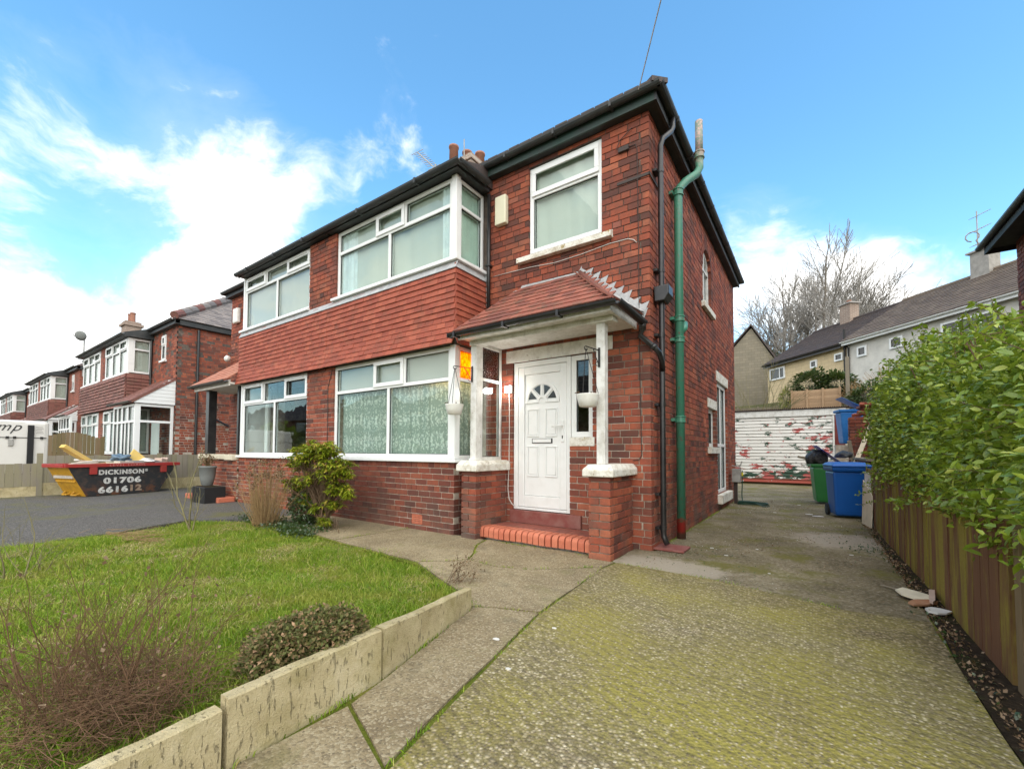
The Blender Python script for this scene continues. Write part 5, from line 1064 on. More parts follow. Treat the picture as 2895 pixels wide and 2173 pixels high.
# dark evergreen behind it, low ground cover round it
ev = thing('evergreen_bush', (-5.05, -1.35, 0), 'low dark green bush between dead hydrangea and lime shrub', 'shrub'); g = np.random.default_rng(4); v = g.normal(0, 1, (2600, 3)); v /= np.linalg.norm(v, axis=1, keepdims=True); P = np.array([-5.05, -1.36, .28])+v*np.array([.34, .24, .32])*g.uniform(.6, 1, (2600, 1)); P[:, 2] = np.maximum(P[:, 2], .0); sub_leaves('foliage', P, v, .03, .055, .3, 'dark_leaf', ev, 2)
segs = [((-5.05, -1.36, -.05), tuple(P[i]), .006, .002) for i in range(0, 2600, 40)]; LS('stem', sticks(segs, 3), 'twig', ev)
n = 3600; X = g.uniform(-6.6, -4.1, n); Y = -1.66+g.normal(0, .13, n)-.10*(X+5); P = np.stack([X, Y, g.uniform(-.05, .05, n)], 1); gc = sub_leaves('ground_cover', P, np.tile([0, 0, 1.], (n, 1)), .02, .045, .42, 'dark_leaf', None, 3); tag(gc, 'ivy like ground cover below the shrubs at lawn edge', 'ground cover', kind='stuff')
# brown leaved clipped shrub spilling over the edging
bx = thing('clipped_shrub', (-.48, -3.95, .1), 'small clipped brown green shrub leaning over the concrete edging', 'shrub'); g = np.random.default_rng(6); n = 13000; v = g.normal(0, 1, (n, 3)); v[:, 2] = np.abs(v[:, 2])*.9; q = np.abs(v)**3.2; v /= (q.sum(1, keepdims=True))**(1/3.2); u = v*g.uniform(.72, 1, (n, 1)); lump = 1+.10*np.sin(u[:, 0:1]*9)*np.sin(u[:, 1:2]*7); P = u*lump*np.array([.155, .29, .235])
ang = -.10; c, s = math.cos(ang), math.sin(ang); P = np.stack([P[:, 0]*c-P[:, 1]*s-.435, P[:, 0]*s+P[:, 1]*c-3.93, P[:, 2]+.13], 1); sub_leaves('foliage', P, v, .012, .026, .32, 'box_leaf', bx, 4, .0)
segs = [((-.46+g.normal(0, .05), -3.95+g.normal(0, .08), .05), tuple(P[i]), .004, .0012) for i in range(0, n, 90)]; LS('stem', sticks(segs, 3), 'twig', bx)
# tangle of bare reddish twigs in the near corner
def twig_shrub(name, label, spots, n, h, material, seed, lev=3, r=.0042, spread=.5, leaf=0, leafm='dead_leaf', lean=(0, 0), up=.12, kids=(1, 3), keep=1.0):
    x, y = spots[0]; o = thing(name, (x, y, 0), label, 'shrub'); rr = random.Random(seed); segs = []; tips = []
    for i in range(n):
        x, y = rr.choice(spots); grow(rr, (x+rr.gauss(0, .06), y+rr.gauss(0, .05), -.03), (lean[0]+rr.gauss(0, .38), lean[1]+rr.gauss(0, .38), 1), h*rr.uniform(.5, 1.1)*.45, r*rr.uniform(.6, 1.3), lev, segs, tips, spread, 3, kids, up, .16, .62, .66, .3)
    LS('stem', sticks(segs, 4), material, o)
    if leaf:
        g = np.random.default_rng(seed); P = np.concatenate([np.array([p])+g.normal(0, .008, (leaf, 3)) for p, d in tips if rr.random() < keep]); sub_leaves('dead_leaf', P, g.normal(0, 1, P.shape), .010, .022, .4, leafm, o, seed)
    return o
twig_shrub('bare_shrub', 'tangle of bare reddish brown twigs in the near lawn corner', [(-.62, -4.62), (-.85, -4.72), (-.50, -4.50), (-.75, -4.50), (-1.0, -4.66)], 60, .80, 'red_twig', 5, 3, .0036, .5, 1, 'dead_leaf', keep=.22)
g = np.random.default_rng(12); n = 1700; segs = []
for i in range(n):
    x, y = -.33-abs(g.normal(0, .36)), -4.62+g.normal(0, .14); z = lawn_z(x, y)+g.uniform(0, .16); a = g.uniform(0, 6.28); l = g.uniform(.04, .14); segs.append(((x, y, z), (x+l*math.cos(a), y+l*math.sin(a), z+g.normal(0, .03)), .0014, .0008))
o = link('dead_undergrowth', sticks(segs, 3), 'red_twig'); tag(o, 'matted dead stems under the bare reddish twigs', 'undergrowth', kind='stuff')
twig_shrub('bare_shrub', 'low bare shrub with crumpled brown leaves at lawn tip by the path', [(-.95, -2.32), (-1.05, -2.28)], 9, .36, 'twig', 21, 2, .0035, .65, 3, lean=(.25, .35))
twig_shrub('bare_sapling', 'forked bare sapling standing at the tarmac edge of lawn', [(-5.9, -2.62)], 3, 1.3, 'moss_twig', 31, 2, .015, .45, 0, lean=(-.1, 0), up=.35)
twig_shrub('bare_shrub', 'bare twiggy shrub reaching over tarmac at picture edge', [(-4.1, -4.38), (-4.0, -4.5)], 7, .75, 'moss_twig', 34, 3, .007, .5, 0, lean=(-.1, .35))
twig_shrub('bare_shrub', 'few thin dead stems at foot of the lime shrub', [(-4.12, -1.50), (-3.95, -1.5)], 8, .42, 'twig', 36, 2, .003, .5, 0)
cl = thing('brush_heap', (-5.3, -3.25, 0), 'small heap of cut straw and twigs on the tarmac edge', 'cuttings'); g = np.random.default_rng(9); segs = []
for i in range(160): x, y = -5.6+g.normal(0, .40), -3.40+g.normal(0, .09)+.0; a = g.normal(.9, .35); l = g.uniform(.1, .5); segs.append(((x, y, g.uniform(-.02, .06)), (x+l*math.cos(a), y+l*math.sin(a)*.6, g.uniform(0, .09)), .003, .0015))
LS('stem', sticks(segs, 3), 'straw', cl)
# ---------------------------------------------------------------- boarded fence and privet hedge on the right
fe = thing('board_fence', (2.35, 1.5, 0), 'low brown fence of upright boards green with algae along the drive', 'fence'); y = -1.84; i = 0
while y < 5.0:
    w = rnd.uniform(.135, .155); m = MB(); x = 2.355-.011*max(0, y)+rnd.uniform(-.004, .004); zt = .865+.006*y+rnd.uniform(-.012, .012); m.box(x, x+.020, y, y+w-.006, -.05, zt); o = part('board', m, 'fence_brown', fe); y += w; i += 1
for z in (.18, .66): m = MB(); m.box(2.385, 2.425, -1.84, 4.95, z, z+.07); part('rail', m, 'fence_olive', fe)
for y in (-1.90, .5, 2.8, 5.0): m = MB(); m.box(2.36 if y < 0 else 2.385, 2.45, y-.085, y-.005, -.1, .90); part('post', m, 'fence_olive', fe)
sheet('verge', wobble([(2.19, -9), (4.7, -9), (4.7, 9), (2.26, 9), (2.24, 1.5), (2.215, -.9), (2.185, -2)], amp=.02, seed=9), -.09, -.008, 'soil', kind='structure')
hd = thing('privet_hedge', (2.9, .8, 0), 'tall loose bright green privet hedge overhanging the board fence', 'hedge'); g = np.random.default_rng(2)
def hedge_surface(n, shell):
    y = g.uniform(-3.4, 3.15, n); th = g.uniform(0, 6.283, n); top = 1.74+.165*(y+2)+.10*np.sin(y*2.3)+.07*np.sin(y*5.1+1); top = np.where(y > 2.5, top-(y-2.5)*.6, top); low = .62-.16*np.clip(-1.0-y, 0, 1.4)-.03*np.sin(y*3.3)-.03*np.sin(y*7+.5); zc, rz = (top+low)/2, (top-low)/2
    cx = 2.86; rx = .62+.05*np.sin(y*3.7)+.05*np.sin(y*7+2); c, s = np.cos(th), np.sin(th); e = (np.abs(c)**2.6+np.abs(s)**2.6)**(-1/2.6); q = g.uniform(shell, 1.03, n); q = np.where(g.random(n) < .05, q+g.uniform(0, .16, n), q)
    P = np.stack([cx+rx*c*e*q, y+g.normal(0, .02, n), zc+rz*s*e*q], 1); Nn = np.stack([c/.62, 0*c, s/.8], 1); return P, Nn/np.linalg.norm(Nn, axis=1, keepdims=True)
P, Nn = hedge_surface(100000, .60); k = P[:, 0] < 3.05; P, Nn = P[k], Nn[k]; fo = sub_leaves('foliage', P, Nn, .030, .062, .27, 'hedge_leaf', hd, 5, .12, .2, leafmesh_round)
# leading shoots
segs = []; LP = []; LN = []
for i in range(260):
    yy = g.uniform(-3.2, 3.1); up_ = g.random() < .55; z0 = 1.74+.165*(yy+2) if up_ else g.uniform(.75, 2.0); x0 = g.uniform(2.5, 3.1) if up_ else 2.36; d = Vector((g.normal(-.1, .3), g.normal(0, .3), 1)) if up_ else Vector((-1, g.normal(0, .7), g.normal(-.1, .4))); d.normalize(); l = g.uniform(.06, .30) if up_ else g.uniform(.06, .22)
    if yy > 2.5: z0 -= (yy-2.5)*.6
    p = Vector((x0, yy, z0-.12)); q = p+d*(l+.12); segs.append((p, q, .003, .0012)); k = int(10+l*45)
    for j in range(k): s = .25+.75*j/k; LP.append(p.lerp(q, s)); a = j*2.4; LN.append((math.cos(a), math.sin(a), .3))
LS('stem', sticks(segs, 3), 'twig', hd); sub_leaves('shoot_leaves', np.array(LP), np.array(LN), .03, .055, .27, 'hedge_leaf', hd, 7, -.1, .2, leafmesh_round)
segs = [((2.95+g.normal(0, .12), y, -.05), (2.9+g.normal(0, .3), y+g.normal(0, .3), 1.9), .012, .004) for y in np.linspace(-3.2, 3.0, 60)]; LS('trunk', sticks(segs, 4), 'twig', hd)
# leaf litter and rubbish on the verge
n = 1500; X = 2.2+np.abs(g.normal(0, .07, n)); Y = g.uniform(-2.8, 4.2, n); P = np.stack([X, Y, g.uniform(-.004, .012, n)], 1); o = sub_leaves('leaf_litter', P, np.tile([0, 0, 1.], (n, 1)), .010, .026, .35, 'dead_leaf', None, 8, 0); tag(o, 'brown leaf litter lying along the foot of board fence', 'leaf litter', kind='stuff')
P = np.concatenate([np.stack([2.22+g.normal(0, .04, 260), g.uniform(-2.8, 4.5, 260), 0*np.ones(260)], 1), np.stack([2.05+g.normal(0, .10, 130), 1.6+g.normal(0, .25, 130), 0*np.ones(130)], 1)]); tag(sub_leaves('moss_patches', P, np.tile([0, 0, 1.], (len(P), 1)), .012, .03, .4, 'dark_leaf', None, 9, 0), 'moss and small weeds at the drive edge below hedge', 'weeds', kind='stuff')
def slabish(name, label, cat, c, ux, uy, h, material, seed, tilt=0, group=None, n=7):
    rr = random.Random(seed); m = MB(); c = Vector(c); ux, uy = Vector(ux), Vector(uy); pts = []
    for i in range(n): a = 6.283*i/n; k = rr.uniform(.75, 1.05); e = (abs(math.cos(a))**4+abs(math.sin(a))**4)**-.25; pts.append(c+ux*math.cos(a)*k*e+uy*math.sin(a)*k*e)
    m.prism(pts, (0, 0, h)); o = part(name, m, material); return tag(o, label, cat, group)
slabish('broken_board', 'cream broken plasterboard sheet lying by the hedge fence', 'board', (2.20, -.42, .022), (.055, .12, 0), (-.10, .05, .01), .012, 'cream_board', 1, group='broken boards on the drive edge')
slabish('broken_board', 'torn brown chipboard strip in front of cream sheet', 'board', (2.21, -.60, .012), (.08, .10, 0), (-.05, .03, 0), .014, 'board_brown', 2, group='broken boards on the drive edge')
slabish('broken_board', 'pinkish grey batten leaning on the cream sheet', 'board', (2.30, -.44, .03), (.035, .24, -.004), (-.022, .0, 0), .02, 'pink_board', 3, group='broken boards on the drive edge', n=8)
slabish('broken_board', 'white plaster shard at the near end of rubbish', 'board', (2.27, -.76, .01), (.04, .085, 0), (-.06, .03, 0), .012, 'litter_white', 4, group='broken boards on the drive edge')
o = tag(part('stick', MB().tube([(2.02, -.18, .012), (2.12, -.28, .018), (2.16, -.36, .016)], .007, 6), 'old_timber'), 'short grey stick lying beside the broken boards', 'stick')
rr = random.Random(4); i = 0
for (x, y, s) in ((1.30, 6.3, .03), (.95, 4.6, .03), (1.5, 4.7, .06), (1.62, 4.5, .09), (.55, .55, .02), (.75, .25, .02), (1.9, 1.1, .02), (.16, -2.6, .014), (-.05, -2.95, .022), (.22, -3.2, .016), (.9, -3.6, .012), (.48, -4.2, .012), (1.2, -.3, .012), (1.0, .8, .015)):
    q = slabish('litter', 'small white paper or plaster scrap lying on the concrete', 'litter', (x, y, .0), (s, s*.3, 0), (-s*.3, s*.5, 0), .006, 'litter_white', 30+i, group='white scraps on the drive'); i += 1
g = np.random.default_rng(77)
def scatter(name, label, n, box, L, material, cat, seed, clump=0):
    X = g.uniform(box[0], box[1], n); Y = g.uniform(box[2], box[3], n)
    if clump: k = np.sin(X*2.1+seed)*np.cos(Y*1.3+seed*2)+.5*np.sin(X*5.3-Y*3.1)+g.normal(0, .3, n) > clump; X, Y = X[k], Y[k]
    P = np.stack([X, Y, g.uniform(.0, .004, len(X))], 1); return tag(sub_leaves(name, P, np.tile([0, 0, 1.], (len(X), 1)), L[0], L[1], .45, material, None, seed, 0), label, cat, kind='stuff')
scatter('grit', 'pale grit and plaster crumbs scattered over the rear drive', 900, (.1, 2.2, -.9, 7.5), (.004, .013), 'litter_white', 'grit', 61, .1)
scatter('leaf_crumbs', 'brown leaf crumbs and dirt scattered over the rear drive', 5200, (.05, 2.25, -.95, 9.0), (.006, .020), 'dead_leaf', 'leaf litter', 62, .45)
scatter('moss_clumps', 'dark moss tufts in patches over the rear drive', 6500, (.05, 2.2, -.95, 8.0), (.006, .016), 'dark_leaf', 'moss', 63, .75)
scatter('leaf_crumbs', 'brown leaf crumbs on the front path and near drive', 1500, (-3.4, 2.1, -4.6, -.8), (.004, .012), 'dead_leaf', 'leaf litter', 64, .9)
# ---------------------------------------------------------------- back yard: garage, bins, clutter
ga = thing('garage', (1, 13.2, 0), 'wooden garage with flaking white painted door slats and corrugated roof', 'garage'); GP = Pl((0, 13.2, 0), (1, 0, 0), (0, -1, 0))
m = MB(); m.box(-.9, 2.55, 13.30, 17.6, -.05, 2.45); part('shed_body', m, 'fence_olive', ga)
n = 20; z0, z1 = .06, 2.44; h = (z1-z0)/n
for i in range(n): m = MB(); a = z0+i*h; m.prism([GP.p(-.88, a+.004, .012), GP.p(-.88, a+.018, .034), GP.p(-.88, a+h-.012, .020), GP.p(-.88, a+h-.001, 0), GP.p(-.88, a+h-.001, -.04), GP.p(-.88, a+.004, -.04)], (3.02, 0, 0)); part('door_slat', m, 'peeling_paint', ga)
m = MB(); GP.bx(m, 2.145, 2.195, 0, 2.44, -.05, .05); part('door_frame', m, 'old_white_paint', ga); m = MB(); GP.bx(m, 2.20, 2.475, 0, 2.45, -.05, .045); part('corner_panel', m, 'oxide_red', ga)
m = MB(); GP.bx(m, -.95, 2.52, 2.452, 2.675, -.06, .07); part('fascia', m, 'old_white_paint', ga); m = MB(); GP.bx(m, 2.48, 2.60, .2, 2.66, -.05, .05); part('edge_board', m, 'cream_board', ga)
m = MB(); k = 60; V = []
for j, y in enumerate((13.08, 17.7)):
    for i in range(k*4+1): V.append((-1.0+3.62*i/(k*4), y, 2.725+.10*(j)+.022*math.sin(i*math.pi/2)))
m.add(V, [(i, i+1, k*4+2+i, k*4+1+i) for i in range(k*4)]); o = part('corrugated_roof', m, 'corrugated', ga); so_ = o.modifiers.new('thick', 'SOLIDIFY'); so_.thickness = .02
m = MB(); GP.bx(m, .86, .90, .98, 1.02, .02, .06); part('handle', m, 'iron', ga)
def wheelie_bin(x, y, yaw, mats, label, lid_open=None, h=1.0, w=.53, group='wheelie bins'):
    b = thing('wheelie_bin', (x, y, 0), label, 'bin', group); M_ = Matrix.Translation((x, y, 0)) @ Matrix.Rotation(yaw, 4, 'Z'); T = lambda p: tuple(M_ @ Vector(p))
    def loft(secs, mat_, nm, bev=.012):
        m = MB(); V = []; 
        for (wx, dy0, dy1, z) in secs: V += [T((-wx/2, dy0, z)), T((wx/2, dy0, z)), T((wx/2, dy1, z)), T((-wx/2, dy1, z))]
        k = len(secs); m.add(V, [(3, 2, 1, 0), tuple(4*(k-1)+j for j in range(4))]+[(4*i+j, 4*i+(j+1) % 4, 4*i+4+(j+1) % 4, 4*i+4+j) for i in range(k-1) for j in range(4)]); return part(nm, m, mat_, b, bevel=bev)
    H = h*.91; loft([(w*.80, -.20, .20, .035), (w*.84, -.215, .22, .12), (w*.97, -.275, .25, H-.09)], mats[0], 'body', .03); loft([(w*1.02, -.30, .27, H-.088), (w*1.05, -.315, .28, H-.05), (w*1.05, -.315, .28, H-.012)], mats[0], 'rim', .008)
    if lid_open is None: loft([(w*1.08, -.335, .285, H-.010), (w*1.08, -.335, .29, H+.02), (w*.98, -.28, .25, H+.055), (w*.80, -.20, .18, H+.075)], mats[1], 'lid', .015)
    else:
        m = MB(); a = lid_open; hy, hz = .27, H+.01; c = [(-w*.54, 0, 0), (w*.54, 0, 0), (w*.54, -.60, 0), (-w*.54, -.60, 0)]; up = [(-w*.42, -.08, .05), (w*.42, -.08, .05), (w*.42, -.5, .05), (-w*.42, -.5, .05)]
        V = []
        for (px, py, pz) in c+[(q[0], q[1], .02) for q in c]+up: V.append(T((px, hy+py*math.cos(a)-pz*math.sin(-a)*-1, hz-py*math.sin(a)+pz*math.cos(a))))
        m.add(V, [(3, 2, 1, 0)]+[(i, (i+1) % 4, 4+(i+1) % 4, 4+i) for i in range(4)]+[(4+i, 4+(i+1) % 4, 8+(i+1) % 4, 8+i) for i in range(4)]+[(8, 9, 10, 11)]); part('lid', m, mats[1], b, bevel=.01)
    m = MB(); m.tube([T((-w*.40, .30, H-.02)), T((w*.40, .30, H-.02))], .014, 8); part('handle', m, mats[0], b)
    for s in (-1, 1):
        m = MB(); c = Vector(T((s*w*.44, .22, .105))); ax = (M_.to_3x3() @ Vector((1, 0, 0))); m.lathe(c-ax*.025, [(.06, 0), (.105, .003), (.105, .047), (.06, .05)], 18, ax); wh = part('wheel', m, 'rubber', b); m = MB(); m.lathe(c-ax*.027, [(.03, 0), (.058, .002), (.058, .052), (.03, .054)], 12, ax); part('hub', m, 'iron', wh)
    return b
wheelie_bin(2.05, 4.76, R(12), ('bin_blue', 'bin_blue'), 'closed blue wheelie bin beside the white board and fence')
wheelie_bin(1.80, 7.10, R(-82), ('bin_green', 'bin_navy'), 'green wheelie bin overflowing with black bags, dark blue lid tilted open', R(40))
rr = random.Random(2)
def blob(name, label, cat, c, rad, material, seed, amp=.22, parent=None):
    import bmesh as B_; bm = B_.new(); B_.ops.create_icosphere(bm, subdivisions=4, radius=1); g = np.random.default_rng(seed); f = g.normal(0, 2.2, (8, 3)); ph = g.uniform(0, 6, 8)
    for v in bm.verts:
        q = np.array(v.co); s = 1+amp*sum(math.sin(f[i]@q*1.6+ph[i])/(1+i*.5) for i in range(8))/2; fl = max(q[2], -.55); v.co = (c[0]+q[0]*rad[0]*s, c[1]+q[1]*rad[1]*s, c[2]+fl*rad[2]*s)
    me = bpy.data.meshes.new(name); bm.to_mesh(me); bm.free(); me.polygons.foreach_set('use_smooth', [True]*len(me.polygons)); o = link(name, me, material, parent); return tag(o, label, cat)
blob('bin_bag', 'shiny black bin bag bulging from the green bin', 'bin bag', (1.62, 7.02, 1.0), (.20, .22, .20), 'bin_bag', 3)
blob('bin_bag', 'small black bag end sticking out under the tilted lid', 'bin bag', (2.14, 7.3, 1.10), (.15, .12, .09), 'bin_bag', 5)
o = tag(part('old_timber_scrap', MB().bar((1.28, 6.95, 1.06), (1.50, 7.0, 1.00), .05, .05), 'old_timber'), 'weathered timber scrap poking from the green bin', 'timber')
m = MB(); m.prism([(2.24, 4.10, .0), (2.31, 3.55, .0), (2.345, 3.62, .80), (2.275, 4.28, .84)], (.025, .01, 0)); tag(part('white_panel', m, 'white_board', bevel=.004), 'tall white board leaning on the fence behind blue bin', 'board')
m = MB(); m.prism([(2.20, 3.98, .0), (2.27, 3.42, .0), (2.31, 3.60, .48), (2.245, 4.22, .70)], (.012, .004, 0)); tag(part('white_panel', m, 'cream_board', bevel=.003), 'shorter dirty cream board leaning before the tall white one', 'board')
# broken brick pier, timber strut and two more bins behind
rp = thing('rubble_pier', (2.6, 9, 0), 'crumbling brick pier with a heap of loose bricks on top', 'pier'); m = MB(); m.box(2.40, 2.80, 8.85, 9.35, -.05, 2.02); part('core', m, 'mortar', rp)
k = 0; z = 0
while z < 2.0:
    for (x0_, x1_) in ((2.36, 2.585), (2.60, 2.82)) if k % 2 else ((2.36, 2.46), (2.475, 2.70), (2.715, 2.82)): m = MB(); d = rnd.uniform(-.015, .012); m.box(x0_, x1_, 8.80+d, 8.95, z, z+.072); part('brick', m, 'brick_dark', rp)
    m = MB(); m.box(2.345, 2.36+.03, 8.97, 9.3, z, z+.072); part('brick', m, 'brick_dark', rp); z += .083; k += 1
for i in range(16): m = MB(); c = Vector((2.52+rnd.uniform(-.1, .30)+i*.014, 9.02+rnd.uniform(-.12, .12), 2.06+.022*i+rnd.uniform(0, .03))); e = Matrix.Rotation(rnd.uniform(0, 3), 3, 'Z') @ Matrix.Rotation(rnd.uniform(-.5, .5), 3, 'X'); m.obox(c, e @ Vector((.1, 0, 0)), e @ Vector((0, .05, 0)), e @ Vector((0, 0, .036))); part('brick', m, 'brick', rp)
tag(part('timber_strut', MB().bar((2.38, 7.8, .90), (2.72, 8.35, 1.80), .09, .035, (0, 1, 0)), 'pale_timber', bevel=.003), 'pale timber plank propped against the brick pier', 'timber')
tag(part('timber_post', MB().bar((2.74, 8.6, .2), (2.76, 8.6, 1.95), .08, .06), 'old_timber', bevel=.003), 'grey timber post beside the crumbling pier', 'post')
tag(part('timber_post', MB().bar((2.46, 8.3, .3), (2.30, 8.2, 1.45), .08, .06), 'old_timber', bevel=.003), 'short leaning timber behind the green bin', 'post')
def raise_bin(b, dz):
    b.location.z += dz; b['_at'] = tuple(b.location)
raise_bin(wheelie_bin(2.44, 10.3, R(-78), ('tarp_blue', 'tarp_blue'), 'blue wheelie bin with raised lid behind the garage corner', R(31), 1.1), 1.38)
raise_bin(wheelie_bin(2.98, 9.9, R(-15), ('tarp_blue', 'bin_blue'), 'dark blue wheelie bin half hidden behind the hedge end', None, 1.1), .95)
m = MB(); m.box(1.85, 3.4, 9.55, 10.9, -.05, .94); m.box(2.1, 2.80, 9.95, 10.8, .94, 1.375); tag(part('yard_plinth', m, 'mortar'), 'rough masonry plinth carrying bins behind the rubble pier', 'plinth')
# low broken brick wall beyond the fence end
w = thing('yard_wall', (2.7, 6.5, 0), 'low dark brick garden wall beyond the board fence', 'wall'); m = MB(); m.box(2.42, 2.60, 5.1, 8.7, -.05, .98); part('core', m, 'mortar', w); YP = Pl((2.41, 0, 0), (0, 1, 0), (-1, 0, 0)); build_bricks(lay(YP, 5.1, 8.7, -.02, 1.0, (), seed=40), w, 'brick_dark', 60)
m = MB(); m.box(2.37, 2.64, 5.05, 8.72, 1.0, 1.045); part('coping', m, 'old_timber', w)
# hose and its box by the side door
hb = thing('hose_reel_box', (.15, 6.0, 0), 'small grey tap box on a post at the rear house corner', 'tap box'); m = MB(); m.box(.05, .22, 5.78, 5.98, .48, .78); part('box', m, 'grey_metal', hb, bevel=.008); m = MB(); m.box(.08, .15, 5.85, 5.91, -.02, .48); part('post', m, 'cable_dark', hb)
m = MB(); m.tube([(.19, 5.9, .80), (.24, 5.95, .95)], .012, 6); m.tube([(.05, 5.8, .86), (.24, 5.86, .80)], .010, 6); part('bracket', m, 'grey_metal', hb)
g = np.random.default_rng(1); m = MB(); pts = [(.25, 5.9, .75), (.25, 5.88, .5), (.24, 5.85, .2), (.26, 5.80, .03)]
for i in range(46): a = i*.33; r = .20+.05*math.sin(i*.7); pts.append((.47+r*1.2*math.cos(a+2.6), 5.65+r*.8*math.sin(a+2.6), .018+.010*(i/8)))
pts += [(.70, 5.40, .015), (.80, 5.5, .015)]; m.tube(pts, .012, 6); ho = tag(part('garden_hose', m, 'hose_green', smooth=True), 'dark green garden hose coiled at the rear corner', 'hose'); m = MB(); m.tube([(.25, 5.89, .70), (.25, 5.885, .62)], .02, 8); part('connector', m, 'yellow_plastic', ho)

# ---------------------------------------------------------------- houses up the hill
BD_ = Vector((-.656, .755, 0)).normalized(); BN = Vector((-.755, -.656, 0)).normalized(); A0 = Vector((8.0, 19.7, 0)); EV = 7.35
def bungalow(u0, u1, wallm, tilem, label, wins, name='bungalow', dz=0, chim=None, rows=16, depth=3.7, cm='chimney_render'):
    pl = Pl(A0, BD_, BN); o = thing(name, tuple(pl.p((u0+u1)/2, 3.6)), label, 'house', 'houses up the hillside'); e = EV+dz; m = MB(); pl.bx(m, u0, u1, 3.0, e, -2*depth, 0); rz = e+depth*.62+.1
    m.prism([pl.p(u0, e, 0), pl.p(u0, e, -2*depth), pl.p(u0, rz-.15, -depth)], BD_*(u1-u0)); wl = part('wall', m, wallm, o); wl.matrix_parent_inverse = Matrix.Translation(-Vector(o['_at'])); rot = Matrix.Rotation(math.atan2(BD_.y, BD_.x), 4, 'Z'); wl.data.transform((Matrix.Translation(pl.o) @ rot).inverted()); wl.matrix_basis = Matrix.Translation(pl.o) @ rot
    m = MB(); a, b = pl.p(u0-.05, e-.10, .35), pl.p(u1+.05, e-.10, .35); c, d = pl.p(u1+.05, rz, -depth), pl.p(u0-.05, rz, -depth); m.add([a, b, c, d, pl.p(u1+.05, e-.10, -2*depth-.3), pl.p(u0-.05, e-.10, -2*depth-.3)], [(0, 1, 2, 3), (3, 2, 4, 5)]); rf = part('roof', m, tilem, o); so2 = rf.modifiers.new('thick', 'SOLIDIFY'); so2.thickness = .06; so2.offset = -1
    slope_tiles(rf, a, b, c, d, rows, .30, tilem, .035, 6, joined=True, lap=1.35, jit=.008)
    m = MB(); m.tube([c+Vector((0, 0, .06)), d+Vector((0, 0, .06))], .11, 8); part('ridge_tile', m, tilem, rf)
    m = MB(); gutter(m, pl.p(u0, e-.12, .42), pl.p(u1, e-.12, .42), .06); pl.bx(m, u0, u1, e-.30, e-.13, .30, .33); part('gutter', m, 'upvc' if wallm != 'cream_block' else 'black_plastic', rf)
    for (wu0, wu1, wz0, wz1, mu) in wins: window(o, pl, wu0, wu1, wz0+.8, wz1+.8, .09, .09, .08, None, (), mu, (), framem='upvc', glassm='dark_pane')
    if chim is not None:
        cc = pl.p(chim, rz-.3, -depth); m = MB(); m.obox(cc+Vector((0, 0, .55)), BD_*.38, BN*.32, Vector((0, 0, .85))); ck = part('chimney', m, cm, o); m = MB(); m.obox(cc+Vector((0, 0, 1.43)), BD_*.50, BN*.42, Vector((0, 0, .04))); part('cap', m, 'rubble_grey', ck); m = MB(); m.lathe(cc+Vector((0, 0, 1.47)), [(.14, 0), (.12, .15), (.14, .16), (.14, .22)], 10); part('chimney_pot', m, 'terracotta' if cm != 'chimney_render' else 'rubble_grey', ck)
        return o, cc
    return o, None
pl_ = Pl(A0, BD_, BN)
bungalow(7.3, 13.6, 'cream_block', 'dark_tile', 'cream block bungalow with dark mossy roof up the hill', [(11.9, 13.3, 5.35, 6.15, (12.35,)), (9.25, 9.75, 5.55, 6.02, ()), (7.45, 8.0, 5.60, 6.05, ())], rows=20, chim=10.8, cm='chimney_brick')
o, cc = bungalow(-5.0, 7.25, 'render_white', 'concrete_tile', 'white rendered bungalow with ribbed tile roof behind the hedge', [(6.0, 6.55, 5.55, 6.10, ()), (4.1, 4.75, 5.55, 6.10, ()), (.2, 2.4, 4.9, 6.15, (.9, 1.7)), (-3.2, -1.2, 4.9, 6.15, (-2.2,))], dz=.08, chim=3.4)
m = MB(); m.tube([pl_.p(7.28, 3.4, .10), pl_.p(7.28, 8.1, .10)], .055, 8); m.tube([pl_.p(7.05, 3.4, .08), pl_.p(7.05, 7.0, .08), pl_.p(7.2, 7.25, .3)], .04, 8); part('soil_pipe', m, 'iron', o)
# aerials on the chimney
ta = thing('tv_aerial', tuple(cc+Vector((0, 0, 1.4))), 'grey three tier TV aerial mast on the white bungalow chimney', 'aerial'); m = MB(); b = cc+Vector((-.2, .1, 1.3)); m.tube([b, b+Vector((0, 0, 2.2))], .025, 6); part('mast', m, 'grey_metal', ta)
for k in range(3):
    m = MB(); q = b+Vector((0, 0, .55+.7*k)); dv = (CR*.9+CF*.2+Vector((0, 0, .45))).normalized(); m.tube([q-dv*.25, q+dv*.85], .018, 6)
    for j in range(5): e = q+dv*(-.2+.22*j); m.tube([e-CF*.25-Vector((0, 0, .0)), e+CF*.25], .012, 5)
    part('boom', m, 'grey_metal', ta)
ta = thing('tv_aerial', tuple(cc+Vector((.4, -.2, 1.2))), 'cranked TV aerial to the right of the three tier mast', 'aerial'); b = cc+CR*.4+Vector((0, 0, 1.3)); m = MB(); m.tube([b, b+CR*.7+Vector((0, 0, .35)), b+CR*.8+Vector((0, 0, 1.3))], .025, 6); part('mast', m, 'grey_metal', ta); m = MB(); q = b+CR*.8+Vector((0, 0, 1.3)); dv = (CR*1+Vector((0, 0, .55))).normalized()
m.tube([q-dv*.4, q+dv*1.2], .02, 6); m.tube([q-dv*.4+CF*.2+Vector((0, 0, .1)), q+dv*1.2+CF*.2+Vector((0, 0, .1))], .02, 6)
for j in range(6): e = q+dv*(-.3+.26*j); m.tube([e-CU*.12, e+CU*.16], .014, 5)
part('boom', m, 'grey_metal', ta)
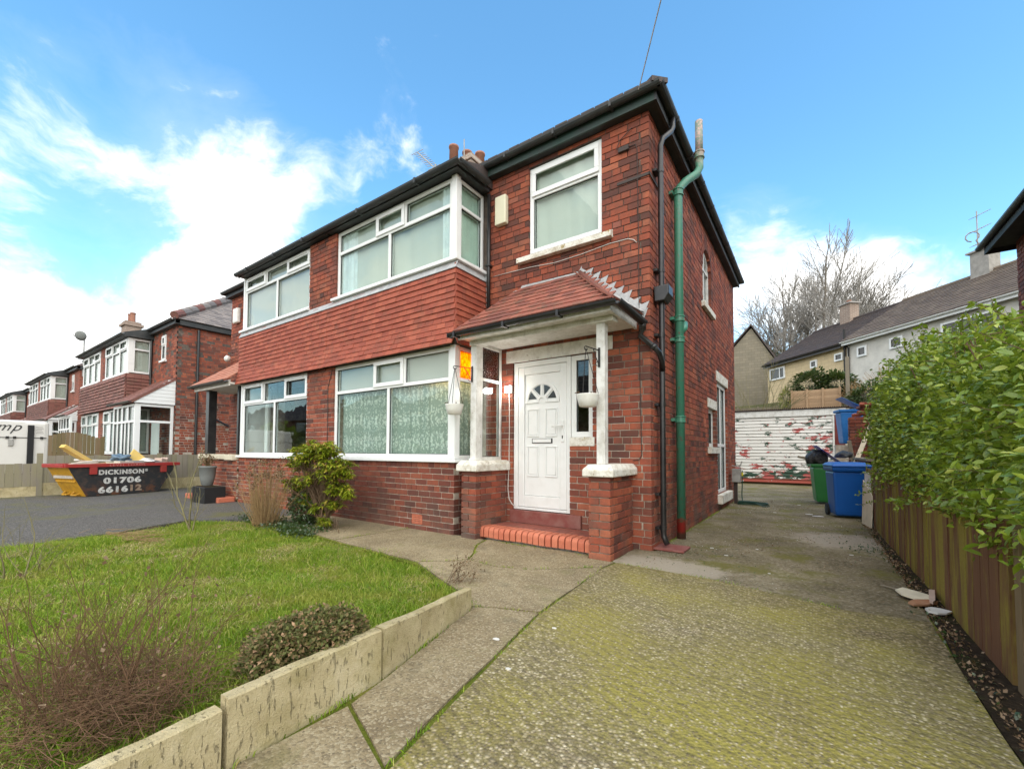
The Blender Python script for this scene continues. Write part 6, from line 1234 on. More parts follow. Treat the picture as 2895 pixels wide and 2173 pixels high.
# stone gable house beyond the rear corner
gh = thing('gable_house', (-2.4, 34, 5), 'grey stone block house end with plain pitched roof behind the bare tree', 'house', 'houses up the hillside'); m = MB(); m.prism([(-4.8, 34, 3), (-.75, 34, 3), (-.75, 34, 8.5), (-2.3, 34, 11.2), (-4.8, 34, 8.4)], (0, 9, 0)); part('wall', m, 'grey_block', gh)
m = MB(); m.add([(-.55, 33.8, 8.3), (-2.3, 33.8, 11.38), (-2.3, 43.2, 11.38), (-.55, 43.2, 8.3), (-5.1, 33.8, 8.25), (-5.1, 43.2, 8.25)], [(0, 1, 2, 3), (1, 4, 5, 2)]); o = part('roof', m, 'dark_tile', gh); so2 = o.modifiers.new('thick', 'SOLIDIFY'); so2.thickness = .12
# fences and plants on the slope
def slat_fence(name, label, p, q, z0, z1, n, material, posts, horizontal=True):
    f = thing(name, tuple(p), label, 'fence'); p, q = Vector(p), Vector(q); d = (q-p).normalized(); nn = Vector((d.y, -d.x, 0)); nn = nn if nn.dot(CAM-p) > 0 else -nn
    for i in range(n):
        m = MB()
        if horizontal: a = z0+(z1-z0)*i/n; b = z0+(z1-z0)*(i+1)/n-.004; m.obox((p+q)/2+Vector((0, 0, (a+b)/2))+nn*(.006*(i % 2)), (q-p)/2, nn*.009, Vector((0, 0, (b-a)/2)))
        else: u0 = i/n; u1 = (i+1)/n-.004; zt = z1(i/n) if callable(z1) else z1+rnd.uniform(-.01, .01); m.obox(p.lerp(q, (u0+u1)/2)+Vector((0, 0, (z0+zt)/2)), (q-p)*((u1-u0)/2), nn*.009, Vector((0, 0, (zt-z0)/2)))
        part('board', m, material, f)
    for s in posts: m = MB(); c = p.lerp(q, s); zt = (z1(s) if callable(z1) else z1)+.05; m.obox(c+Vector((0, 0, (z0+zt)/2))+nn*.03, d*.04, nn*.035, Vector((0, 0, (zt-z0)/2))); part('post', m, material, f)
    return f
slat_fence('panel_fence', 'new tan lap fence panel on the slope behind the garage', (.82, 19, 0), (2.62, 18.8, 0), 2.8, 4.05, 9, 'fence_tan', (0, .33, .66, 1))
slat_fence('rail_fence', 'grey green plank fence right of the tan panel', (2.75, 18.6, 0), (4.6, 18.1, 0), 2.3, 3.65, 7, 'old_timber', (0.08, .35, .62, .95))
m = MB(); m.bar((2.88, 18.55, 2.4), (2.88, 18.55, 5.35), .14, .12); tag(part('fence_post', m, 'old_timber'), 'tall lone timber post above the plank fence', 'post')
slat_fence('rail_fence', 'broken low rail fence behind the garage roof by the bare bush', (-2.6, 18.8, 0), (.3, 18.9, 0), 2.3, 3.35, 4, 'old_timber', (0.1, .4, .7, .97))
def leafball(name, label, c, rad, n, material, seed, L=(.08, .16), W=.3, cat='shrub', group=None, stemm='bark'):
    g = np.random.default_rng(seed); v = g.normal(0, 1, (n, 3)); v /= np.linalg.norm(v, axis=1, keepdims=True); f = g.normal(0, 2, (5, 3)); ph = g.uniform(0, 6, 5); s = 1+.16*sum(np.sin(v@f[i]*1.5+ph[i]) for i in range(5))[:, None]/1.5; P = np.array(c)+v*np.array(rad)*s*g.uniform(.62, 1, (n, 1)); o = thing(name, (c[0], c[1], c[2]-rad[2]), label, cat, group); sub_leaves('crown', P, v, L[0], L[1], W, material, o, seed)
    link('trunk', sticks([((c[0], c[1], c[2]-rad[2]*1.6), tuple(P[i]), .02, .005) for i in range(0, n, max(1, n//40))], 3), stemm, o); return o
leafball('evergreen_shrub', 'dark leafy shrub above the tan fence panel', (1.55, 19.9, 4.35), (.75, .5, .75), 2200, 'conifer_leaf', 1, (.10, .2)); leafball('evergreen_shrub', 'bushy dark shrub between tan panel and plank fence', (2.6, 19.9, 4.3), (.65, .5, .7), 1800, 'conifer_leaf', 2, (.10, .2)); leafball('evergreen_shrub', 'small yellow green bush at left end of tan panel', (.55, 19.7, 3.8), (.28, .25, .5), 700, 'pieris_leaf', 3, (.06, .12)); leafball('evergreen_shrub', 'dark shrub with pale flowers in front of the plank fence', (3.6, 18.0, 3.5), (.8, .5, .5), 1800, 'conifer_leaf', 4, (.08, .15))
def tangle(name, label, c, rad, n, material, seed, cat='shrub'):
    g = np.random.default_rng(seed); o = thing(name, tuple(c), label, cat); segs = []
    for i in range(n): v = g.normal(0, 1, 3); v[2] = abs(v[2]); v /= np.linalg.norm(v); e = np.array(c)+v*np.array(rad)*g.uniform(.7, 1); b = np.array(c)+g.normal(0, .12, 3)*np.array([2, 1, .3]); mm = (b+e)/2+g.normal(0, .12, 3); segs += [(b, mm, .012, .009), (mm, e, .009, .005)]
    LS('stem', sticks(segs, 3), material, o); return o
tangle('dead_creeper', 'dome of dry straw coloured creeper stems against the white bungalow', (4.3, 19.3, 3.2), (1.5, .7, 1.9), 420, 'straw', 5); tangle('dead_creeper', 'drooping dry creeper over the plank fence', (3.2, 18.9, 3.3), (.8, .5, 1.2), 260, 'straw', 6)
# bare shrub right behind the garage
bs = thing('bare_bush', (-.6, 17.5, 1), 'wide bare grey bush behind the garage roof', 'shrub'); rr = random.Random(8); segs = []; tips = []
for i in range(16): grow(rr, (-.6+rr.gauss(0, .2), 17.4+rr.gauss(0, .2), 1.9), (rr.gauss(0, .75), rr.gauss(0, .4), 1.05), 1.75*rr.uniform(.7, 1.1), .024, 3, segs, tips, .42, 4, (2, 3), .10, .10, .6, .68, .3)
LS('stem', sticks(segs, 3), 'moss_twig', bs)
# ---------------------------------------------------------------- bare trees on the skyline
def bare_tree(label, base, h, seed, lean=(0, 0), lev=4, r=None, kids=(4, 6), spread=.66, up=.14, mat_='grey_twig', n0=1):
    o = thing('bare_tree', tuple(base), label, 'tree', 'bare trees on the hill'); rr = random.Random(seed); segs = []; tips = []; r = r or h*.014
    for k in range(n0): grow(rr, (base[0]+rr.gauss(0, .1), base[1], base[2]), (lean[0]+rr.gauss(0, .12)*(n0 > 1)*2, lean[1], 1), h*.42, r, lev, segs, tips, spread, 6, kids, up, .08, .62, .64, .22)
    big = [s for s in segs if s[2] > r*.22]; small = [(s[0], s[1], max(s[2], .021), max(s[3], .017)) for s in segs if s[2] <= r*.22]; link('trunk', sticks(big, 6), 'bark', o); LS('crown', sticks(small, 3), mat_, o); return o
def at(px, py, dist): d = CF+CR*((px-1447.5)/1208.36)-CU*((py-1232.15)/1208.36); return CAM+d*dist
def onhill(px, dist): p = at(px, 1200, dist); return (p.x, p.y, hill_z(p.x, p.y)-.3)
bare_tree('tall bare grey tree rising highest behind the cream bungalow', onhill(2335, 38), 15.5, 11, (.0, 0)); bare_tree('broad bare tree left of the tallest one', onhill(2245, 40), 13.5, 12, (-.10, 0), kids=(3, 5)); bare_tree('bare tree leaning right of the tallest one above the dark roof', onhill(2410, 42), 13.0, 13, (.12, 0)); bare_tree('smaller bare tree low over the dark roof ridge', onhill(2480, 45), 11.0, 14, (.1, 0)); bare_tree('rightmost small bare tree over the ribbed roof ridge', onhill(2545, 46), 10.8, 15, (.12, 0), lev=3); bare_tree('dense bare tree just left of the tallest trunk', onhill(2290, 43), 13.0, 17, (-.05, 0)); bare_tree('slim bare tree between the tallest and the leaning one', onhill(2375, 44), 13.5, 18, (.05, 0)); bare_tree('rounded bare tree over the cream bungalow chimney', onhill(2440, 48), 12.5, 19, (.05, 0)); bare_tree('bare tree filling the gap right of the stone gable', onhill(2200, 42), 11.5, 20, (-.12, 0)); bare_tree('low spreading bare tree beside the stone gable', onhill(2150, 44), 9.5, 16, (-.2, 0))
for i, (px, d, c, rad, lb_) in enumerate(((2180, 40, 2.2, (2.2, 1.6, 2.6), 'dark evergreen mass between stone gable and bare trees'), (2280, 44, 1.5, (2.6, 1.6, 2.2), 'dark undergrowth bush below the tallest bare tree'), (2420, 47, 2.5, (3, 1.6, 2.2), 'brown green thicket behind the bungalow chimney'))):
    p = onhill(px, d); leafball('thicket', lb_, (p[0], p[1], p[2]+c+.8), rad, 2600, 'conifer_leaf', 20+i, (.12, .3), .2)
# ---------------------------------------------------------------- brick house at the right edge
nh = thing('semi_detached_house', (6, 3, 0), 'neighbouring brick house corner with dark eaves at right edge beyond the hedge', 'house', 'semi-detached houses of the street'); RW = Pl((4.82, 0, 0), (0, 1, 0), (-1, 0, 0)); m = MB(); m.box(4.83, 11, -2, 7.02, -.1, 5.3); wl = part('wall', m, 'mortar', nh)
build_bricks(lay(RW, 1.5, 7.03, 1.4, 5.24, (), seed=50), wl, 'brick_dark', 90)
m = MB(); m.add([(4.42, -2.4, 5.30), (4.42, 7.35, 5.30), (8, 3.8, 8.0), (8, .2, 8.0), (11.6, 7.35, 5.3), (11.6, -2.4, 5.3)], [(0, 3, 2, 1), (1, 2, 4), (0, 1, 4, 5), (3, 5, 4, 2), (0, 5, 3)]); rf = part('roof', m, 'dark_tile', nh); m = MB(); m.box(4.45, 4.48, -2.3, 7.25, 5.12, 5.29); m.box(4.481, 4.9, -2.3, 7.2, 5.20, 5.22); m.box(4.481, 8, 7.22, 7.25, 5.12, 5.29); part('soffit', m, 'soffit_paint', rf); m = MB(); gutter(m, (4.40, 7.35, 5.30), (4.40, -2.4, 5.30), .06); part('gutter', m, 'fascia_paint', rf)
m = MB(); m.tube([(4.40, 7.30, 5.36)]+[(4.30+.10*math.cos(a), 7.28, 5.55+.10*math.sin(a)) for a in [R(-60+i*36) for i in range(10)]], .012, 5); part('roof_hook', m, 'grey_metal', nh)
# TV aerial over the bay roof, telephone wire from the eaves
ta = thing('tv_aerial', (-6.7, 3.0, 8.4), 'yagi TV aerial beside the chimney pots of brick semi', 'aerial'); m = MB(); p0 = Vector((-6.75, 3.0, 8.88)); p1 = Vector((-7.42, 3.0, 9.58)); m.tube([p0, p1], .016, 6); part('boom', m, 'grey_metal', ta); m = MB(); m.tube([(-6.62, 3.0, 7.3), (-6.70, 3.0, 8.95)], .02, 6); part('mast', m, 'grey_metal', ta)
for j in range(10): m = MB(); e = p0.lerp(p1, j/9.); w = .16+.10*(j in (0, 9)); m.tube([e-Vector((w*.5, .1, w*.35)), e+Vector((w*.5, .1, w*.35))], .009, 5); part('element', m, 'grey_metal', ta)
m = MB(); p0 = Vector((-.01, -.33, 5.33)); p1 = Vector((.49, -1.2, 5.30)); dr = p1-p0; m.tube([p0+dr*s+Vector((0, 0, .01*s*s)) for s in (0, .5, 1, 2, 4, 8, 16, 24)], .006, 5); tag(part('telephone_wire', m, 'cable_white'), 'thin telephone wire running from the eaves corner overhead', 'wire')
# ---------------------------------------------------------------- houses along the street to the left
def far_pair(x0, kind, labels, rot=None, detail=True, loc=(0, 0, 0), seed=0):
    """a pair of semis whose right front corner stands at x0; built like the near pair, with less in it"""
    W_ = 11.5; px = x0-W_/2; res = []
    for side in (0, 1):
        s = 1 if side == 0 else -1; mx = (lambda x: x0+x) if side == 0 else (lambda x: x0-W_-x)      # x local: 0 at outer corner, negative inwards
        h = thing('semi_detached_house', (mx(-3)+loc[0], loc[1], 0), labels[side], 'house', 'semi-detached houses of the street'); res.append(h)
        def bx(m, a, b, *r): a, b = sorted((mx(a), mx(b))); return m.box(a, b, *r)
        m = MB(); e = .004 if side else 0; bx(m, -5.75+e, 0, .0, 6.8, -.1, 5.27); bx(m, -5.75+e, -2.5, BYF, -.001, -.1, 1.0); bx(m, -5.75+e, -5.40, BYF, -.001, 1.0, 5.1); wl = part('wall', m, 'brickwork_far' if not (detail and side == 0) else 'mortar', h)
        if detail and side == 0:
            fp = Pl((0, -.002, 0), (1, 0, 0), (0, -1, 0)); spn = Pl((x0+.002, 0, 0), (0, 1, 0), (1, 0, 0)); bsx = lay(fp, x0-2.5, x0, -.02, 5.24, [(x0-1.46, x0-1.06, 4.22, 5.12)], q1=1, seed=70)+lay(spn, 0, 5.2, -.02, 5.24, (), q0=0, seed=71); bay = Pl((0, BYF-.002, 0), (1, 0, 0), (0, -1, 0)); bsx += lay(bay, x0-5.74, x0-2.5, -.02, 1.0, (), seed=72)+lay(bay, x0-5.74, x0-5.40, 1.0, 5.1, (), seed=73); build_bricks(bsx, wl, 'brick', 160)
        else: pass
        # tile hanging with its rows
        m = MB(); bx(m, -5.75+e, -2.48, BYF-.02, .0, 2.66, 3.8); th = part('tile_hanging', m, 'dark_room', h); P_ = Pl((0, BYF-.04, 0), (1, 0, 0), (0, -1, 0)); a, b = sorted((mx(-5.75+e), mx(-2.45))); rows = 10; M_ = MB(); rr = random.Random(seed+side)
        for r in range(rows):
            z = 2.64+r*.115; x = a-(0 if r % 2 else .1); kick = .06*max(0, 1-r/4)
            while x < b-.02:
                p, q = max(a, x), min(b, x+.197)
                if q-p > .03: M_.obox(((p+q)/2, BYF-.055-kick*.6+rr.uniform(-.004, .004), z+.075), ((q-p)/2, 0, 0), (0, .013, 0), (0, .022+.02*max(0, 1-r/4), .078))
                x += .2
            if side == 0:
                y = BYF-.03
                while y < -.03: q = min(y+.197, -.0); M_.obox((mx(-2.45), (y+q)/2, z+.075), (0, (q-y)/2, 0), (.013, 0, 0), (-.022, 0, .078)); y += .2
        part('tile', M_, kind[0], th, kind='stuff')
        # windows
        dp = BYF-.002; FP = Pl((0, dp, 0), (1, 0, 0), (0, -1, 0)); u0, u1 = sorted((mx(-5.38), mx(-2.6)))
        for z0, z1, tr in ((1.04, 2.62, 2.15), (3.86, 5.08, 4.70)):
            w3 = (u1-u0)/3; window(h, FP, u0, u1, z0, z1, .0, .06, .08, tr, (u0+w3, u0+2*w3), (u0+w3, u0+2*w3), ((1, 0), (1, 2)))
            m = MB(); bx(m, -5.36, -2.62, BYF+.10, BYF+.13, z0, z1); part('blind', m, 'net_grey' if z0 > 3 else 'curtain', h)
            m = MB(); bx(m, -5.42, -2.44, BYF-.06, BYF+.02, z0-.05, z0-.002); part('sill', m, 'upvc', h)
            if side == 0:
                RP = Pl((mx(-2.5), 0, 0), (0, 1, 0), (1, 0, 0)); m = MB(); bx(m, -2.61, -2.5, BYF, BYF+.11, z0, z1); part('corner_post', m, 'upvc', h); window(h, RP, BYF+.11, -.02, z0, z1, .0, .07, .08, tr)
                m = MB(); bx(m, -2.64, -2.60, BYF+.2, -.05, z0, z1); part('blind', m, 'net_grey', h)
        # eaves and roof
        ze = 5.42; xo = mx(.18); y0_, y1_ = -.18, 6.98; ym_ = (y0_+y1_)/2; zr_ = ze+(ym_-y0_)*.70; xh = mx(.18-(ym_-y0_)); pxx = px+(0.002 if side == 0 else -.002); m = MB()
        m.add([(xo, y0_, ze), (xo, y1_, ze), (xh, ym_, zr_), (pxx, y0_, ze), (pxx, ym_, zr_), (pxx, y1_, ze)], [(0, 1, 2), (3, 0, 2, 4), (1, 5, 4, 2), (0, 3, 5, 1)]); rf = part('roof', m, kind[1], h)
        if detail and side == 0:
            slope_tiles(rf, (xo, y0_, ze), (xo, y1_, ze), (xh, ym_, zr_), (xh, ym_, zr_), 26, .25, kind[1], .010, 8, 'slate', True, 1.5, .006); hp0, hp1 = Vector((xo, y0_, ze+.04)), Vector((xh, ym_, zr_+.05))
            for i in range(13): m = MB(); a_, b_ = hp0.lerp(hp1, i/13), hp0.lerp(hp1, (i+1.12)/13); m.tube([a_+Vector((0, 0, .05)), b_+Vector((0, 0, .02))], .13, 8); part('hip_tile', m, 'slate' if i % 3 else 'old_tile', rf)
        m = MB(); bx(m, -5.75+e, .14, y0_+.03, y0_+.06, 5.25, ze-.004); bx(m, -5.75+e, .13, y0_+.062, .0, 5.27, 5.29); bx(m, .0, .14, .001, 6.9, 5.25, ze-.004); part('fascia', m, 'fascia_paint', rf)
        m = MB(); a, b = sorted((mx(-5.75+e), mx(-2.34))); m.prism([(a, -.82, 5.10), (a, -.82, 5.22), (a, -.17, 5.46), (a, .0, 5.46), (a, .0, 5.10)], (b-a, 0, 0)); part('bay_roof', m, 'fascia_paint', h)
        m = MB(); gutter(m, (a, -.85, 5.19), (b, -.85, 5.19)); a2, b2 = sorted((mx(-2.3), mx(.21))); gutter(m, (a2, y0_-.03, 5.41), (b2, y0_-.03, 5.41)); part('gutter', m, 'fascia_paint', rf)
        # narrow window, lean-to porch, pipes
        wu = sorted((mx(-1.45), mx(-1.07))); window(h, Pl((0, -.01, 0), (1, 0, 0), (0, -1, 0)), wu[0], wu[1], 4.24, 5.10, .02, .06, .05, 4.75, (), (), ((1, 0),), glassm='dark_pane')
        m = MB(); bx(m, -1.52, -1.0, -.08, .0, 4.17, 4.235); part('sill', m, 'upvc', h)
        pm, tm, open_ = kind[2], kind[3], kind[4]
        if not open_:
            PP_ = Pl((0, -1.0, 0), (1, 0, 0), (0, -1, 0)); a, b = sorted((mx(-2.46), mx(-.12))); window(h, PP_, a, b, .12, 2.6, 0, .08, .08, 2.05, (a+.5, a+1.0, a+1.6), (a+.5, a+1.0, a+1.35, a+1.75), (), name='porch_glazing'); m = MB(); bx(m, -2.46, -.12, -.93, -.03, -.05, .11); part('porch_floor', m, 'path_concrete', h)
            if side == 0: window(h, Pl((mx(-.12), 0, 0), (0, 1, 0), (1, 0, 0)), -.94, -.02, .12, 2.6, -.001, .08, .08, 2.05, (), (), (), name='porch_glazing'); m = MB(); m.box(mx(-.14), mx(-.11), -.94, -.02, .13, .9)
            m = MB(); bx(m, -1.2, -.5, -.30, -.27, .2, 2.1); part('inner_door', m, 'upvc', h)
        zt = 3.5; a, b = mx(-2.5), mx(-.05); m = MB(); ts = [(a, -1.1, 2.66), (b, -1.1, 2.66), (b, -.002, zt), (a, -.002, zt)]; m.add(ts+[(q[0], q[1], q[2]-.06) for q in ts], [(0, 1, 2, 3), (7, 6, 5, 4), (0, 4, 5, 1), (1, 5, 6, 2), (3, 7, 4, 0)]); pr_ = part('porch_roof', m, tm, h)
        if side == 0 and detail: slope_tiles(pr_, ts[0], ts[1], ts[2], ts[3], 9, .25, tm, .012, 9, joined=True)
        if side == 0:
            for i in range(7): m = MB(); z = 2.62+i*.115; yb = -1.05*(1-(i)/7.6); m.prism([(mx(-.10), yb, z), (mx(-.10), -.004, z), (mx(-.10), -.004, z+.108), (mx(-.10), yb*.87+.0, z+.108)], (.03, 0, 0)); part('gable_board', m, 'upvc', pr_)
        m = MB(); gutter(m, (min(a, b), -1.14, 2.66), (max(a, b), -1.14, 2.66), .05); m.tube([(mx(-2.44), -.05, 5.1), (mx(-2.44), -.05, 3.2)], .035, 8); m.tube([(mx(.05), .55, 5.2), (mx(.05), .55, 0)], .04, 8)
        if side == 0: m.tube([(mx(.05), 2.2, 4.9), (mx(.05), 2.2, 0)], .055, 8); m.tube([(mx(.06), .9, 2.35), (mx(.06), 1.7, 1.9), (mx(.06), 2.2, 1.7)], .03, 6)
        part('downpipe', m, 'black_plastic', h)
        if rot is not None: h.rotation_euler = (0, 0, 0)
    return res
far_pair(-15.4, ('old_tile', 'slate', 'upvc', 'old_tile', False), ('brick semi with white glazed porch beyond the skip', 'attached brick semi with faded tile hanging behind the arched fence panel'), seed=1)
far_pair(-29.0, ('old_tile', 'dark_tile', 'upvc', 'old_tile', False), ('second pair along the street, house with satellite dish', 'second pair along the street, half with tall white windows'), detail=False, seed=3)
far_pair(-42.6, ('old_tile', 'dark_tile', 'upvc', 'old_tile', False), ('most distant pair, brick house with white bay above the trailer', 'most distant pair, last house at the picture edge'), detail=False, seed=5)
sdh = thing('satellite_dish', (-28.6, .4, 5.6), 'grey satellite dish on a pole above the second pair', 'satellite dish'); m = MB(); m.tube([(-28.9, .1, 4.9), (-28.9, .1, 6.9)], .03, 6); part('pole', m, 'grey_metal', sdh); m = MB(); m.lathe((-28.8, -.05, 6.95), [(.02, .07), (.15, .05), (.24, .0), (.25, .01), (.15, .06), (.02, .08)], 16, Vector((.75, -.6, -.25)).normalized()); part('dish', m, 'urn_grey', sdh, True); m = MB(); m.tube([(-28.8, -.05, 6.8), (-28.4, -.4, 6.85)], .02, 6); part('arm', m, 'grey_metal', sdh)
m = MB(); m.box(-34.9, -34.0, 2.8, 3.6, 7, 9.4); m.box(-35.0, -33.9, 2.7, 3.7, 9.1, 9.25); st_ = tag(part('chimney_stack', m, 'chimney_brick'), 'brick chimney stack with two pots on second pair', 'chimney')
for x in (-34.7, -34.2): m = MB(); m.lathe((x, 3.2, 9.4), [(.14, 0), (.13, .5), (.15, .52), (.15, .6)], 10); part('chimney_pot', m, 'terracotta', st_)
lpst = thing('street_lamp', (-46, -9.0, 0), 'grey street lamp head above the most distant roof', 'street lamp'); b = at(58, 1120, 60); m = MB(); b0 = Vector((b.x, b.y, 0)); m.tube([b0, b0+Vector((0, 0, 8.6)), b0+Vector((-.25, -.2, 8.95)), b0+Vector((-1.0, -.8, 9.0))], .07, 8); part('pole', m, 'grey_metal', lpst); m = MB(); m.obox(b0+Vector((-1.35, -1.05, 9.0)), (-.35, -.28, 0), (.1, -.12, 0), (0, 0, .05)); part('lamp_head', m, 'grey_metal', lpst, bevel=.02)
# ---------------------------------------------------------------- boundary fence, trailer, skip
FX = -14.62; bf = thing('boundary_fence', (FX, -1, 0), 'weathered grey board fence on gravel boards between the two drives', 'fence'); m = MB(); m.box(FX-.03, FX+.03, -3.05, 3.4, -.1, .30); part('gravel_board', m, 'edging_concrete', bf); m = MB(); m.box(FX-.03, FX+.03, -6.5, -3.06, -.1, .22); part('gravel_board', m, 'edging_concrete', bf)
y = -6.5
while y < 3.4: w = rnd.uniform(.135, .155); zt = (1.02+.008*y if y > -3.0 else .80)+rnd.uniform(-.008, .008); m = MB(); m.box(FX+.002, FX+.022+.004*(int(y*7) % 2), y, y+w-.005, .305 if y > -3.05 else .225, zt); part('board', m, 'fence_grey', bf); y += w
for yy in (-3.05, -.6, 1.6, 3.4): m = MB(); m.box(FX-.05, FX+.06, yy-.05, yy+.05, -.1, 1.06); part('post', m, 'fence_grey', bf)
slat_fence('arched_fence', 'brown arched top fence panel behind the skip', (-16.1, -2.72, 0), (-15.9, -1.62, 0), .2, lambda s: 1.50+.16*math.sin(math.pi*min(1, s+.12)), 13, 'fence_olive', (1.0,), False)
sheet('forecourt', [(-29, -9), (-14.75, -9), (-14.75, -.75), (-15.4, -.75), (-15.4, -.7), (-29, -.7)], -.09, -.015, 'old_concrete', kind='structure')
tr = thing('trailer', (-18.2, -3.8, 0), 'white box trailer with black lettering behind the grey fence', 'trailer'); TX = -17.6; m = MB(); m.box(TX-2.6, TX, -6.2, -2.50, .45, 2.02); part('box_body', m, 'trailer_white', tr, bevel=.10)
m = MB(); m.box(TX+.001, TX+.012, -6.15, -2.56, 1.495, 1.515); part('panel_joint', m, 'iron', tr); m = MB(); m.box(TX+.002, TX+.06, -2.95, -2.82, .5, 1.88); part('bumper_strip', m, 'rubber', tr, bevel=.01)
for yy in (-3.34, -3.20, -2.66): m = MB(); m.box(TX+.002, TX+.04, yy-.03, yy+.03, 1.47, 1.54); part('hinge', m, 'iron', tr)
m = MB(); m.box(TX+.002, TX+.05, -3.32, -3.22, 1.26, 1.45); part('latch', m, 'grey_metal', tr, bevel=.01)
for k in range(5): m = MB(); m.box(TX+.002, TX+.006, -2.78+.02*(k % 2), -2.62-.02*(k % 3), 1.64+.045*k, 1.655+.045*k); part('small_print', m, 'rubble_grey', tr)
for s in (-4.9, -3.6): m = MB(); m.lathe((TX-.35, s, .30), [(.1, -.1), (.30, -.1), (.30, .1), (.1, .1)], 16, (1, 0, 0)); part('wheel', m, 'rubber', tr)
def lettering(body, parent, origin, udir, size, material, shear=0, off=.006, name='lettering', space=1.0, thick=0.0, bold=0, fit=None):
    c = bpy.data.curves.new(name, 'FONT'); c.body = body; c.size = size; c.shear = shear; c.extrude = .002; c.space_character = space; c.offset = bold; c.materials.append(MATS[material]); u = Vector(udir).normalized(); n = u.cross(Vector((0, 0, 1))).normalized()
    o = bpy.data.objects.new(name, c); COL.objects.link(o); o.parent = parent
    if parent.type == 'EMPTY': o.matrix_parent_inverse = Matrix.Translation(-Vector(parent['_at']))
    mm = Matrix((u, Vector((0, 0, 1)), n)).transposed().to_4x4(); mm.translation = Vector(origin)+n*off; bpy.context.view_layer.update(); me = bpy.data.meshes.new_from_object(o.evaluated_get(bpy.context.evaluated_depsgraph_get())); bpy.data.objects.remove(o)
    if fit:
        co = np.array([v.co for v in me.vertices]); lo, hi = co.min(0), co.max(0); me.transform(Matrix.Diagonal((fit[0]/(hi[0]-lo[0]), fit[1]/(hi[1]-lo[1]), 1, 1)) @ Matrix.Translation((-lo[0], -lo[1], 0)))
    o = link(name, me, material, parent); o.matrix_basis = mm; return o
lettering('mp', tr, (TX, -3.56, 1.62), (0, 1, 0), .42, 'letter_black', .5, space=1.15, fit=(.50, .25))
m = MB(); m.box(TX+.001, TX+.004, -4.6, -3.0, 1.945, 1.952); part('small_print', m, 'rubble_grey', tr)
# skip
SA = Vector((-13.13, -2.43, 0)); SD = Vector((-.24, .97, 0)).normalized(); SN = Vector((.97, .24, 0)).normalized(); SK = Pl(SA, SD, SN); sk = thing('skip', tuple(SK.p(.9, 0, -.5)), 'black and yellow builders skip with red rim full of rubble', 'skip'); T0, T1, B0, B1, HT, WD = -.36, 2.0, 0.0, 1.56, .72, .95
m = MB(); m.add([SK.p(B0, 0, 0), SK.p(B1, 0, 0), SK.p(T1, HT, 0), SK.p(T0, HT, 0), SK.p(B0, 0, -.02), SK.p(B1, 0, -.02), SK.p(T1, HT, -.02), SK.p(T0, HT, -.02)], [(0, 1, 2, 3), (7, 6, 5, 4), (0, 3, 7, 4), (1, 5, 6, 2)]); side = part('side_panel', m, 'skip_black', sk)
m = MB(); m.add([SK.p(B0, 0, -WD), SK.p(B1, 0, -WD), SK.p(T1, HT, -WD), SK.p(T0, HT, -WD)], [(3, 2, 1, 0)]); part('side_panel', m, 'skip_black', sk)
m = MB(); m.add([SK.p(B0, 0, -.021), SK.p(T0, HT, -.021), SK.p(T0, HT, -WD+.001), SK.p(B0, 0, -WD+.001)], [(0, 1, 2, 3)]); part('end_panel', m, 'skip_yellow', sk); m = MB(); m.add([SK.p(B1, 0, -.021), SK.p(T1, HT, -.021), SK.p(T1, HT, -WD+.001), SK.p(B1, 0, -WD+.001)], [(0, 1, 2, 3)]); part('end_panel', m, 'skip_yellow', sk); m = MB(); m.add([SK.p(B0, .01, 0), SK.p(B1, .01, 0), SK.p(B1, .01, -WD), SK.p(B0, .01, -WD)], [(0, 1, 2, 3)]); part('floor', m, 'skip_black', sk)
m = MB(); SK.bx(m, T0-.08, T1+.08, HT, HT+.085, -.02, .05); SK.bx(m, T0-.08, T1+.08, HT, HT+.085, -WD-.05, -WD+.02); SK.bx(m, T0-.10, T0-.02, HT, HT+.08, -WD+.021, -.021); SK.bx(m, T1+.02, T1+.10, HT, HT+.08, -WD+.021, -.021); part('rim', m, 'skip_red', sk, bevel=.008)
for u in (.10, 1.66): m = MB(); SK.bx(m, u-.07, u+.07, HT-.18, HT-.002, .004, .06); part('lug', m, 'skip_red', sk, bevel=.006)
for k in range(2): m = MB(); m.tube([SK.p(-.02, .06, -.25-.4*k), SK.p(-.10, .03, -.25-.4*k), SK.p(-.12, .03, -.40-.4*k), SK.p(-.06, .10, -.40-.4*k)], .022, 6); part('bracket', m, 'skip_yellow', sk)
m = MB(); SK.bx(m, -.215, -.20, .36, .40, -WD+.05, -.05); part('rib', m, 'skip_yellow', sk)
for i in range(2): m = MB(); a_ = SK.p(-.02, .03, -.02); 
for body, u, z, w, h, mt in (('DICKINSON', .22, .52, .98, .125, 'letter_white'), ('S', 1.23, .575, .06, .07, 'letter_white'), ('01706', .32, .285, .82, .165, 'letter_white'), ('6616', .22, .055, .63, .165, 'letter_white'), ('12', .90, .065, .26, .165, 'letter_faded')): lettering(body, sk, SK.p(u, z, .001), SD, .2, mt, 0, .004, space=1.15, bold=.010, fit=(w, h))
lettering('LEVEL LOADS', sk, SK.p(.42, HT+.014, .051), SD, .085, 'letter_pink', 0, .003, space=1.2, fit=(.78, .055))
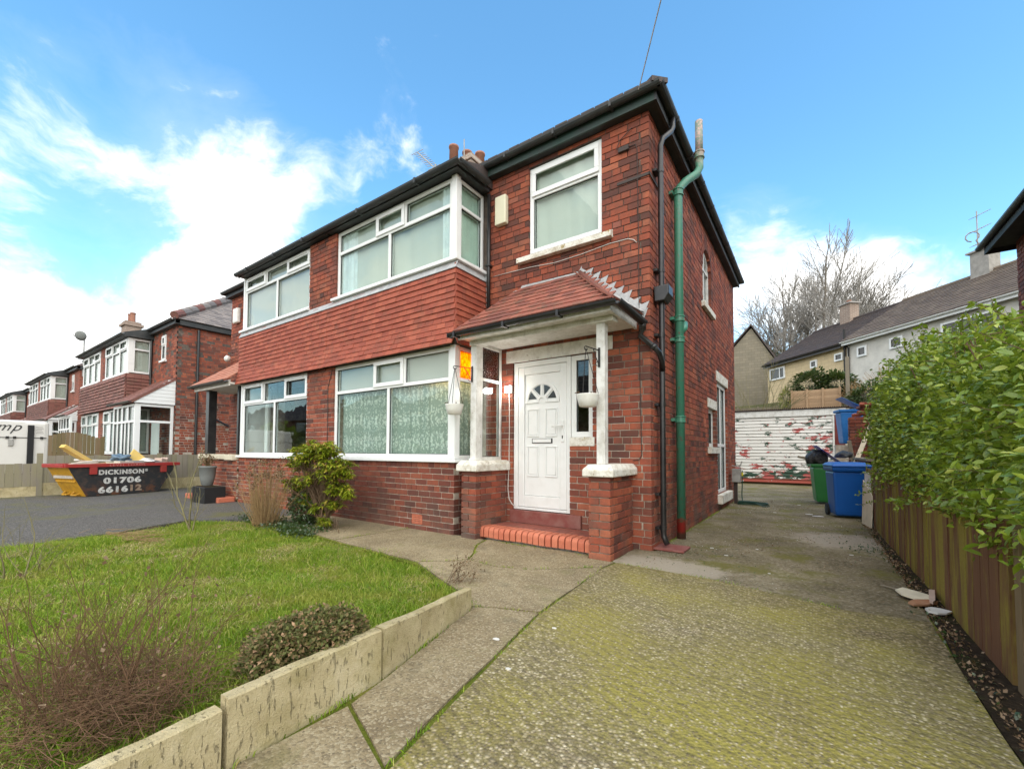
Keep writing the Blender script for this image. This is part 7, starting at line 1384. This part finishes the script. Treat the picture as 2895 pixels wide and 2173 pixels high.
# the load, piece by piece
def chunk(name, label, cat, u, d, z, a, b, c, rz, rx, material, group='rubble in the skip'):
    u *= .86; a *= .88; e = Matrix.Rotation(math.atan2(SD.y, SD.x)+rz, 3, 'Z') @ Matrix.Rotation(rx, 3, 'Y'); m = MB(); m.obox(SK.p(u, z, d), e @ Vector((a, 0, 0)), e @ Vector((0, b, 0)), e @ Vector((0, 0, c))); return tag(part(name, m, material, bevel=.008), label, cat, group)
chunk('foam_board', 'long yellow insulation strip sticking up from the skip end', 'insulation', .10, -.55, .99, .50, .09, .045, .1, .62, 'foam_yellow'); chunk('foam_board', 'second yellow strip lying under the long one', 'insulation', .16, -.62, .93, .42, .08, .03, .05, .62, 'foam_yellow')
m = MB(); m.prism([SK.p(.98, .80, -.45), SK.p(1.62, .80, -.45), SK.p(1.30, 1.18, -.65)], SN*-.05); tag(part('foam_board', m, 'foam_yellow'), 'triangular yellow insulation offcut standing in the skip', 'insulation', 'rubble in the skip')
blob('plastic_bag', 'crumpled dark blue plastic bag on the rubble', 'bag', tuple(SK.p(.93, .93, -.5)), (.24, .2, .11), 'bag_blue', 9, .35)
blob('plastic_bag', 'white crumpled sheet beside the blue bag', 'bag', tuple(SK.p(1.45, .86, -.35)), (.36, .16, .06), 'white_board', 10, .3)
for i, (lb, u, d, z, a, b, c, rz, rx, mt) in enumerate((('flat white board across the middle of skip', .62, -.75, .87, .45, .2, .02, .1, .05, 'white_board'), ('dark sheet folded under the white sheet', 1.50, -.30, .83, .32, .12, .012, .1, -.08, 'rubber'), ('grey plaster block under the yellow triangle', 1.30, -.18, .82, .26, .08, .05, .0, .03, 'rubble_grey'), ('pinkish brick lump at the right end', 2.05, -.3, .84, .12, .1, .07, .5, .2, 'pink_board'), ('pink plaster piece near right rim', 2.20, -.35, .86, .10, .08, .06, .9, -.3, 'pink_board'), ('cream plaster slab at the front', .95, -.16, .80, .20, .1, .05, .2, .06, 'plaster'), ('broken cream tile at the front', .66, -.16, .79, .14, .1, .04, -.3, .1, 'cream_board'), ('grey wedge of render near the lug', 1.78, -.2, .82, .2, .1, .05, .2, .25, 'rubble_grey'), ('brown timber end near left', .45, -.2, .77, .16, .05, .05, .2, -.1, 'board_brown'), ('pale curled plaster at the left corner', .0, -.35, .80, .24, .16, .03, .3, -.25, 'pink_board'), ('long pale pipe along the left rim', .05, -.22, .82, .30, .04, .04, .12, -.12, 'plaster'))): chunk('rubble', lb, 'rubble', u, d, z, a, b, c, rz, rx, mt)
m = MB(); SK.bx(m, T0+.10, T1-.1, .45, .76, -WD+.06, -.06); tag(part('rubble_bed', m, 'plaster'), 'mixed rubble filling the skip to its rim', 'rubble', kind='stuff')
# planter and urn at the left porch
pt = thing('planter_box', (-9.55, -1.0, 0), 'square black planter at the foot of the left porch', 'planter'); m = MB(); m.prism([(-9.95, -1.28, -.02), (-9.28, -1.28, -.02), (-9.28, -.86, -.02), (-9.95, -.86, -.02)], (0, 0, .36)); part('box', m, 'planter_black', pt, bevel=.01); m = MB(); m.box(-9.90, -9.33, -1.23, -.91, .30, .345); part('soil', m, 'soil', pt)
ur = thing('stone_urn', (-9.75, -1.05, .34), 'tall grey urn standing on the black planter', 'urn'); m = MB(); m.lathe((-9.78, -1.05, .345), [(.09, 0), (.11, .02), (.15, .2), (.165, .40), (.18, .41), (.18, .45), (.15, .45), (.13, .40)], 16); part('bowl', m, 'urn_grey', ur, True); g = np.random.default_rng(5); P = np.array([-9.78, -1.05, .92])+g.normal(0, 1, (170, 3))*np.array([.07, .07, .07]); sub_leaves('dead_heads', P, g.normal(0, 1, P.shape), .04, .07, .4, 'dead_leaf', ur, 6)
LS('stem', sticks([((-9.78, -1.05, .75), tuple(p), .005, .003) for p in P[::6]], 3), 'straw', ur)
# ---------------------------------------------------------------- far side of the street, seen only in the window panes
for i, (x, y, lb1) in enumerate(((-14, -26, 'brick house across the street nearest the porch, mirrored in panes'), (-28, -26, 'second brick house across the street, mirrored in panes'), (-42, -26, 'third brick house across the street, mirrored in panes'), (-56, -26, 'fourth brick house across the street, mirrored in panes'), (-70, -26, 'last brick house across the street, mirrored in panes'))):
    o = thing('opposite_house', (x, y, 0), lb1, 'house', 'houses across the street'); m = MB(); m.box(x-5.5, x+5.5, y-7, y, -.1, 5.2); part('wall', m, 'brickwork_far', o); m = MB(); m.add([(x-5.9, y+.4, 5.1), (x+5.9, y+.4, 5.1), (x+2.2, y-3.5, 8), (x-2.2, y-3.5, 8), (x-5.9, y-7.4, 5.1), (x+5.9, y-7.4, 5.1)], [(0, 1, 2, 3), (1, 5, 2), (3, 2, 5, 4), (0, 3, 4)]); part('roof', m, 'dark_tile', o)
    for u in (-3.2, 3.2):
        for z in (.9, 3.4): m = MB(); m.box(x+u-1.2, x+u+1.2, y+.001, y+.06, z, z+1.4); w = part('window', m, 'upvc', o); m = MB(); m.box(x+u-1.05, x+u+1.05, y+.061, y+.07, z+.15, z+1.25); part('pane', m, 'dark_pane', w)
for i, (x, y, rx, rz, mt) in enumerate(((-44, -18.8, 4.2, 2.3, 'hedge_leaf'), (-34.5, -18.6, 4.0, 2.9, 'conifer_leaf'), (-25, -19, 3.4, 1.9, 'conifer_leaf'), (-10, -19.4, 3.2, 2.2, 'dark_leaf'))): leafball('garden_shrub', ('rounded bright green shrub', 'tall dark shrub', 'spreading dark shrub', 'long green shrub')[i]+' across the street, mirrored in panes', (x, y, rz*.8), (rx, 1.2, rz), 1500, mt, 40+i, (.25, .5), .4, group='shrubs across the street')
